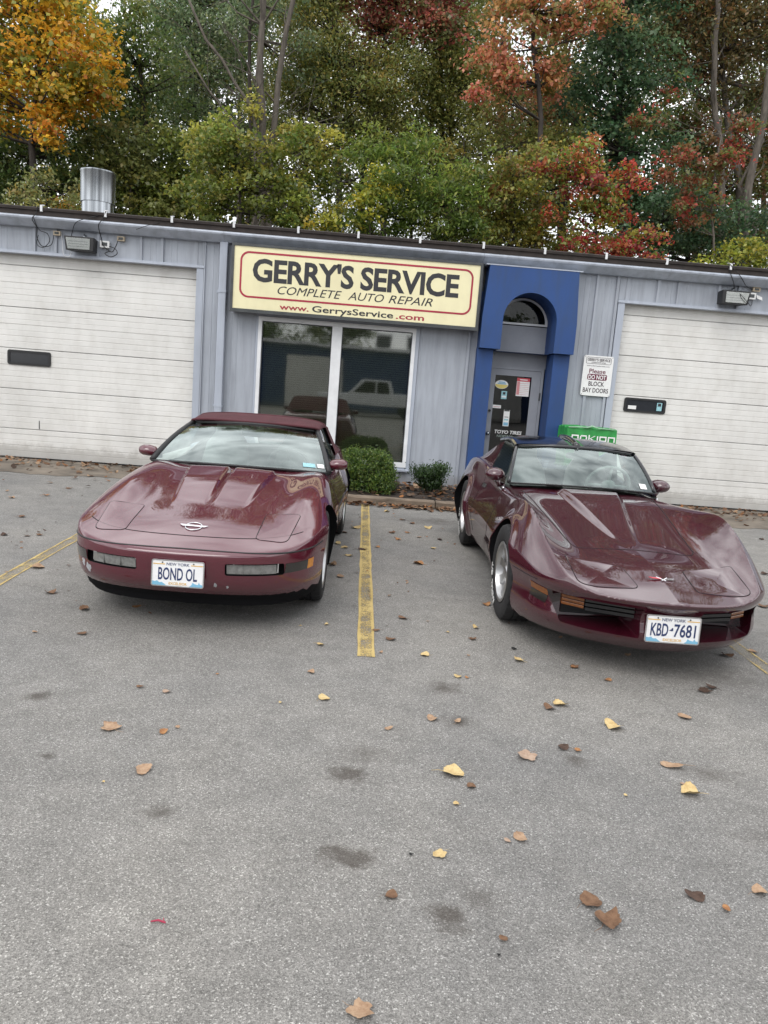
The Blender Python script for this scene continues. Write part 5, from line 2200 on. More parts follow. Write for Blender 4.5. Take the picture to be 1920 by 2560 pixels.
    for (x, y, turn) in ((-.678, ya, rad(2)), (.678, ya, rad(2)), (-.672, yr, 0), (.672, yr, 0)):
        s = 1 if x > 0 else -1
        wr, ty = wheel(root, x, y, rw, .225, .200, s, 'slot', turn)
        if s < 0:
            tyre_text(ty, 'RADIAL  G/T', .270, .042, s * .1135, s, -68)
    under = MB()
    under.box(-.5, .5, .55, 4.4, .13, .17)
    under.build('underbody', M_BLACK, root)
    return root


build_soft_top()
build_hard_top()

# positions of the trees and leaves, metres
TREES = [
    ('maple_tree', 'orange and yellow maple at the far left of the wood', 11, [(-9.71, 6.08), (-9.58, 8.16), (-9.4, 9.95), (-9.46, 11.56)], [(-9.96, 11.0, 10.49, 1.81, 1.25), (-8.52, 11.0, 10.09, 1.25, 1.04), (-9.84, 11.0, 9.09, 1.53, 0.9), (-8.26, 11.0, 8.81, 1.11, 0.77), (-9.27, 10.4, 7.82, 1.22, 0.61), (-10.95, 11.5, 9.78, 1.28, 1.56), (-8.91, 11.5, 11.15, 1.28, 0.85), (-7.71, 10.5, 9.15, 0.75, 0.54), (-8.69, 10.0, 9.16, 1.2, 0.8), (-10.47, 11.0, 8.21, 0.97, 0.7), (-10.08, 11.0, 11.85, 1.53, 0.97), (-11.31, 11.0, 11.17, 1.25, 1.11)], 'orange', 0.13, 0.11, 2.3, 'M_DBARK', 0.16, 0.0),
    ('evergreen_tree', 'dark green tree below the orange maple', 13, [(-10.7, 6.19), (-10.7, 8.06)], [(-10.84, 13.0, 7.45, 1.82, 0.91), (-9.17, 13.0, 7.79, 1.36, 1.06), (-11.4, 13.0, 6.81, 1.06, 0.91), (-9.86, 13.0, 6.8, 1.36, 0.76), (-8.53, 13.0, 7.04, 1.06, 0.91), (-11.11, 13.0, 8.03, 1.36, 0.76)], 'dark', 0.13, 0.08, 2.2, 'M_DBARK', 0.14, 0.0),
    ('locust_tree', 'tall dark green tree beside the orange maple', 14, [(-7.32, 6.41), (-7.45, 8.63), (-7.71, 10.64), (-7.89, 12.35)], [(-8.23, 14.0, 11.4, 1.1, 1.26), (-7.42, 14.0, 10.4, 1.42, 1.42), (-8.33, 14.0, 9.11, 1.26, 1.26), (-7.07, 14.0, 8.25, 1.42, 1.26), (-7.63, 14.0, 7.23, 1.42, 0.94), (-6.17, 14.0, 7.35, 1.26, 0.94), (-8.7, 14.0, 10.02, 0.79, 1.1), (-7.6, 14.0, 11.85, 0.94, 0.79)], 'dark', 0.12, 0.07, 1.9, 'M_DBARK', 0.14, 0.0),
    ('ash_tree', 'grey-green thin-leaved tree behind the leaning bare branches', 17, [(-6.19, 6.97), (-6.45, 9.61), (-6.72, 12.61), (-6.88, 14.93)], [(-7.05, 17.0, 13.17, 1.58, 1.41), (-6.22, 17.0, 12.05, 1.58, 1.58), (-7.14, 17.0, 10.92, 1.41, 1.41), (-5.83, 17.0, 10.43, 1.41, 1.41), (-5.47, 17.0, 13.45, 1.41, 1.41), (-6.61, 17.0, 9.6, 1.58, 1.23), (-5.29, 17.0, 9.24, 1.41, 1.23), (-7.7, 17.0, 13.7, 0.88, 0.88), (-6.64, 17.0, 14.8, 1.58, 1.23), (-5.56, 17.0, 15.47, 1.58, 1.23), (-6.84, 17.0, 16.07, 1.41, 1.05)], 'greygreen', 0.12, 0.07, 1.5, 'M_DBARK', 0.14, 0.0),
    ('bare_tree', 'pale bare trunks rising in the middle of the wood', 12, [(-3.33, 6.05), (-3.52, 8.74), (-3.67, 10.61), (-3.72, 12.78)], [(-3.2, 13.0, 11.81, 0.91, 0.91), (-4.18, 13.0, 12.1, 0.91, 0.91), (-2.67, 13.5, 11.41, 0.93, 1.08), (-3.39, 13.0, 12.8, 1.06, 0.76)], 'greygreen', 0.11, 0.06, 0.8, 'M_BARK', 0.17, 0.0),
    ('willow_tree', 'olive weeping-leaved tree right of the bare trunks', 15, [(-1.18, 6.52), (-1.45, 9.43), (-1.71, 12.23), (-1.78, 14.41)], [(-2.39, 15.0, 12.31, 1.31, 1.47), (-1.37, 15.0, 11.57, 1.47, 1.47), (-2.13, 15.0, 10.52, 1.31, 1.31), (-0.61, 15.0, 10.5, 1.31, 1.31), (-1.61, 15.0, 9.56, 1.47, 0.98), (0.07, 15.0, 11.55, 1.14, 1.31), (-2.78, 15.0, 11.3, 0.98, 1.31), (-2.61, 15.0, 13.39, 1.31, 0.98), (0.06, 15.0, 9.7, 1.14, 0.98), (-2.85, 15.0, 9.89, 0.82, 1.14), (-2.24, 15.0, 14.64, 1.47, 1.14), (-3.4, 15.0, 14.27, 1.31, 1.14), (-1.41, 15.0, 15.51, 1.47, 1.14), (-3.17, 15.0, 15.48, 1.47, 0.98)], 'olive', 0.13, 0.05, 1.9, 'M_DBARK', 0.14, 0.0),
    ('red_maple_tree', 'muted red maple at the top centre', 16, [(0.31, 6.83), (0.1, 10.6), (-0.21, 13.62), (-0.32, 15.02)], [(-1.16, 16.0, 13.89, 1.36, 1.02), (0.09, 16.0, 13.72, 1.36, 1.02), (1.22, 16.0, 13.32, 1.19, 0.93), (-0.63, 16.0, 13.02, 1.19, 0.76), (0.67, 16.0, 14.27, 1.36, 0.85), (1.77, 16.0, 14.08, 0.85, 0.85), (-0.79, 16.0, 15.12, 1.53, 1.19), (0.57, 16.0, 15.52, 1.53, 1.19), (-0.12, 16.0, 16.42, 1.53, 1.02)], 'mutedred', 0.13, 0.11, 1.9, 'M_DBARK', 0.14, 0.0),
    ('olive_tree_tall', 'tall olive-green tree right of the red maple', 17, [(2.86, 6.91), (2.46, 10.36), (2.11, 13.37), (1.97, 15.71)], [(1.82, 17.0, 12.89, 1.41, 1.41), (2.73, 17.0, 11.91, 1.23, 1.58), (1.63, 17.0, 11.36, 1.41, 1.41), (2.71, 17.0, 10.38, 1.41, 1.23), (1.05, 17.0, 12.38, 1.05, 1.41), (3.1, 17.0, 13.15, 1.05, 1.41), (1.89, 17.0, 13.94, 0.88, 0.88), (1.24, 17.0, 10.1, 1.41, 1.23), (0.85, 17.0, 8.81, 1.23, 1.23), (1.93, 17.0, 15.27, 1.41, 1.05), (2.32, 17.0, 16.32, 1.58, 1.23), (1.75, 17.0, 17.27, 1.41, 1.05)], 'olive', 0.13, 0.06, 1.9, 'M_DBARK', 0.14, 0.0),
    ('salmon_maple_tree', 'salmon and orange maple high above the blue entrance', 11.5, [(4.8, 5.82), (4.53, 8.89), (4.09, 11.08), (3.87, 13.1)], [(3.07, 11.5, 11.29, 0.85, 0.85), (3.86, 11.5, 11.96, 1.14, 0.78), (3.68, 11.5, 10.62, 1.14, 0.78), (5.28, 11.5, 12.27, 1.28, 0.71), (4.72, 11.5, 11.44, 1.0, 0.71), (6.17, 11.5, 12.59, 0.85, 0.57), (3.12, 11.5, 10.14, 0.85, 0.64), (4.8, 12.0, 10.59, 0.87, 0.58), (2.92, 11.5, 12.18, 0.71, 0.71), (3.61, 11.5, 13.07, 1.28, 0.85), (4.75, 11.5, 13.41, 1.28, 0.85), (3.9, 11.5, 14.03, 1.28, 0.85)], 'salmon', 0.12, 0.1, 1.8, 'M_DBARK', 0.14, 0.0),
    ('rust_tree', 'thin rust-brown tree behind the salmon maple', 17, [(6.79, 6.9), (6.43, 10.69), (6.32, 13.73)], [(5.91, 17.0, 11.57, 1.58, 1.23), (6.81, 17.0, 12.41, 1.41, 1.23), (5.14, 17.0, 11.04, 1.41, 1.23), (6.7, 17.0, 10.55, 1.41, 1.23), (5.09, 17.0, 9.95, 1.41, 1.05), (4.31, 17.0, 10.98, 1.05, 1.23)], 'rust', 0.13, 0.07, 1.5, 'M_DBARK', 0.14, 0.0),
    ('green_maple_tree', 'deep green maple right of the salmon maple', 13, [(7.86, 6.04), (7.49, 8.91), (7.08, 11.54), (6.9, 13.96)], [(6.5, 13.0, 11.55, 1.36, 1.21), (7.56, 13.0, 12.23, 1.29, 1.29), (6.37, 13.0, 10.29, 1.36, 0.91), (7.49, 13.0, 9.99, 1.36, 1.06), (8.28, 13.0, 11.11, 1.06, 1.21), (8.3, 13.0, 8.84, 1.36, 1.06), (7.13, 14.0, 9.01, 1.26, 0.94), (9.24, 14.0, 8.05, 1.26, 0.94), (7.06, 13.6, 13.22, 0.93, 0.78), (7.93, 14.0, 7.51, 1.26, 0.94), (7.34, 13.0, 13.87, 1.36, 1.06), (6.53, 13.0, 14.68, 1.36, 1.06), (7.26, 13.0, 15.48, 1.21, 0.91)], 'bluegreen', 0.13, 0.1, 2.2, 'M_DBARK', 0.14, 0.0),
    ('oak_tree', 'brown-green tree with several grey trunks at the right edge', 14.5, [(12.38, 6.33), (11.77, 9.24), (10.92, 11.73), (10.27, 14.97)], [(9.39, 14.5, 13.81, 1.44, 0.96), (10.77, 14.5, 13.66, 1.44, 1.28), (11.93, 14.5, 13.07, 1.12, 1.44), (9.85, 14.5, 12.75, 1.12, 0.8), (8.89, 14.5, 13.08, 0.96, 1.12), (11.86, 14.5, 14.43, 1.12, 0.96), (11.67, 14.5, 11.8, 0.96, 0.96), (9.93, 14.5, 14.26, 1.28, 0.64), (12.66, 14.5, 10.47, 0.8, 1.12), (9.49, 14.5, 15.16, 1.61, 1.12), (10.93, 14.5, 15.56, 1.61, 1.12), (12.16, 14.5, 15.4, 1.28, 1.28), (9.91, 14.5, 16.39, 1.61, 0.96)], 'brownolive', 0.13, 0.08, 2.1, 'M_BARK', 0.2, 0.0),
    ('sumac_tree', 'small pale sumac with upright tufts beside the vent pipe', 7.5, [(-7.89, 5.04), (-7.95, 5.35), (-8.01, 5.61)], [(-8.17, 7.5, 5.65, 0.31, 0.26), (-7.84, 7.5, 5.83, 0.19, 0.21), (-8.33, 7.5, 5.32, 0.4, 0.24), (-7.79, 7.5, 5.37, 0.53, 0.29), (-8.5, 7.5, 5.15, 0.35, 0.21), (-7.19, 7.5, 5.68, 0.19, 0.17), (-7.29, 7.5, 5.25, 0.24, 0.18)], 'palesumac', 0.11, 0.05, 2.2, 'M_DBARK', 0.04, 0.0),
    ('young_maple_tree', 'small orange-leaved sapling left of the vent pipe', 8, [(-7.54, 5.07), (-7.54, 5.34)], [(-7.54, 8.0, 5.34, 0.36, 0.27), (-7.88, 8.0, 5.31, 0.48, 0.19)], 'orange', 0.09, 0.07, 2.0, 'M_DBARK', 0.03, 0.0),
    ('vine_thicket', 'bright yellow-green vine-covered thicket in the middle', 8, [(-3.34, 5.14), (-3.38, 6.11), (-3.54, 7.07)], [(-4.15, 8.0, 6.8, 0.73, 0.67), (-3.31, 8.0, 6.98, 0.85, 0.73), (-3.61, 8.0, 6.09, 1.21, 0.67), (-2.48, 8.0, 6.19, 0.97, 0.73), (-4.39, 8.0, 5.71, 0.85, 0.54), (-2.9, 8.0, 5.5, 1.09, 0.42), (-3.89, 8.0, 7.46, 0.36, 0.48), (-2.29, 8.0, 6.85, 0.6, 0.54), (-2.2, 9.0, 7.69, 0.38, 0.38)], 'vine', 0.1, 0.09, 2.3, 'M_DBARK', 0.07, 0.0),
    ('hanging_vine', 'pale yellow vine hanging on the tree left of the bright thicket', 9, [(-4.59, 5.34), (-4.7, 6.81)], [(-4.72, 9.0, 7.37, 0.36, 0.64), (-4.2, 9.0, 7.53, 0.33, 0.51), (-2.07, 9.0, 7.59, 0.51, 0.38), (-1.61, 9.0, 7.85, 0.38, 0.38), (-3.67, 11.0, 8.9, 0.22, 0.84)], 'paleyellow', 0.1, 0.09, 1.8, 'M_DBARK', 0.04, 0.0),
    ('green_sumac_tree', 'bright green feathery sumac in front of the roof centre', 8, [(0.95, 4.93), (0.85, 6.14), (0.64, 7.2)], [(0.14, 8.0, 6.4, 0.73, 0.73), (0.91, 8.0, 6.79, 0.85, 0.73), (1.64, 8.0, 6.31, 0.85, 0.79), (0.42, 8.0, 5.66, 1.09, 0.54), (2.25, 8.0, 5.92, 0.73, 0.6), (1.36, 8.0, 5.52, 1.21, 0.42), (-0.28, 8.5, 7.38, 0.5, 0.62), (0.64, 8.5, 7.56, 0.74, 0.62), (2.06, 8.0, 6.78, 0.48, 0.48), (-0.61, 8.0, 5.58, 0.73, 0.48)], 'bright', 0.13, 0.045, 2.4, 'M_DBARK', 0.07, 0.0),
    ('yellow_bush', 'yellow-leaved bush low by the roof right of the thicket', 7.5, [(-0.11, 4.98), (-0.15, 5.51)], [(-0.28, 7.5, 5.82, 0.53, 0.47), (-0.81, 7.5, 5.35, 0.59, 0.35), (0.13, 7.5, 6.28, 0.35, 0.41), (-1.36, 7.5, 5.2, 0.59, 0.24)], 'yellow', 0.09, 0.07, 2.0, 'M_DBARK', 0.04, 0.0),
    ('mottled_vine_tree', 'yellow and brown mottled tree above the cream sign end', 8.8, [(3.67, 5.05), (3.51, 6.54), (3.27, 7.65)], [(3.09, 8.8, 7.07, 0.63, 0.75), (3.65, 8.8, 7.45, 0.75, 0.75), (3.63, 8.8, 6.55, 1.01, 0.69), (3.21, 8.8, 5.94, 0.88, 0.57), (4.29, 8.8, 6.03, 0.88, 0.57), (4.12, 8.8, 5.43, 1.01, 0.38), (2.91, 8.8, 6.49, 0.5, 0.63)], 'mottled', 0.1, 0.08, 2.2, 'M_DBARK', 0.07, 0.0),
    ('red_sumac_tree', 'red and yellow sumac above the blue entrance', 8.2, [(5.72, 4.89), (5.54, 6.34), (5.17, 7.42)], [(4.24, 8.2, 7.34, 0.61, 0.43), (4.91, 8.2, 7.61, 0.61, 0.49), (5.57, 8.2, 7.01, 0.85, 0.55), (5.0, 8.2, 6.85, 0.61, 0.49), (6.05, 8.2, 6.94, 0.61, 0.49), (5.55, 8.2, 6.23, 0.98, 0.55), (5.77, 8.2, 5.46, 0.98, 0.43), (6.67, 8.2, 5.88, 0.61, 0.55), (6.39, 8.2, 5.23, 0.73, 0.31), (4.72, 8.2, 6.28, 0.61, 0.49)], 'redmix', 0.1, 0.075, 2.2, 'M_DBARK', 0.06, 0.0),
    ('crimson_sumac_tree', 'crimson sumac low above the gutter', 7.6, [(5.78, 4.76), (5.74, 5.14)], [(5.38, 7.6, 5.17, 0.53, 0.33), (5.95, 7.6, 5.32, 0.47, 0.36), (4.91, 7.6, 5.29, 0.36, 0.3)], 'crimson', 0.1, 0.06, 2.2, 'M_DBARK', 0.04, 0.0),
    ('scarlet_maple_tree', 'scarlet layered maple near the right edge', 10, [(9.48, 5.45), (9.19, 7.4), (9.21, 8.95)], [(8.77, 10.0, 8.44, 0.93, 0.33), (9.48, 10.0, 8.86, 0.8, 0.33), (9.92, 10.0, 9.37, 0.6, 0.29), (8.22, 10.0, 7.8, 0.8, 0.33), (9.34, 10.0, 8.13, 0.8, 0.33), (7.76, 10.0, 8.36, 0.67, 0.29), (8.62, 10.0, 6.86, 0.8, 0.37), (9.06, 10.0, 7.39, 0.8, 0.29), (7.71, 11.0, 9.62, 0.7, 0.35), (8.47, 12.0, 10.9, 0.58, 0.36)], 'scarlet', 0.1, 0.085, 2.0, 'M_BARK', 0.06, 0.0),
    ('yellow_green_bush', 'yellow-green bush at the right end of the roof', 7.4, [(9.08, 4.83), (9.01, 5.26)], [(8.78, 7.4, 5.24, 0.7, 0.35), (9.44, 7.4, 5.46, 0.59, 0.41), (8.23, 7.4, 5.03, 0.53, 0.23), (9.73, 7.4, 5.1, 0.47, 0.35), (9.07, 7.4, 5.59, 0.47, 0.23)], 'yellowgreen', 0.09, 0.07, 2.3, 'M_DBARK', 0.04, 0.0),
    ('shade_tree', 'dark leafy tree behind the scarlet maple', 15, [(10.69, 6.27), (10.34, 8.66), (9.84, 11.1)], [(10.15, 15.0, 7.74, 1.47, 0.98), (11.47, 15.0, 7.55, 1.31, 0.98), (12.58, 15.0, 8.69, 1.14, 1.14), (10.62, 15.0, 8.98, 1.31, 0.98), (9.96, 15.0, 6.82, 1.31, 0.65), (12.47, 15.0, 7.33, 1.31, 0.82), (10.81, 15.0, 10.89, 1.14, 0.98), (12.08, 15.0, 9.84, 0.98, 0.98), (9.76, 15.0, 10.52, 0.98, 0.98)], 'darkred', 0.13, 0.08, 2.5, 'M_DBARK', 0.14, 0.0),
    ('elm_tree', 'mid-green leafy tree behind the bright thicket', 12.5, [(-5.08, 6.0), (-5.05, 7.07), (-5.17, 8.38)], [(-6.09, 12.5, 7.12, 1.19, 0.89), (-5.12, 12.5, 7.07, 1.33, 0.89), (-6.9, 12.5, 6.39, 1.19, 0.74), (-2.47, 12.5, 7.02, 1.04, 0.89), (-1.79, 12.5, 7.34, 0.89, 1.04), (-3.66, 12.5, 8.5, 1.04, 0.89), (-7.73, 12.5, 6.46, 1.04, 0.67), (-5.85, 12.5, 8.06, 1.04, 0.89), (-1.42, 12.5, 8.17, 1.04, 0.89)], 'vine', 0.12, 0.09, 1.9, 'M_DBARK', 0.08, 0.0),
    ('linden_tree', 'olive leafy tree behind the mottled one', 12.6, [(2.71, 6.11), (2.65, 7.46), (2.44, 9.04)], [(3.03, 12.6, 8.7, 1.04, 1.04), (2.25, 12.6, 7.97, 1.04, 0.89), (3.79, 12.6, 6.88, 1.19, 0.74), (5.14, 12.6, 7.67, 1.19, 0.89), (5.42, 12.6, 8.9, 0.89, 0.89), (2.83, 12.6, 6.39, 1.34, 0.6), (6.01, 12.6, 6.38, 1.19, 0.67), (4.68, 12.6, 9.23, 0.89, 0.89)], 'olive', 0.12, 0.08, 1.9, 'M_DBARK', 0.08, 0.0),
    ('hazel_tree', 'green leafy tree under the deep green maple', 12, [(8.77, 5.82), (8.6, 7.02)], [(8.18, 12.0, 6.98, 1.16, 0.87), (9.24, 12.0, 6.53, 1.16, 0.73), (8.63, 12.0, 7.82, 1.02, 0.87), (10.13, 12.0, 7.28, 1.02, 0.87), (8.04, 12.0, 5.9, 1.02, 0.51), (11.3, 12.0, 7.1, 0.87, 0.87)], 'bluegreen', 0.11, 0.09, 2.0, 'M_DBARK', 0.07, 0.0),
    ('cherry_tree', 'green and gold tree right of the vent pipe', 12.2, [(-7.36, 5.89), (-7.31, 7.08)], [(-7.52, 12.2, 7.32, 0.88, 0.88), (-6.68, 12.2, 6.47, 1.03, 0.66), (-7.93, 12.2, 7.67, 0.73, 0.88), (-6.0, 12.2, 6.4, 0.88, 0.59), (-7.13, 12.2, 8.12, 0.88, 0.88), (-8.61, 12.2, 8.25, 0.73, 0.73)], 'backolive', 0.12, 0.09, 1.9, 'M_DBARK', 0.07, 0.0),
    ('woodland_tree', 'dark back-row tree at the left end of the wood', 23, [(-16.58, 7.17), (-16.38, 11.48), (-16.27, 15.44)], [(-17.88, 23.83, 6.67, 2.06, 0.98), (-16.48, 23.21, 8.19, 2.03, 0.96), (-16.69, 23.1, 9.24, 2.02, 1.28), (-16.08, 23.08, 11.21, 2.02, 1.28), (-17.12, 23.72, 12.45, 2.06, 1.3), (-17.74, 23.85, 14.06, 2.07, 1.3), (-17.89, 23.55, 15.17, 2.05, 1.29), (-15.06, 22.09, 16.22, 1.96, 1.24)], 'dark', 0.19, 0.11, 1.8, 'M_DBARK', 0.17, 0.0),
    ('woodland_tree', 'dark back-row tree behind the orange maple', 25, [(-14.62, 7.73), (-14.93, 12.26), (-14.84, 16.44)], [(-13.47, 24.78, 7.19, 2.12, 1.0), (-14.98, 25.46, 8.57, 2.16, 1.02), (-13.21, 24.27, 10.09, 2.09, 1.32), (-15.77, 24.99, 11.7, 2.13, 1.35), (-14.44, 25.56, 13.55, 2.16, 1.37), (-15.11, 25.67, 14.52, 2.17, 1.37), (-14.5, 24.82, 15.87, 2.12, 1.34), (-15.39, 25.83, 17.9, 2.18, 1.38)], 'back', 0.19, 0.11, 1.8, 'M_DBARK', 0.17, 0.0),
    ('woodland_tree', 'dark back-row tree behind the vent pipe', 27, [(-12.76, 8.28), (-12.77, 13.09), (-13.3, 17.45)], [(-11.75, 27.81, 7.66, 2.29, 1.09), (-12.03, 26.42, 9.21, 2.21, 1.05), (-12.47, 26.57, 10.55, 2.22, 1.4), (-12.22, 27.98, 13.19, 2.3, 1.46), (-12.03, 26.82, 14.34, 2.24, 1.41), (-13.6, 27.54, 15.94, 2.28, 1.44)], 'dark', 0.19, 0.11, 1.8, 'M_DBARK', 0.17, 0.0),
    ('woodland_tree', 'dark back-row tree right of the vent pipe', 27, [(-9.88, 8.51), (-9.74, 13.34), (-10.15, 17.73)], [(-8.57, 27.01, 7.75, 2.25, 1.07), (-10.18, 26.15, 8.95, 2.2, 1.04), (-11.02, 26.39, 10.82, 2.21, 1.4), (-9.55, 26.31, 12.6, 2.21, 1.39), (-9.02, 26.63, 14.56, 2.23, 1.41), (-9.01, 26.76, 15.38, 2.23, 1.41), (-10.17, 27.29, 17.39, 2.26, 1.43), (-10.1, 27.24, 18.75, 2.26, 1.43)], 'backolive', 0.19, 0.11, 1.8, 'M_DBARK', 0.17, 0.0),
    ('woodland_tree', 'dark back-row tree behind the bare trunks', 27, [(-6.55, 8.78), (-6.79, 13.59), (-6.88, 18.01)], [(-7.14, 26.6, 7.93, 2.23, 1.05), (-6.54, 27.1, 9.47, 2.25, 1.07), (-6.93, 27.16, 11.86, 2.26, 1.43), (-6.49, 27.26, 13.48, 2.26, 1.43), (-6.48, 26.93, 14.87, 2.24, 1.42), (-7.32, 27.41, 16.0, 2.27, 1.43), (-7.97, 26.12, 16.86, 2.2, 1.39), (-5.74, 26.5, 18.73, 2.22, 1.4)], 'dark', 0.19, 0.11, 1.8, 'M_DBARK', 0.17, 0.0),
    ('woodland_tree', 'dark back-row tree just right of the bare trunks', 23, [(-3.07, 8.27), (-3.42, 12.58), (-3.44, 16.56)], [(-3.47, 22.74, 7.81, 2.0, 0.95), (-3.57, 22.75, 9.06, 2.0, 0.95), (-4.34, 23.14, 10.38, 2.02, 1.28), (-3.67, 22.45, 11.66, 1.98, 1.25), (-3.9, 22.37, 12.93, 1.98, 1.25), (-2.92, 22.2, 14.55, 1.97, 1.24), (-4.0, 23.67, 16.48, 2.06, 1.3), (-2.74, 22.34, 17.24, 1.98, 1.25)], 'backolive', 0.19, 0.11, 1.8, 'M_DBARK', 0.17, 0.0),
    ('woodland_tree', 'dark back-row tree below the muted red maple', 25, [(-0.27, 8.89), (-0.36, 13.49), (-0.51, 17.69)], [(-1.22, 25.06, 8.54, 2.14, 1.01), (0.43, 25.68, 10.38, 2.17, 1.03), (-1.04, 25.61, 11.78, 2.17, 1.37), (0.22, 24.69, 12.74, 2.11, 1.34), (-1.22, 25.59, 14.79, 2.17, 1.37), (-1.16, 24.83, 15.85, 2.12, 1.34), (-1.12, 25.84, 17.59, 2.18, 1.38), (-2.25, 25.89, 19.15, 2.18, 1.38)], 'backolive', 0.19, 0.11, 1.8, 'M_DBARK', 0.17, 0.0),
    ('woodland_tree', 'dark back-row tree behind the bright green sumac', 27, [(2.87, 9.55), (2.32, 14.36), (2.2, 18.81)], [(4.06, 26.44, 8.61, 2.22, 1.05), (3.74, 27.33, 10.56, 2.27, 1.07), (2.06, 26.68, 12.05, 2.23, 1.41), (1.34, 27.18, 13.94, 2.26, 1.43), (3.1, 26.09, 15.21, 2.2, 1.39), (2.83, 27.85, 16.85, 2.3, 1.45), (3.19, 27.15, 18.14, 2.26, 1.43), (2.53, 26.34, 19.89, 2.21, 1.4)], 'backolive', 0.19, 0.11, 1.8, 'M_DBARK', 0.17, 0.0),
    ('woodland_tree', 'dark back-row tree behind the mottled tree', 23, [(5.42, 8.96), (4.96, 13.29), (4.78, 17.27)], [(5.72, 22.68, 8.1, 2.0, 0.95), (6.17, 22.95, 10.16, 2.01, 0.95), (4.75, 22.39, 10.93, 1.98, 1.25), (5.68, 22.34, 12.56, 1.98, 1.25), (6.02, 23.61, 14.2, 2.05, 1.3), (3.64, 23.26, 15.24, 2.03, 1.28), (3.54, 22.54, 16.27, 1.99, 1.26), (4.5, 22.85, 18.23, 2.01, 1.27)], 'back', 0.19, 0.11, 1.8, 'M_DBARK', 0.17, 0.0),
    ('woodland_tree', 'dark back-row tree behind the red sumac', 23, [(8.27, 9.19), (7.79, 13.53), (7.4, 17.5)], [(7.05, 22.1, 8.22, 1.96, 0.93), (7.1, 23.43, 10.17, 2.04, 0.97), (7.81, 22.31, 11.36, 1.98, 1.25), (7.47, 22.78, 13.19, 2.0, 1.27), (7.29, 23.98, 14.81, 2.07, 1.31), (6.43, 22.01, 15.28, 1.96, 1.24), (8.09, 23.13, 17.01, 2.02, 1.28), (7.13, 23.3, 18.84, 2.03, 1.28)], 'back', 0.19, 0.11, 1.8, 'M_DBARK', 0.17, 0.0),
    ('woodland_tree', 'dark back-row tree behind the deep green maple', 27, [(12.63, 10.34), (12.02, 15.18), (11.3, 19.6)], [(11.6, 27.25, 9.42, 2.26, 1.07), (12.29, 27.9, 11.37, 2.3, 1.09), (10.81, 26.44, 12.79, 2.22, 1.4), (12.48, 27.61, 14.98, 2.28, 1.44), (10.59, 26.06, 15.88, 2.19, 1.39), (12.93, 27.12, 17.92, 2.25, 1.42), (10.62, 27.38, 18.91, 2.27, 1.43), (12.14, 27.7, 20.64, 2.29, 1.45)], 'back', 0.19, 0.11, 1.8, 'M_DBARK', 0.17, 0.0),
    ('woodland_tree', 'dark back-row tree behind the scarlet maple', 27, [(15.84, 10.6), (14.95, 15.43), (14.52, 19.88)], [(16.24, 27.62, 10.37, 2.28, 1.08), (15.42, 26.47, 11.35, 2.22, 1.05), (15.56, 27.13, 13.4, 2.26, 1.42), (15.15, 27.64, 14.88, 2.29, 1.44), (15.53, 26.05, 16.21, 2.19, 1.39), (14.82, 27.39, 18.36, 2.27, 1.43), (13.7, 26.18, 19.13, 2.2, 1.39), (14.58, 27.06, 20.52, 2.25, 1.42)], 'back', 0.19, 0.11, 1.8, 'M_DBARK', 0.17, 0.0),
    ('woodland_tree', 'dark back-row tree at the right end of the wood', 27, [(19.06, 10.87), (18.26, 15.71), (17.68, 20.16)], [(18.66, 27.13, 10.7, 2.26, 1.07), (17.92, 26.36, 11.43, 2.21, 1.05), (19.16, 27.51, 13.92, 2.28, 1.44), (17.91, 26.79, 15.08, 2.24, 1.41), (17.5, 26.17, 16.41, 2.2, 1.39), (19.06, 26.83, 18.19, 2.24, 1.41), (16.93, 27.38, 19.55, 2.27, 1.43), (17.9, 27.03, 20.99, 2.25, 1.42)], 'back', 0.19, 0.11, 1.8, 'M_DBARK', 0.17, 0.0),
    ('woodland_tree', 'dark tree just beyond the left end of the wood', 15, [(-14.74, 5.72), (-14.67, 9.03), (-14.61, 12.07)], [(-15.26, 15.0, 5.38, 1.64, 1.06), (-14.97, 15.4, 6.74, 1.66, 1.08), (-14.12, 15.17, 7.99, 1.65, 1.07), (-13.76, 14.27, 8.94, 1.59, 1.03), (-13.9, 14.29, 10.09, 1.59, 1.04), (-15.07, 15.87, 11.78, 1.69, 1.1), (-14.13, 15.08, 12.68, 1.64, 1.07)], 'backolive', 0.18, 0.11, 1.5, 'M_DBARK', 0.17, 0.0),
    ('woodland_tree', 'dark tree farther beyond the left end of the wood', 15, [(-17.46, 5.5), (-17.33, 8.81), (-17.21, 11.84)], [(-17.27, 15.34, 5.28, 1.66, 1.08), (-17.01, 15.19, 6.53, 1.65, 1.07), (-17.87, 15.97, 7.9, 1.69, 1.1), (-16.51, 14.61, 8.82, 1.61, 1.05), (-18.02, 15.61, 10.22, 1.67, 1.09), (-17.76, 15.14, 11.24, 1.64, 1.07), (-17.54, 14.97, 12.33, 1.63, 1.06)], 'backolive', 0.18, 0.11, 1.5, 'M_DBARK', 0.17, 0.0),
    ('woodland_tree', 'dark tree just beyond the right end of the wood', 15, [(15.56, 8.18), (14.97, 11.54), (14.42, 14.61)], [(16.1, 14.84, 7.89, 1.63, 1.06), (15.94, 15.4, 9.29, 1.66, 1.08), (14.8, 15.16, 10.4, 1.65, 1.07), (15.76, 15.3, 11.77, 1.65, 1.08), (14.53, 15.99, 13.15, 1.7, 1.1), (14.34, 15.9, 14.34, 1.69, 1.1), (15.18, 15.76, 15.57, 1.68, 1.09)], 'back', 0.18, 0.11, 1.5, 'M_DBARK', 0.17, 0.0),
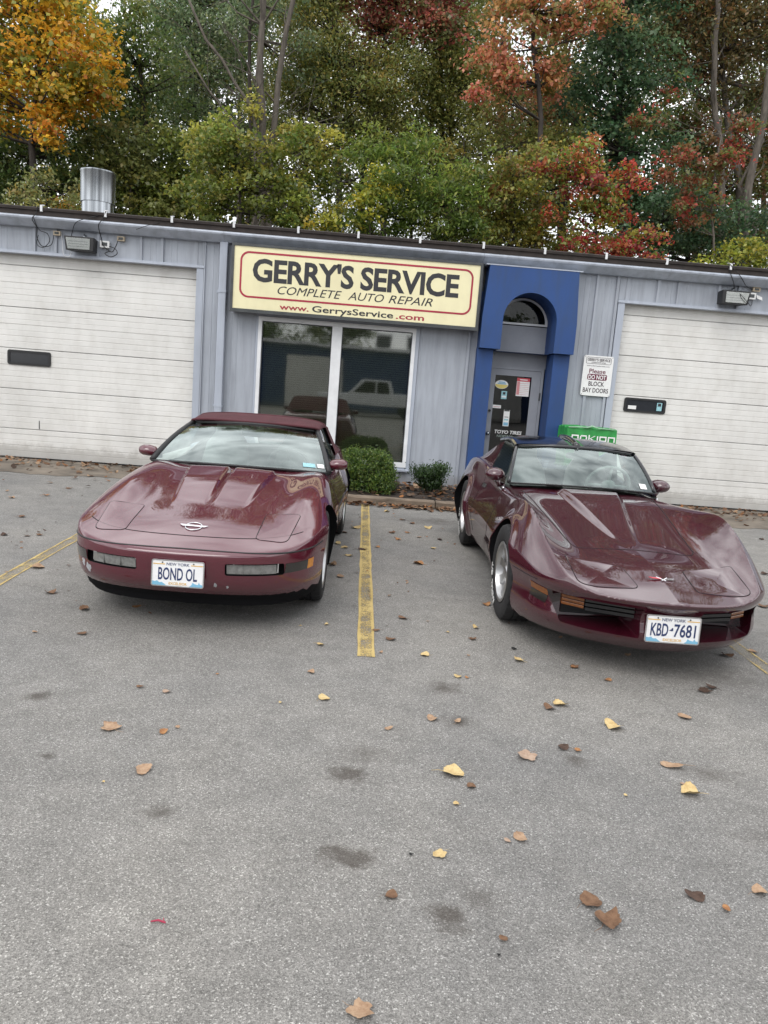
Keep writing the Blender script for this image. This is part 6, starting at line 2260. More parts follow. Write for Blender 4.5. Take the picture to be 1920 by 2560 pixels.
    ('woodland_tree', 'dark tree farther beyond the right end of the wood', 15, [(18.45, 8.42), (17.79, 11.77), (17.18, 14.85)], [(18.32, 15.82, 8.26, 1.69, 1.1), (19.09, 15.3, 9.52, 1.65, 1.07), (17.86, 14.14, 10.37, 1.58, 1.03), (17.02, 14.51, 11.62, 1.61, 1.04), (18.52, 15.55, 13.34, 1.67, 1.08), (16.9, 15.24, 14.29, 1.65, 1.07), (16.75, 14.07, 14.94, 1.58, 1.03)], 'back', 0.18, 0.11, 1.5, 'M_DBARK', 0.17, 0.0),
]
STEMS = [
    ('straight pale grey trunk in the middle of the wood', [(-3.49, 11.5, 1.03), (-3.49, 11.5, 8.59), (-3.6, 11.5, 10.05), (-3.56, 11.5, 11.38), (-3.57, 11.5, 12.55)], 0.16, 10, 1),
    ('second pale grey trunk curving up beside the straight one', [(-3.17, 11.8, 1.15), (-3.17, 11.8, 8.65), (-3.1, 11.8, 9.84), (-2.93, 11.8, 11.08), (-2.73, 11.8, 12.65)], 0.14, 12, 2),
    ('thin bare branch leaning left across the middle of the wood', [(-3.55, 11.2, 0.92), (-3.55, 11.2, 8.61), (-4.32, 11.2, 9.88), (-5.12, 11.2, 10.64), (-5.67, 11.2, 11.76)], 0.07, 8, 3),
    ('thin bare stem slanting up left of the pale trunks', [(-3.96, 11, 0.84), (-3.96, 11.0, 8.15), (-4.9, 11.0, 9.28), (-5.57, 11.0, 10.17)], 0.05, 6, 4),
    ('dark thin trunk left of the pale trunks', [(-3.88, 12.5, 1.44), (-3.88, 12.5, 8.74), (-4.03, 12.5, 10.52), (-4.03, 12.5, 12.88)], 0.09, 6, 5),
    ('grey trunk at the right edge of the wood', [(11.26, 13.5, 1.82), (11.26, 13.5, 6.39), (10.81, 13.5, 9.32), (10.21, 13.5, 11.32), (9.9, 13.5, 14.33)], 0.16, 6, 6),
    ('grey trunk leaning outward at the right edge', [(11.63, 13, 1.6), (11.63, 13.0, 6.34), (11.57, 13.0, 8.57), (11.71, 13.0, 10.48), (11.7, 13.0, 12.32)], 0.2, 6, 7),
    ('slim grey trunk leaning from the right edge', [(12.04, 13.2, 1.71), (12.04, 13.2, 7.25), (11.37, 13.2, 8.6), (11.89, 13.2, 10.01)], 0.09, 4, 8),
    ('dark trunk showing through the leaves right of the vent pipe', [(-7.86, 16, 3.06), (-7.86, 16.0, 6.78), (-7.84, 16.0, 8.0), (-7.98, 16.0, 9.18), (-8.14, 16.0, 10.93)], 0.13, 4, 9),
    ('dark trunk above the cream sign', [(2.67, 17, 3.34), (2.67, 17.0, 7.21), (2.33, 17.0, 9.1), (2.06, 17.0, 11.09), (1.78, 17.0, 13.34)], 0.14, 5, 10),
    ('dark trunk above the sign centre', [(-0.56, 18, 3.96), (-0.56, 18.0, 7.47), (-0.56, 18.0, 9.92), (-0.57, 18.0, 12.3), (-0.72, 18.0, 14.45)], 0.13, 5, 11),
    ('thin dark trunk above the blue entrance', [(6.91, 17, 3.42), (6.91, 17.0, 6.58), (6.65, 17.0, 8.82), (6.35, 17.0, 10.68)], 0.09, 4, 12),
    ('thin dark trunk behind the salmon maple', [(5.06, 18, 3.86), (5.06, 18.0, 7.26), (4.59, 18.0, 10.03), (4.18, 18.0, 12.39), (4.03, 18.0, 14.71)], 0.1, 5, 13),
    ('thin dark trunk behind the deep green maple', [(10.77, 18, 4.17), (10.77, 18.0, 7.05), (10.36, 18.0, 9.36), (10.01, 18.0, 11.29)], 0.1, 4, 14),
]
LEAVES = [(-1.675, -7.143, 0.08, 'brown'), (-1.381, -7.025, 0.064, 'orange'), (-1.786, -7.618, 0.032, 'tan'), (-1.527, -7.591, 0.073, 'brown'), (-0.151, -7.523, 0.059, 'yellow'), (-0.133, -7.132, 0.03, 'yellow'), (-0.299, -7.195, 0.018, 'yellow'), (-0.176, -7.961, 0.054, 'tan'), (-0.657, -8.068, 0.025, 'orange'), (-0.993, -8.29, 0.037, 'brown'), (-0.854, -8.326, 0.046, 'pale'), (-0.093, -8.294, 0.069, 'yellow'), (-0.296, -8.371, 0.021, 'yellow'), (-0.99, -8.736, 0.088, 'tan'), (-0.762, -8.748, 0.043, 'orange'), (-0.712, -8.696, 0.027, 'tan'), (-0.754, -9.073, 0.08, 'tan'), (-0.874, -9.18, 0.014, 'yellow'), (0.102, -10.185, 0.073, 'tan'), (0.185, -7.188, 0.052, 'brown'), (0.206, -7.588, 0.035, 'tan'), (0.372, -6.895, 0.071, 'brown'), (0.54, -6.921, 0.028, 'tan'), (0.272, -7.341, 0.08, 'brown'), (0.854, -6.99, 0.05, 'yellow'), (0.652, -7.126, 0.023, 'yellow'), (0.8, -7.234, 0.06, 'brown'), (0.472, -7.582, 0.056, 'yellow'), (0.732, -7.539, 0.021, 'tan'), (1.029, -7.575, 0.071, 'yellow'), (1.039, -7.373, 0.037, 'black'), (1.763, -7.348, 0.054, 'tan'), (1.342, -7.637, 0.046, 'orange'), (1.492, -7.8, 0.053, 'orange'), (0.625, -7.888, 0.05, 'yellow'), (0.675, -7.896, 0.026, 'orange'), (2.017, -7.876, 0.086, 'dark'), (2.082, -7.82, 0.066, 'dark'), (2.681, -7.125, 0.077, 'tan'), (2.455, -7.239, 0.091, 'brown'), (1.118, -8.189, 0.088, 'yellow'), (1.051, -8.241, 0.074, 'brown'), (1.745, -8.252, 0.085, 'tan'), (1.322, -8.421, 0.103, 'yellow'), (0.436, -8.449, 0.057, 'tan'), (0.555, -8.463, 0.057, 'tan'), (1.009, -8.676, 0.054, 'dark'), (1.069, -8.691, 0.043, 'orange'), (0.818, -8.779, 0.092, 'pale'), (1.463, -8.785, 0.102, 'tan'), (0.47, -8.959, 0.096, 'yellow'), (0.535, -9.058, 0.044, 'brown'), (1.453, -9.011, 0.097, 'yellow'), (0.462, -9.193, 0.027, 'yellow'), (1.163, -9.058, 0.019, 'yellow'), (0.667, -9.396, 0.063, 'tan'), (0.616, -9.415, 0.031, 'pale'), (0.365, -9.517, 0.06, 'yellow'), (0.268, -9.524, 0.017, 'black'), (0.191, -9.741, 0.044, 'brown'), (0.82, -9.722, 0.08, 'brown'), (0.85, -9.806, 0.099, 'brown'), (1.18, -9.666, 0.08, 'dark'), (1.411, -9.628, 0.058, 'tan'), (1.258, -9.721, 0.043, 'orange'), (0.514, -9.904, 0.032, 'brown'), (0.489, -9.967, 0.011, 'black'), (0.222, -8.584, 0.044, 'tan'), (1.443, -8.94, 0.022, 'pale'), (-0.149, -4.611, 0.091, 'yellow'), (-0.077, -4.778, 0.078, 'yellow'), (0.022, -3.754, 0.107, 'yellow'), (0.091, -4.827, 0.093, 'dark'), (0.234, -4.656, 0.061, 'orange'), (0.406, -3.875, 0.099, 'brown'), (0.562, -3.026, 0.092, 'brown'), (0.573, -3.814, 0.066, 'orange'), (0.598, -5.241, 0.103, 'orange'), (0.9, -4.073, 0.087, 'dark'), (0.785, -4.541, 0.072, 'yellow'), (-0.086, -5.889, 0.071, 'tan'), (1.016, -6.416, 0.069, 'orange'), (-2.792, -5.138, 0.068, 'brown'), (-3.054, -5.231, 0.067, 'dark'), (-3.269, -4.403, 0.082, 'brown'), (-2.872, -5.208, 0.06, 'brown'), (1.346, -7.624, 0.07, 'brown'), (3.383, -5.933, 0.108, 'brown'), (-2.357, -6.225, 0.104, 'tan'), (-2.006, -6.844, 0.076, 'brown'), (-0.026, -5.118, 0.087, 'yellow'), (0.66, -3.23, 0.091, 'brown'), (0.829, -3.452, 0.107, 'yellow'), (0.455, -4.225, 0.07, 'orange'), (-0.157, -5.513, 0.075, 'tan'), (-0.096, -4.056, 0.081, 'brown'), (0.684, -4.026, 0.073, 'tan'), (5.104, -2.627, 0.075, 'dark'), (4.058, -4.676, 0.089, 'dark'), (-3.817, -3.407, 0.094, 'tan'), (-4.063, -2.98, 0.063, 'tan'), (-3.56, -3.104, 0.101, 'orange'), (-3.526, -2.499, 0.095, 'brown'), (0.384, -2.543, 0.084, 'yellow'), (0.482, -2.251, 0.069, 'tan'), (0.955, -2.299, 0.109, 'brown')]

# ------------------------------------------------------------------ trees of the wood behind
PAL = {
    'orange': [((.50, .25, .022), 4), ((.54, .33, .035), 4), ((.34, .29, .04), 4), ((.17, .20, .035), 4), ((.44, .17, .03), 1)],
    'dark': [((.085, .125, .035), 5), ((.12, .15, .04), 3), ((.18, .19, .05), 2), ((.06, .095, .03), 3)],
    'back': [((.12, .155, .050), 4), ((.17, .185, .06), 3), ((.09, .12, .042), 3), ((.21, .19, .06), 1)],
    'backolive': [((.17, .19, .06), 4), ((.22, .21, .06), 3), ((.12, .14, .045), 3)],
    'greygreen': [((.12, .165, .085), 4), ((.085, .13, .055), 3), ((.18, .20, .10), 2)],
    'olive': [((.165, .185, .050), 4), ((.23, .22, .060), 3), ((.11, .135, .04), 3), ((.25, .20, .045), 1)],
    'mutedred': [((.34, .10, .08), 4), ((.24, .08, .06), 3), ((.34, .15, .08), 2), ((.15, .15, .06), 5)],
    'salmon': [((.50, .21, .12), 4), ((.44, .16, .10), 3), ((.46, .26, .10), 3), ((.20, .19, .06), 6)],
    'rust': [((.21, .12, .055), 4), ((.16, .13, .045), 3), ((.28, .12, .055), 2), ((.13, .15, .045), 4)],
    'bluegreen': [((.06, .115, .055), 5), ((.09, .145, .065), 3), ((.048, .085, .042), 3), ((.15, .17, .075), 1)],
    'brownolive': [((.14, .115, .045), 4), ((.19, .12, .045), 3), ((.09, .095, .04), 3), ((.22, .10, .05), 1)],
    'palesumac': [((.22, .23, .085), 4), ((.16, .18, .06), 3), ((.28, .22, .06), 2)],
    'vine': [((.17, .20, .034), 4), ((.12, .155, .032), 4), ((.25, .23, .045), 3), ((.085, .11, .026), 3)],
    'paleyellow': [((.34, .31, .06), 4), ((.24, .25, .05), 3), ((.16, .18, .04), 2)],
    'bright': [((.125, .18, .032), 4), ((.095, .145, .028), 4), ((.20, .23, .042), 3), ((.065, .10, .022), 3)],
    'yellow': [((.40, .33, .035), 4), ((.24, .24, .035), 3), ((.14, .16, .03), 2)],
    'mottled': [((.25, .23, .045), 4), ((.33, .29, .05), 2), ((.16, .16, .04), 4), ((.20, .11, .035), 2), ((.13, .16, .034), 3)],
    'redmix': [((.42, .07, .045), 3), ((.36, .13, .05), 3), ((.28, .26, .045), 5), ((.15, .19, .04), 4), ((.24, .05, .045), 2)],
    'crimson': [((.28, .030, .030), 5), ((.20, .028, .032), 3), ((.30, .09, .04), 2), ((.16, .17, .035), 3)],
    'scarlet': [((.32, .065, .045), 3), ((.24, .09, .045), 3), ((.17, .10, .045), 4), ((.12, .14, .04), 5)],
    'darkred': [((.085, .105, .034), 4), ((.17, .08, .04), 3), ((.12, .11, .035), 3), ((.15, .165, .04), 2)],
    'yellowgreen': [((.27, .26, .035), 4), ((.19, .21, .03), 4), ((.12, .15, .026), 2)],
    'juniper': [((.075, .13, .022), 4), ((.12, .18, .032), 3), ((.04, .075, .018), 4), ((.18, .21, .05), 1)],
    'box': [((.030, .060, .016), 4), ((.045, .085, .022), 3), ((.02, .04, .014), 3)],
}


def pick_cols(rng, pal, n, jitter=.22):
    cs = np.array([c for c, _ in PAL[pal]])
    w = np.array([q for _, q in PAL[pal]], float)
    k = rng.choice(len(cs), n, p=w / w.sum())
    c = cs[k] * 1.45 * (1 + rng.uniform(-jitter, jitter, (n, 1))) * (1 + rng.uniform(-.08, .08, (n, 3)))
    return np.clip(c, 0.004, .9)


def leaf_cloud(rng, C, L, w, col, flat=.55, droop=0.0):
    """C (n,3) centres -> folded four-point leaves"""
    n = len(C)
    a = rng.uniform(0, 2 * np.pi, n)
    # leaf axis: mostly sideways, drooping a little; normal mostly up
    el = rng.normal(-.35 - droop, .5, n)
    ax = np.stack([np.cos(a) * np.cos(el), np.sin(a) * np.cos(el), np.sin(el)], 1)
    nr = np.stack([rng.normal(0, flat, n), rng.normal(-.25, flat, n), np.abs(rng.normal(1, .4, n))], 1)
    sd = np.cross(ax, nr)
    sd /= np.linalg.norm(sd, axis=1)[:, None] + 1e-9
    up = np.cross(sd, ax)
    s = rng.uniform(.65, 1.35, n)[:, None]
    L_, w_ = L * s, w * s
    V = np.empty((n, 4, 3))
    V[:, 0] = C - ax * L_ * .5
    V[:, 1] = C + sd * w_ * .5 - ax * L_ * .05 + up * w_ * .14
    V[:, 2] = C + ax * L_ * .5 - up * L_ * .12
    V[:, 3] = C - sd * w_ * .5 - ax * L_ * .05 + up * w_ * .14
    Q = np.arange(n * 4).reshape(n, 4)
    return V.reshape(-1, 3), Q, np.repeat(np.concatenate([col, np.ones((n, 1))], 1), 4, 0)


def build_tree(spec, seed):
    name, label, Y, tr, blobs, pal, L, w, dens, bark, trad, droop = spec
    rng = np.random.default_rng(seed)
    x0 = tr[0][0]
    base = Vector((x0 + float(rng.uniform(-.2, .2)), Y, slope_z(x0, Y) - .15))
    root = tag(empty(name, base), label, 'shrub' if 'bush' in name or 'thicket' in name or 'vine' in name else 'tree', 'trees and shrubs of the wood behind the roof')
    # trunk
    pts = [base] + [Vector((x, Y + float(rng.uniform(-.15, .15)), z)) for x, z in tr if z > base.z + .4]
    if len(pts) < 2:
        pts.append(base + Vector((0.05, 0, 1.2)))
    dn = dense([tuple(p) for p in pts], 14)
    dn[1:-1, :2] += rng.normal(0, trad * .25, (12, 2))
    rs = np.linspace(trad, trad * .30, 14)
    t = MB()
    t.tube([tuple(Vector(p) - base) for p in dn], list(rs), 8)
    trunk = t.build('trunk', globals()[bark], root, smooth=True)
    cen, cols = [], []
    br = MB()
    for bi, (bx, by, bz, rx, rz) in enumerate(blobs):
        ry = (rx + rz) * .5
        area = math.pi * rx * rz
        n = int(dens * area / (L * w * .5))
        nc = max(5, int(n / (70 if name != 'woodland_tree' else 55)))
        u = rng.normal(0, 1, (nc, 3))
        u /= np.linalg.norm(u, axis=1)[:, None]
        q = rng.uniform(.15, 1.12, nc)[:, None] ** .6
        cc = np.array([bx, by, bz]) + u * q * np.array([rx, ry, rz])
        per = rng.multinomial(n, rng.dirichlet(np.full(nc, 2.5)))
        sig = max(.16, .30 * min(rx, rz))
        for k in range(nc):
            m = per[k]
            if m == 0:
                continue
            d = rng.normal(0, 1, (m, 3)) * np.array([sig, sig, sig * .50])
            # sprays tip outwards: lower towards the rim
            d[:, 2] -= .35 * np.hypot(d[:, 0], d[:, 1]) * (1 if droop == 0 else 1.5)
            cen.append(cc[k] + d)
            tone = 1 + rng.uniform(-.25, .25)
            base_c = pick_cols(rng, pal, 1, .12)
            cl = np.where(rng.random((m, 1)) < .62, base_c, pick_cols(rng, pal, m, .12))
            cols.append(np.clip(cl * tone * (1 + rng.uniform(-.14, .14, (m, 1))), .004, .9))
            if k % 2 == 0:
                j = int(np.argmin(np.abs(dn[:, 2] - (cc[k][2] - .35 * abs(cc[k][0] - x0))) + .3 * np.abs(np.arange(14) - 7) / 7))
                a, b_ = dn[j], cc[k]
                mid = (a + b_) / 2 + np.array([0, 0, -.12 * np.linalg.norm(b_ - a) * .5]) + rng.normal(0, .08, 3)
                r0 = min(rs[j] * .5, .05)
                br.tube([tuple(Vector(p) - base) for p in (a, mid, b_)], [r0, r0 * .6, .006], 4, cap=False)
    C = np.concatenate(cen)
    col = np.concatenate(cols)
    V, Q, cc4 = leaf_cloud(rng, C - np.array(base), L, w, col, droop=droop)
    if br.v:
        br.build('limbs', globals()[bark], root, smooth=True, fix=False)
    crown = link('crown', mesh_np('crown', V, Q, M_LEAF, False, None, cc4), root)
    return root, len(C)


n_leaves = 0
for i, sp in enumerate(TREES):
    r_, k_ = build_tree(sp, 100 + i)
    n_leaves += k_
print('tree leaves', n_leaves)


def bare_stem(root_label, name, pts, r0, r1, twigs, seed, bark):
    """a mostly leafless stem with forking twigs"""
    rng = np.random.default_rng(seed)
    base = Vector(pts[0])
    root = tag(empty(name, base), root_label, 'tree', 'trees and shrubs of the wood behind the roof')
    dn = dense(pts, 18)
    dn[1:-1] += rng.normal(0, .03, (16, 3))
    t = MB()
    t.tube([tuple(Vector(p) - base) for p in dn], list(np.linspace(r0, r1, 18)), 8)
    t.build('trunk', bark, root, smooth=True)
    t = MB()
    for k in range(twigs):
        j = rng.integers(7, 18)
        a = dn[j]
        ang = rng.uniform(0, 2 * np.pi)
        ln = rng.uniform(.8, 2.4)
        d = np.array([math.cos(ang), .4 * math.sin(ang), rng.uniform(.5, 1.4)])
        d /= np.linalg.norm(d)
        m1 = a + d * ln * .5 + rng.normal(0, .08, 3)
        e = a + d * ln + rng.normal(0, .15, 3)
        rr = r0 * .22
        t.tube([tuple(Vector(p) - base) for p in (a, m1, e)], [rr, rr * .6, .006], 5, cap=False)
        for _ in range(3):
            b_ = m1 + (e - m1) * rng.uniform(0, .8)
            f = b_ + (d + rng.normal(0, .6, 3)) * rng.uniform(.3, .8)
            t.tube([tuple(Vector(p) - base) for p in (b_, f)], [rr * .4, .004], 4, cap=False)
    t.build('limbs', bark, root, smooth=True, fix=False)
    return root


for lab, px, r0, tw, sd_ in STEMS:
    bare_stem(lab, 'bare_tree', px, r0, r0 * .45, tw, sd_, M_DBARK if 'dark' in lab else M_BARK)


# ------------------------------------------------------------------ shrubs in the bed
def shrub(name, label, c, rx, ry, z0, z1, pal, n, L, w, seed, fan):
    rng = np.random.default_rng(seed)
    root = tag(empty(name, (c[0], c[1], z0)), label, 'shrub')
    nc = 300 if not fan else 95
    a = rng.uniform(0, 2 * np.pi, nc)
    hgt = z1 - z0
    v = rng.uniform(0, 1, nc)
    if fan:
        # a vase of separate upright sprigs
        rr = (.25 + .75 * v) * rng.uniform(.35, 1.0, nc)
        cc = np.stack([np.cos(a) * rr * rx, np.sin(a) * rr * ry, .30 * hgt + v * hgt * .62], 1)
        sig = .045
    else:
        # dense clipped mound: a squarish dome
        q = rng.uniform(.55, 1.0, nc) ** .5
        e = np.abs(v) ** .8
        rr = (1 - e ** 3.4 * .55) * q
        cc = np.stack([np.sign(np.cos(a)) * np.abs(np.cos(a)) ** .75 * rr * rx, np.sign(np.sin(a)) * np.abs(np.sin(a)) ** .75 * rr * ry, .03 + e * hgt * .93], 1)
        sig = .042
    per = rng.multinomial(n, rng.dirichlet(np.full(nc, 4.0)))
    C, D = [], []
    for k in range(nc):
        C.append(cc[k] + rng.normal(0, 1, (per[k], 3)) * np.array([sig, sig, sig * .9]))
        D.append(np.clip(pick_cols(rng, pal, per[k]) * (1 + rng.uniform(-.2, .25)), .004, .8))
    C = np.concatenate(C)
    C[:, 2] = np.maximum(C[:, 2], .012)
    V, Q, col = leaf_cloud(rng, C, L, w, np.concatenate(D), flat=.9, droop=-1.0)
    link('foliage', mesh_np('foliage', V, Q, M_LEAF, False, None, col), root)
    t = MB()
    for k in range(0, nc, 3 if fan else 6):
        t.tube([(rng.uniform(-.04, .04), rng.uniform(-.04, .04), -.03), tuple(cc[k] * np.array([.5, .5, .55])), tuple(cc[k])], [.011, .007, .003], 5, cap=False)
    t.build('stems', M_DBARK, root, smooth=True, fix=False)
    return root


shrub('rounded_shrub', 'bright green clipped evergreen shrub under the window', (.08, -1.22), .44, .38, .07, .61, 'juniper', 24000, .036, .014, 31, False)
shrub('small_shrub', 'small dark green shrub right of the clipped one', (1.03, -1.10), .36, .24, .06, .49, 'box', 6500, .034, .016, 32, True)

# ------------------------------------------------------------------ fallen leaves
def dry_mat(name, c1, c2):
    m, N, L, out = new_mat(name)
    b = N.new('ShaderNodeBsdfPrincipled')
    L.new(b.outputs[0], out.inputs['Surface'])
    v = pos_node(N, L)
    f = noise(N, L, v, 45.0, 5, .7)
    c = ramp(N, L, f, [(.35, c2), (.62, c1)])
    L.new(c, b.inputs['Base Color'])
    b.inputs['Roughness'].default_value = .75
    setin(b, 'Specular IOR Level', .25)
    return m


DRY = {'tan': dry_mat('tan_dry_leaf', (.42, .29, .19), (.27, .165, .10)), 'yellow': dry_mat('yellow_dry_leaf', (.60, .47, .24), (.44, .30, .13)),
       'brown': dry_mat('brown_dry_leaf', (.20, .115, .068), (.11, .06, .035)), 'orange': dry_mat('orange_dry_leaf', (.40, .21, .09), (.24, .11, .05)),
       'dark': dry_mat('dark_dry_leaf', (.095, .060, .045), (.05, .03, .022)), 'pale': dry_mat('pale_dry_leaf', (.44, .33, .25), (.30, .20, .14)),
       'black': dry_mat('black_scrap', (.012, .012, .012), (.02, .02, .02))}


def leaf_shape(kind, seed):
    r = random.Random(seed)
    n = 30
    out = []
    for k in range(n):
        t = 2 * math.pi * k / n
        if kind == 'heart':
            q = .46 * (1 + .12 * math.cos(t) - .16 * math.exp(-((t - math.pi) / .35) ** 2)) + .02 * math.sin(t * 15)
        elif kind == 'maple':
            q = .42 + .055 * math.cos(5 * t) + .05 * math.cos(3 * t + .8) + .03 * math.cos(11 * t + .6)
        elif kind == 'oval':
            q = .5 / math.sqrt((math.cos(t)) ** 2 + (math.sin(t) / .58) ** 2) + .012 * math.sin(t * 17)
        else:
            q = .42 + .06 * math.sin(2 * t + 1) + .05 * math.sin(3 * t + seed) + .025 * math.sin(13 * t)
        q *= 1 + r.uniform(-.06, .06)
        out.append((q * math.cos(t), q * math.sin(t)))
    c1, c2, c3, fold = r.uniform(.35, .9), r.uniform(-.5, .7), r.uniform(0, 6.28), r.uniform(.1, .5)

    def z(x, y):
        return c1 * (x * math.cos(c3) + y * math.sin(c3)) ** 2 + c2 * .5 * x * y + fold * abs(y) * .35 + .03 * math.sin(9 * x + seed) * y * 4 * .5
    V = [(x, y, z(x, y)) for x, y in out] + [(x * .55, y * .55, z(x * .55, y * .55)) for x, y in out] + [(0, 0, z(0, 0))]
    F = [(k, (k + 1) % n, n + (k + 1) % n, n + k) for k in range(n)] + [(n + k, n + (k + 1) % n, 2 * n) for k in range(n)]
    zmin = min(v[2] for v in V)
    V = [(x, y, q - zmin + .01) for x, y, q in V]
    mb = MB()
    mb.add(V, F)
    if kind != 'scrap':
        s = V[n // 2]
        mb.tube([(s[0], s[1], s[2]), (s[0] - .22, s[1] + r.uniform(-.08, .08), s[2] * .5 + .02), (s[0] - .5, s[1] + r.uniform(-.2, .2), .02)], [.014, .010, .008], 4)
    return mb.mesh('fallen_leaf', DRY['tan'], smooth=True)


LEAF_MESH = [leaf_shape(k, i) for i, k in enumerate(['heart', 'heart', 'maple', 'oval', 'scrap', 'heart', 'maple', 'scrap', 'oval'])]
WORDS = {'tan': 'tan', 'yellow': 'pale yellow', 'brown': 'brown', 'orange': 'orange-brown', 'dark': 'dark brown', 'pale': 'bleached pale', 'black': 'black'}
rl = random.Random(11)
by_label = {}
for (x, y, s, c) in LEAVES:
    me = LEAF_MESH[rl.randrange(len(LEAF_MESH))] if c != 'black' else LEAF_MESH[4]
    o = link('fallen_leaf' if c != 'black' else 'black_scrap', me, None, (x, y, .004), (rl.uniform(-.12, .12), rl.uniform(-.12, .12), rl.uniform(0, 6.28)))
    k = s * rl.uniform(.85, 1.05)
    o.scale = (k, k, k * rl.uniform(.7, 1.5))
    o.material_slots[0].link = 'OBJECT'
    o.material_slots[0].material = DRY[c]
    where = 'near the kerb between the parked cars' if y > -6 and -.3 < x < 1.4 else 'beside the soft-top car' if y > -7.4 and x < -.3 else 'beside the hard-top car' if y > -7.4 and x > 1.2 else 'between the noses of the parked cars' if y > -7.7 else 'on open asphalt before the hard-top car' if x > .75 else 'on open asphalt before the soft-top car' if x < -.05 else 'on open asphalt below the yellow line'
    size = 'large' if s > .095 else 'small' if s < .05 else 'curled'
    lab = '%s %s %s lying %s' % (size, WORDS[c], 'dry leaf' if c != 'black' else 'scrap', where)
    tag(o, lab, 'leaf' if c != 'black' else 'scrap', 'fallen leaves and scraps on the asphalt')
    by_label.setdefault(lab, []).append(o)
ORD = ['leftmost', 'second from left', 'third from left', 'fourth from left', 'fifth from left', 'sixth from left', 'seventh from left', 'eighth from left', 'ninth from left', 'tenth from left']
for lab, os_ in by_label.items():
    if len(os_) > 1:
        for k, o in enumerate(sorted(os_, key=lambda q: q.location.x)):
            o['label'] = lab + ', ' + ORD[min(k, 9)]
t = MB()
t.tube([(-.02, 0, .006), (.0, .004, .008), (.022, -.002, .006)], [.002, .003, .0025], 6)
t.tube([(.016, 0, .008), (.012, .014, .007)], .0015, 5)
tag(t.build('red_twig', pmat('red_stem', (.35, .02, .06), .5), None, loc=(-.476, -9.907, 0)), 'small red leaf stem lying on the asphalt', 'twig')


def litter(name, label, n, gen, seed, smin, smax, zmax, cols):
    """countless small dead leaves, one object"""
    rng = np.random.default_rng(seed)
    XY, Z = gen(rng, n)
    C = np.column_stack([XY, Z + rng.uniform(.004, zmax, n)])
    cs = np.array(cols)
    col = cs[rng.choice(len(cs), n)] * (1 + rng.uniform(-.35, .35, (n, 1)))
    # six-point leaves, lightly curled
    a = rng.uniform(0, 6.283, n)
    s = rng.uniform(smin, smax, n)
    tx, ty = rng.normal(0, .32, n), rng.normal(0, .32, n)
    out = np.array([(-.5, 0), (-.18, -.34), (.22, -.30), (.5, .02), (.18, .34), (-.22, .28)])
    V = np.empty((n, 6, 3))
    for k, (u, v) in enumerate(out):
        uu, vv = u * s, v * s * rng.uniform(.7, 1.2, n)
        V[:, k, 0] = C[:, 0] + np.cos(a) * uu - np.sin(a) * vv
        V[:, k, 1] = C[:, 1] + np.sin(a) * uu + np.cos(a) * vv
        V[:, k, 2] = C[:, 2] + tx * uu + ty * vv + (.5 * abs(u)) * s * .35
    V[:, :, 2] = np.maximum(V[:, :, 2], Z[:, None] + .002)
    Q = np.arange(n * 6).reshape(n, 6)
    o = link(name, mesh_np(name, V.reshape(-1, 3), Q, M_DEADLEAF, False, None, np.repeat(np.concatenate([np.clip(col, .004, .8), np.ones((n, 1))], 1), 6, 0)))
    return tag(o, label, 'leaf litter', kind='stuff')


DRYC = [(.20, .115, .068), (.16, .085, .05), (.28, .17, .10), (.36, .24, .15), (.09, .055, .038), (.30, .13, .05), (.13, .09, .065)]


def g_bed(rng, n):
    x = rng.uniform(-1.6, 1.85, n)
    y = -1.82 + 1.75 * rng.beta(1.6, 1.2, n)
    return np.column_stack([x, y]), np.full(n, .075)


def g_kerb(rng, n):
    x = rng.uniform(-1.5, 1.8, n)
    y = -2.06 - np.abs(rng.normal(0, .09, n))
    return np.column_stack([x, y]), np.full(n, .004)


def g_apron(x0, x1, yb):
    def f(rng, n):
        x = rng.uniform(x0, x1, n)
        y = -np.abs(rng.normal(0, .55, n)) * np.where(rng.random(n) < .6, .9, 1.7) - .05
        y = np.maximum(y, yb)
        return np.column_stack([x, y]), np.where(y > -1.3, .018, .006)
    return f


litter('leaf_litter', 'dead brown leaves covering the planting bed', 620, g_bed, 1, .05, .11, .035, DRYC)
litter('leaf_litter', 'dry leaves drifted against the foot of the kerb', 330, g_kerb, 2, .05, .11, .035, DRYC)
litter('leaf_litter', 'scattered dead leaves on the apron of the left bay', 330, g_apron(-6.2, -1.9, -2.3), 3, .04, .10, .02, DRYC)
litter('leaf_litter', 'scattered dead leaves on the apron of the right bay', 520, g_apron(1.95, 7.5, -2.6), 4, .04, .10, .02, DRYC)


def g_lot(rng, n):
    x = rng.uniform(-3.2, 3.4, n)
    y = rng.uniform(-7.2, -2.1, n)
    return np.column_stack([x, y]), np.full(n, .004)


litter('leaf_crumbs', 'tiny dry leaf crumbs strewn over the parking bays', 260, g_lot, 5, .012, .035, .004, DRYC)

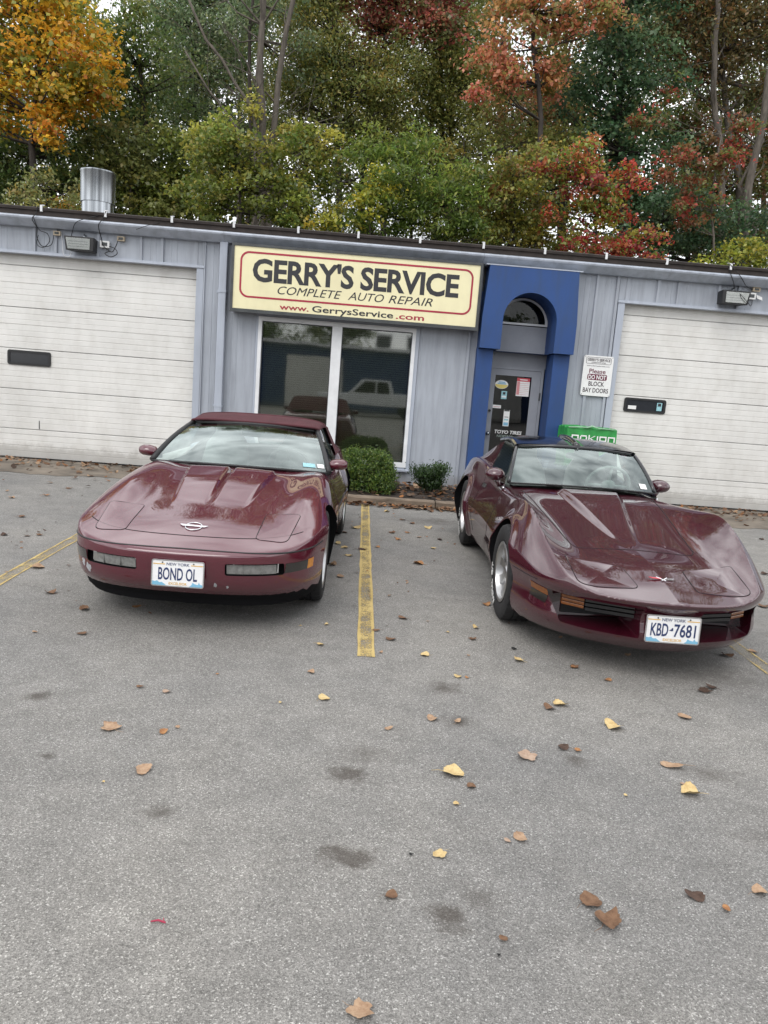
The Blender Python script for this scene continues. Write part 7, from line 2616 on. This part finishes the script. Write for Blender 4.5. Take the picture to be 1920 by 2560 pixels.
# ------------------------------------------------------------------ the yard opposite, seen only as reflections
M_OPPBLUE = streaked('opposite_blue_wall', (.03, .06, .15), (.02, .04, .10), .5, .6)
opp = tag(empty('blue_building', (-2, -29, 0)), 'low blue building across the yard mirrored in the window', 'building')
t = MB()
t.box(-16, 18, -38, -29.2, 0, 3.35)
t.build('wall', M_OPPBLUE, opp, loc=(2, 29, 0))
t = MB()
t.prism_x([(-28.9, 3.30), (-28.9, 3.46), (-38.2, 3.7), (-38.2, 3.30)], -16.2, 18.2)
t.build('roof', M_WHITE, opp, loc=(2, 29, 0))
for x0, x1 in ((-4.2, -1.2), (5.5, 8.6), (-10.5, -7.5)):
    t = MB()
    t.box(x0, x1, -29.19, -29.12, .03, 2.75)
    t.build('bay_door', M_GARAGE, opp, loc=(2, 29, 0))
for q_, (tx, tl) in enumerate(((-6.5, 'tree over the blue building mirrored in the left pane'), (-2.2, 'second tree over the blue building mirrored in the left pane'), (9.0, 'tree over the blue building beyond the mirrored truck'))):
    r_, _k = build_tree(('yard_tree', tl, -42, [(tx, 2.0), (tx, 5.0)], [(tx, -42, 5.2, 2.6, 1.6), (tx + 1.2, -42, 6.3, 1.8, 1.2), (tx - 1.2, -42, 4.4, 2.0, 1.4)], 'dark', .22, .14, 1.6, 'M_DBARK', .2, 0.0), 900 + q_)
for hx in (.9, 2.6):
    t = MB()
    t.box(hx - .45, hx + .45, -31.6, -30.9, 3.50, 4.35)
    t.box(hx - .38, hx + .38, -30.9, -30.88, 3.62, 4.2, 1)
    tag(t.build('roof_unit', [M_PAPER, M_DGREY]), 'boxy rooftop unit on the mirrored blue building, ' + ('nearer the truck cab' if hx < 1 else 'nearer the window edge'), 'rooftop unit')
tr = tag(empty('pickup_truck', (.45, -24.6, 0)), 'white pickup truck mirrored in the window', 'truck')
t = MB()
P_ = [(-2.6, .55), (-2.6, .98), (-1.2, 1.08), (-.55, 1.72), (.75, 1.75), (.95, 1.12), (2.5, 1.08), (2.5, .55)]
t.prism_y([(x, z) for x, z in P_], -.9, .9)
t.build('body', M_WHITE, tr, bevel=.05)
for y_ in (-.91, .905):
    for q_ in ([(-.95, 1.14), (-.45, 1.64), (.05, 1.66), (.05, 1.14)], [(.12, 1.14), (.12, 1.66), (.62, 1.67), (.74, 1.14)]):
        t = MB()
        t.prism_y(q_, y_, y_ + .006)
        t.build('window', M_GLOSSBLK, tr)
for x_ in (-1.7, 1.6):
    for y_ in (-.85, .65):
        t = MB()
        t.lathe([(0, .001), (0, .24), (-.02, .36), (.1, .38), (.22, .36), (.2, .001)], (x_, y_, .38), 'y', 28)
        t.build('wheel', M_TYRE, tr, smooth=True, sharp=40)
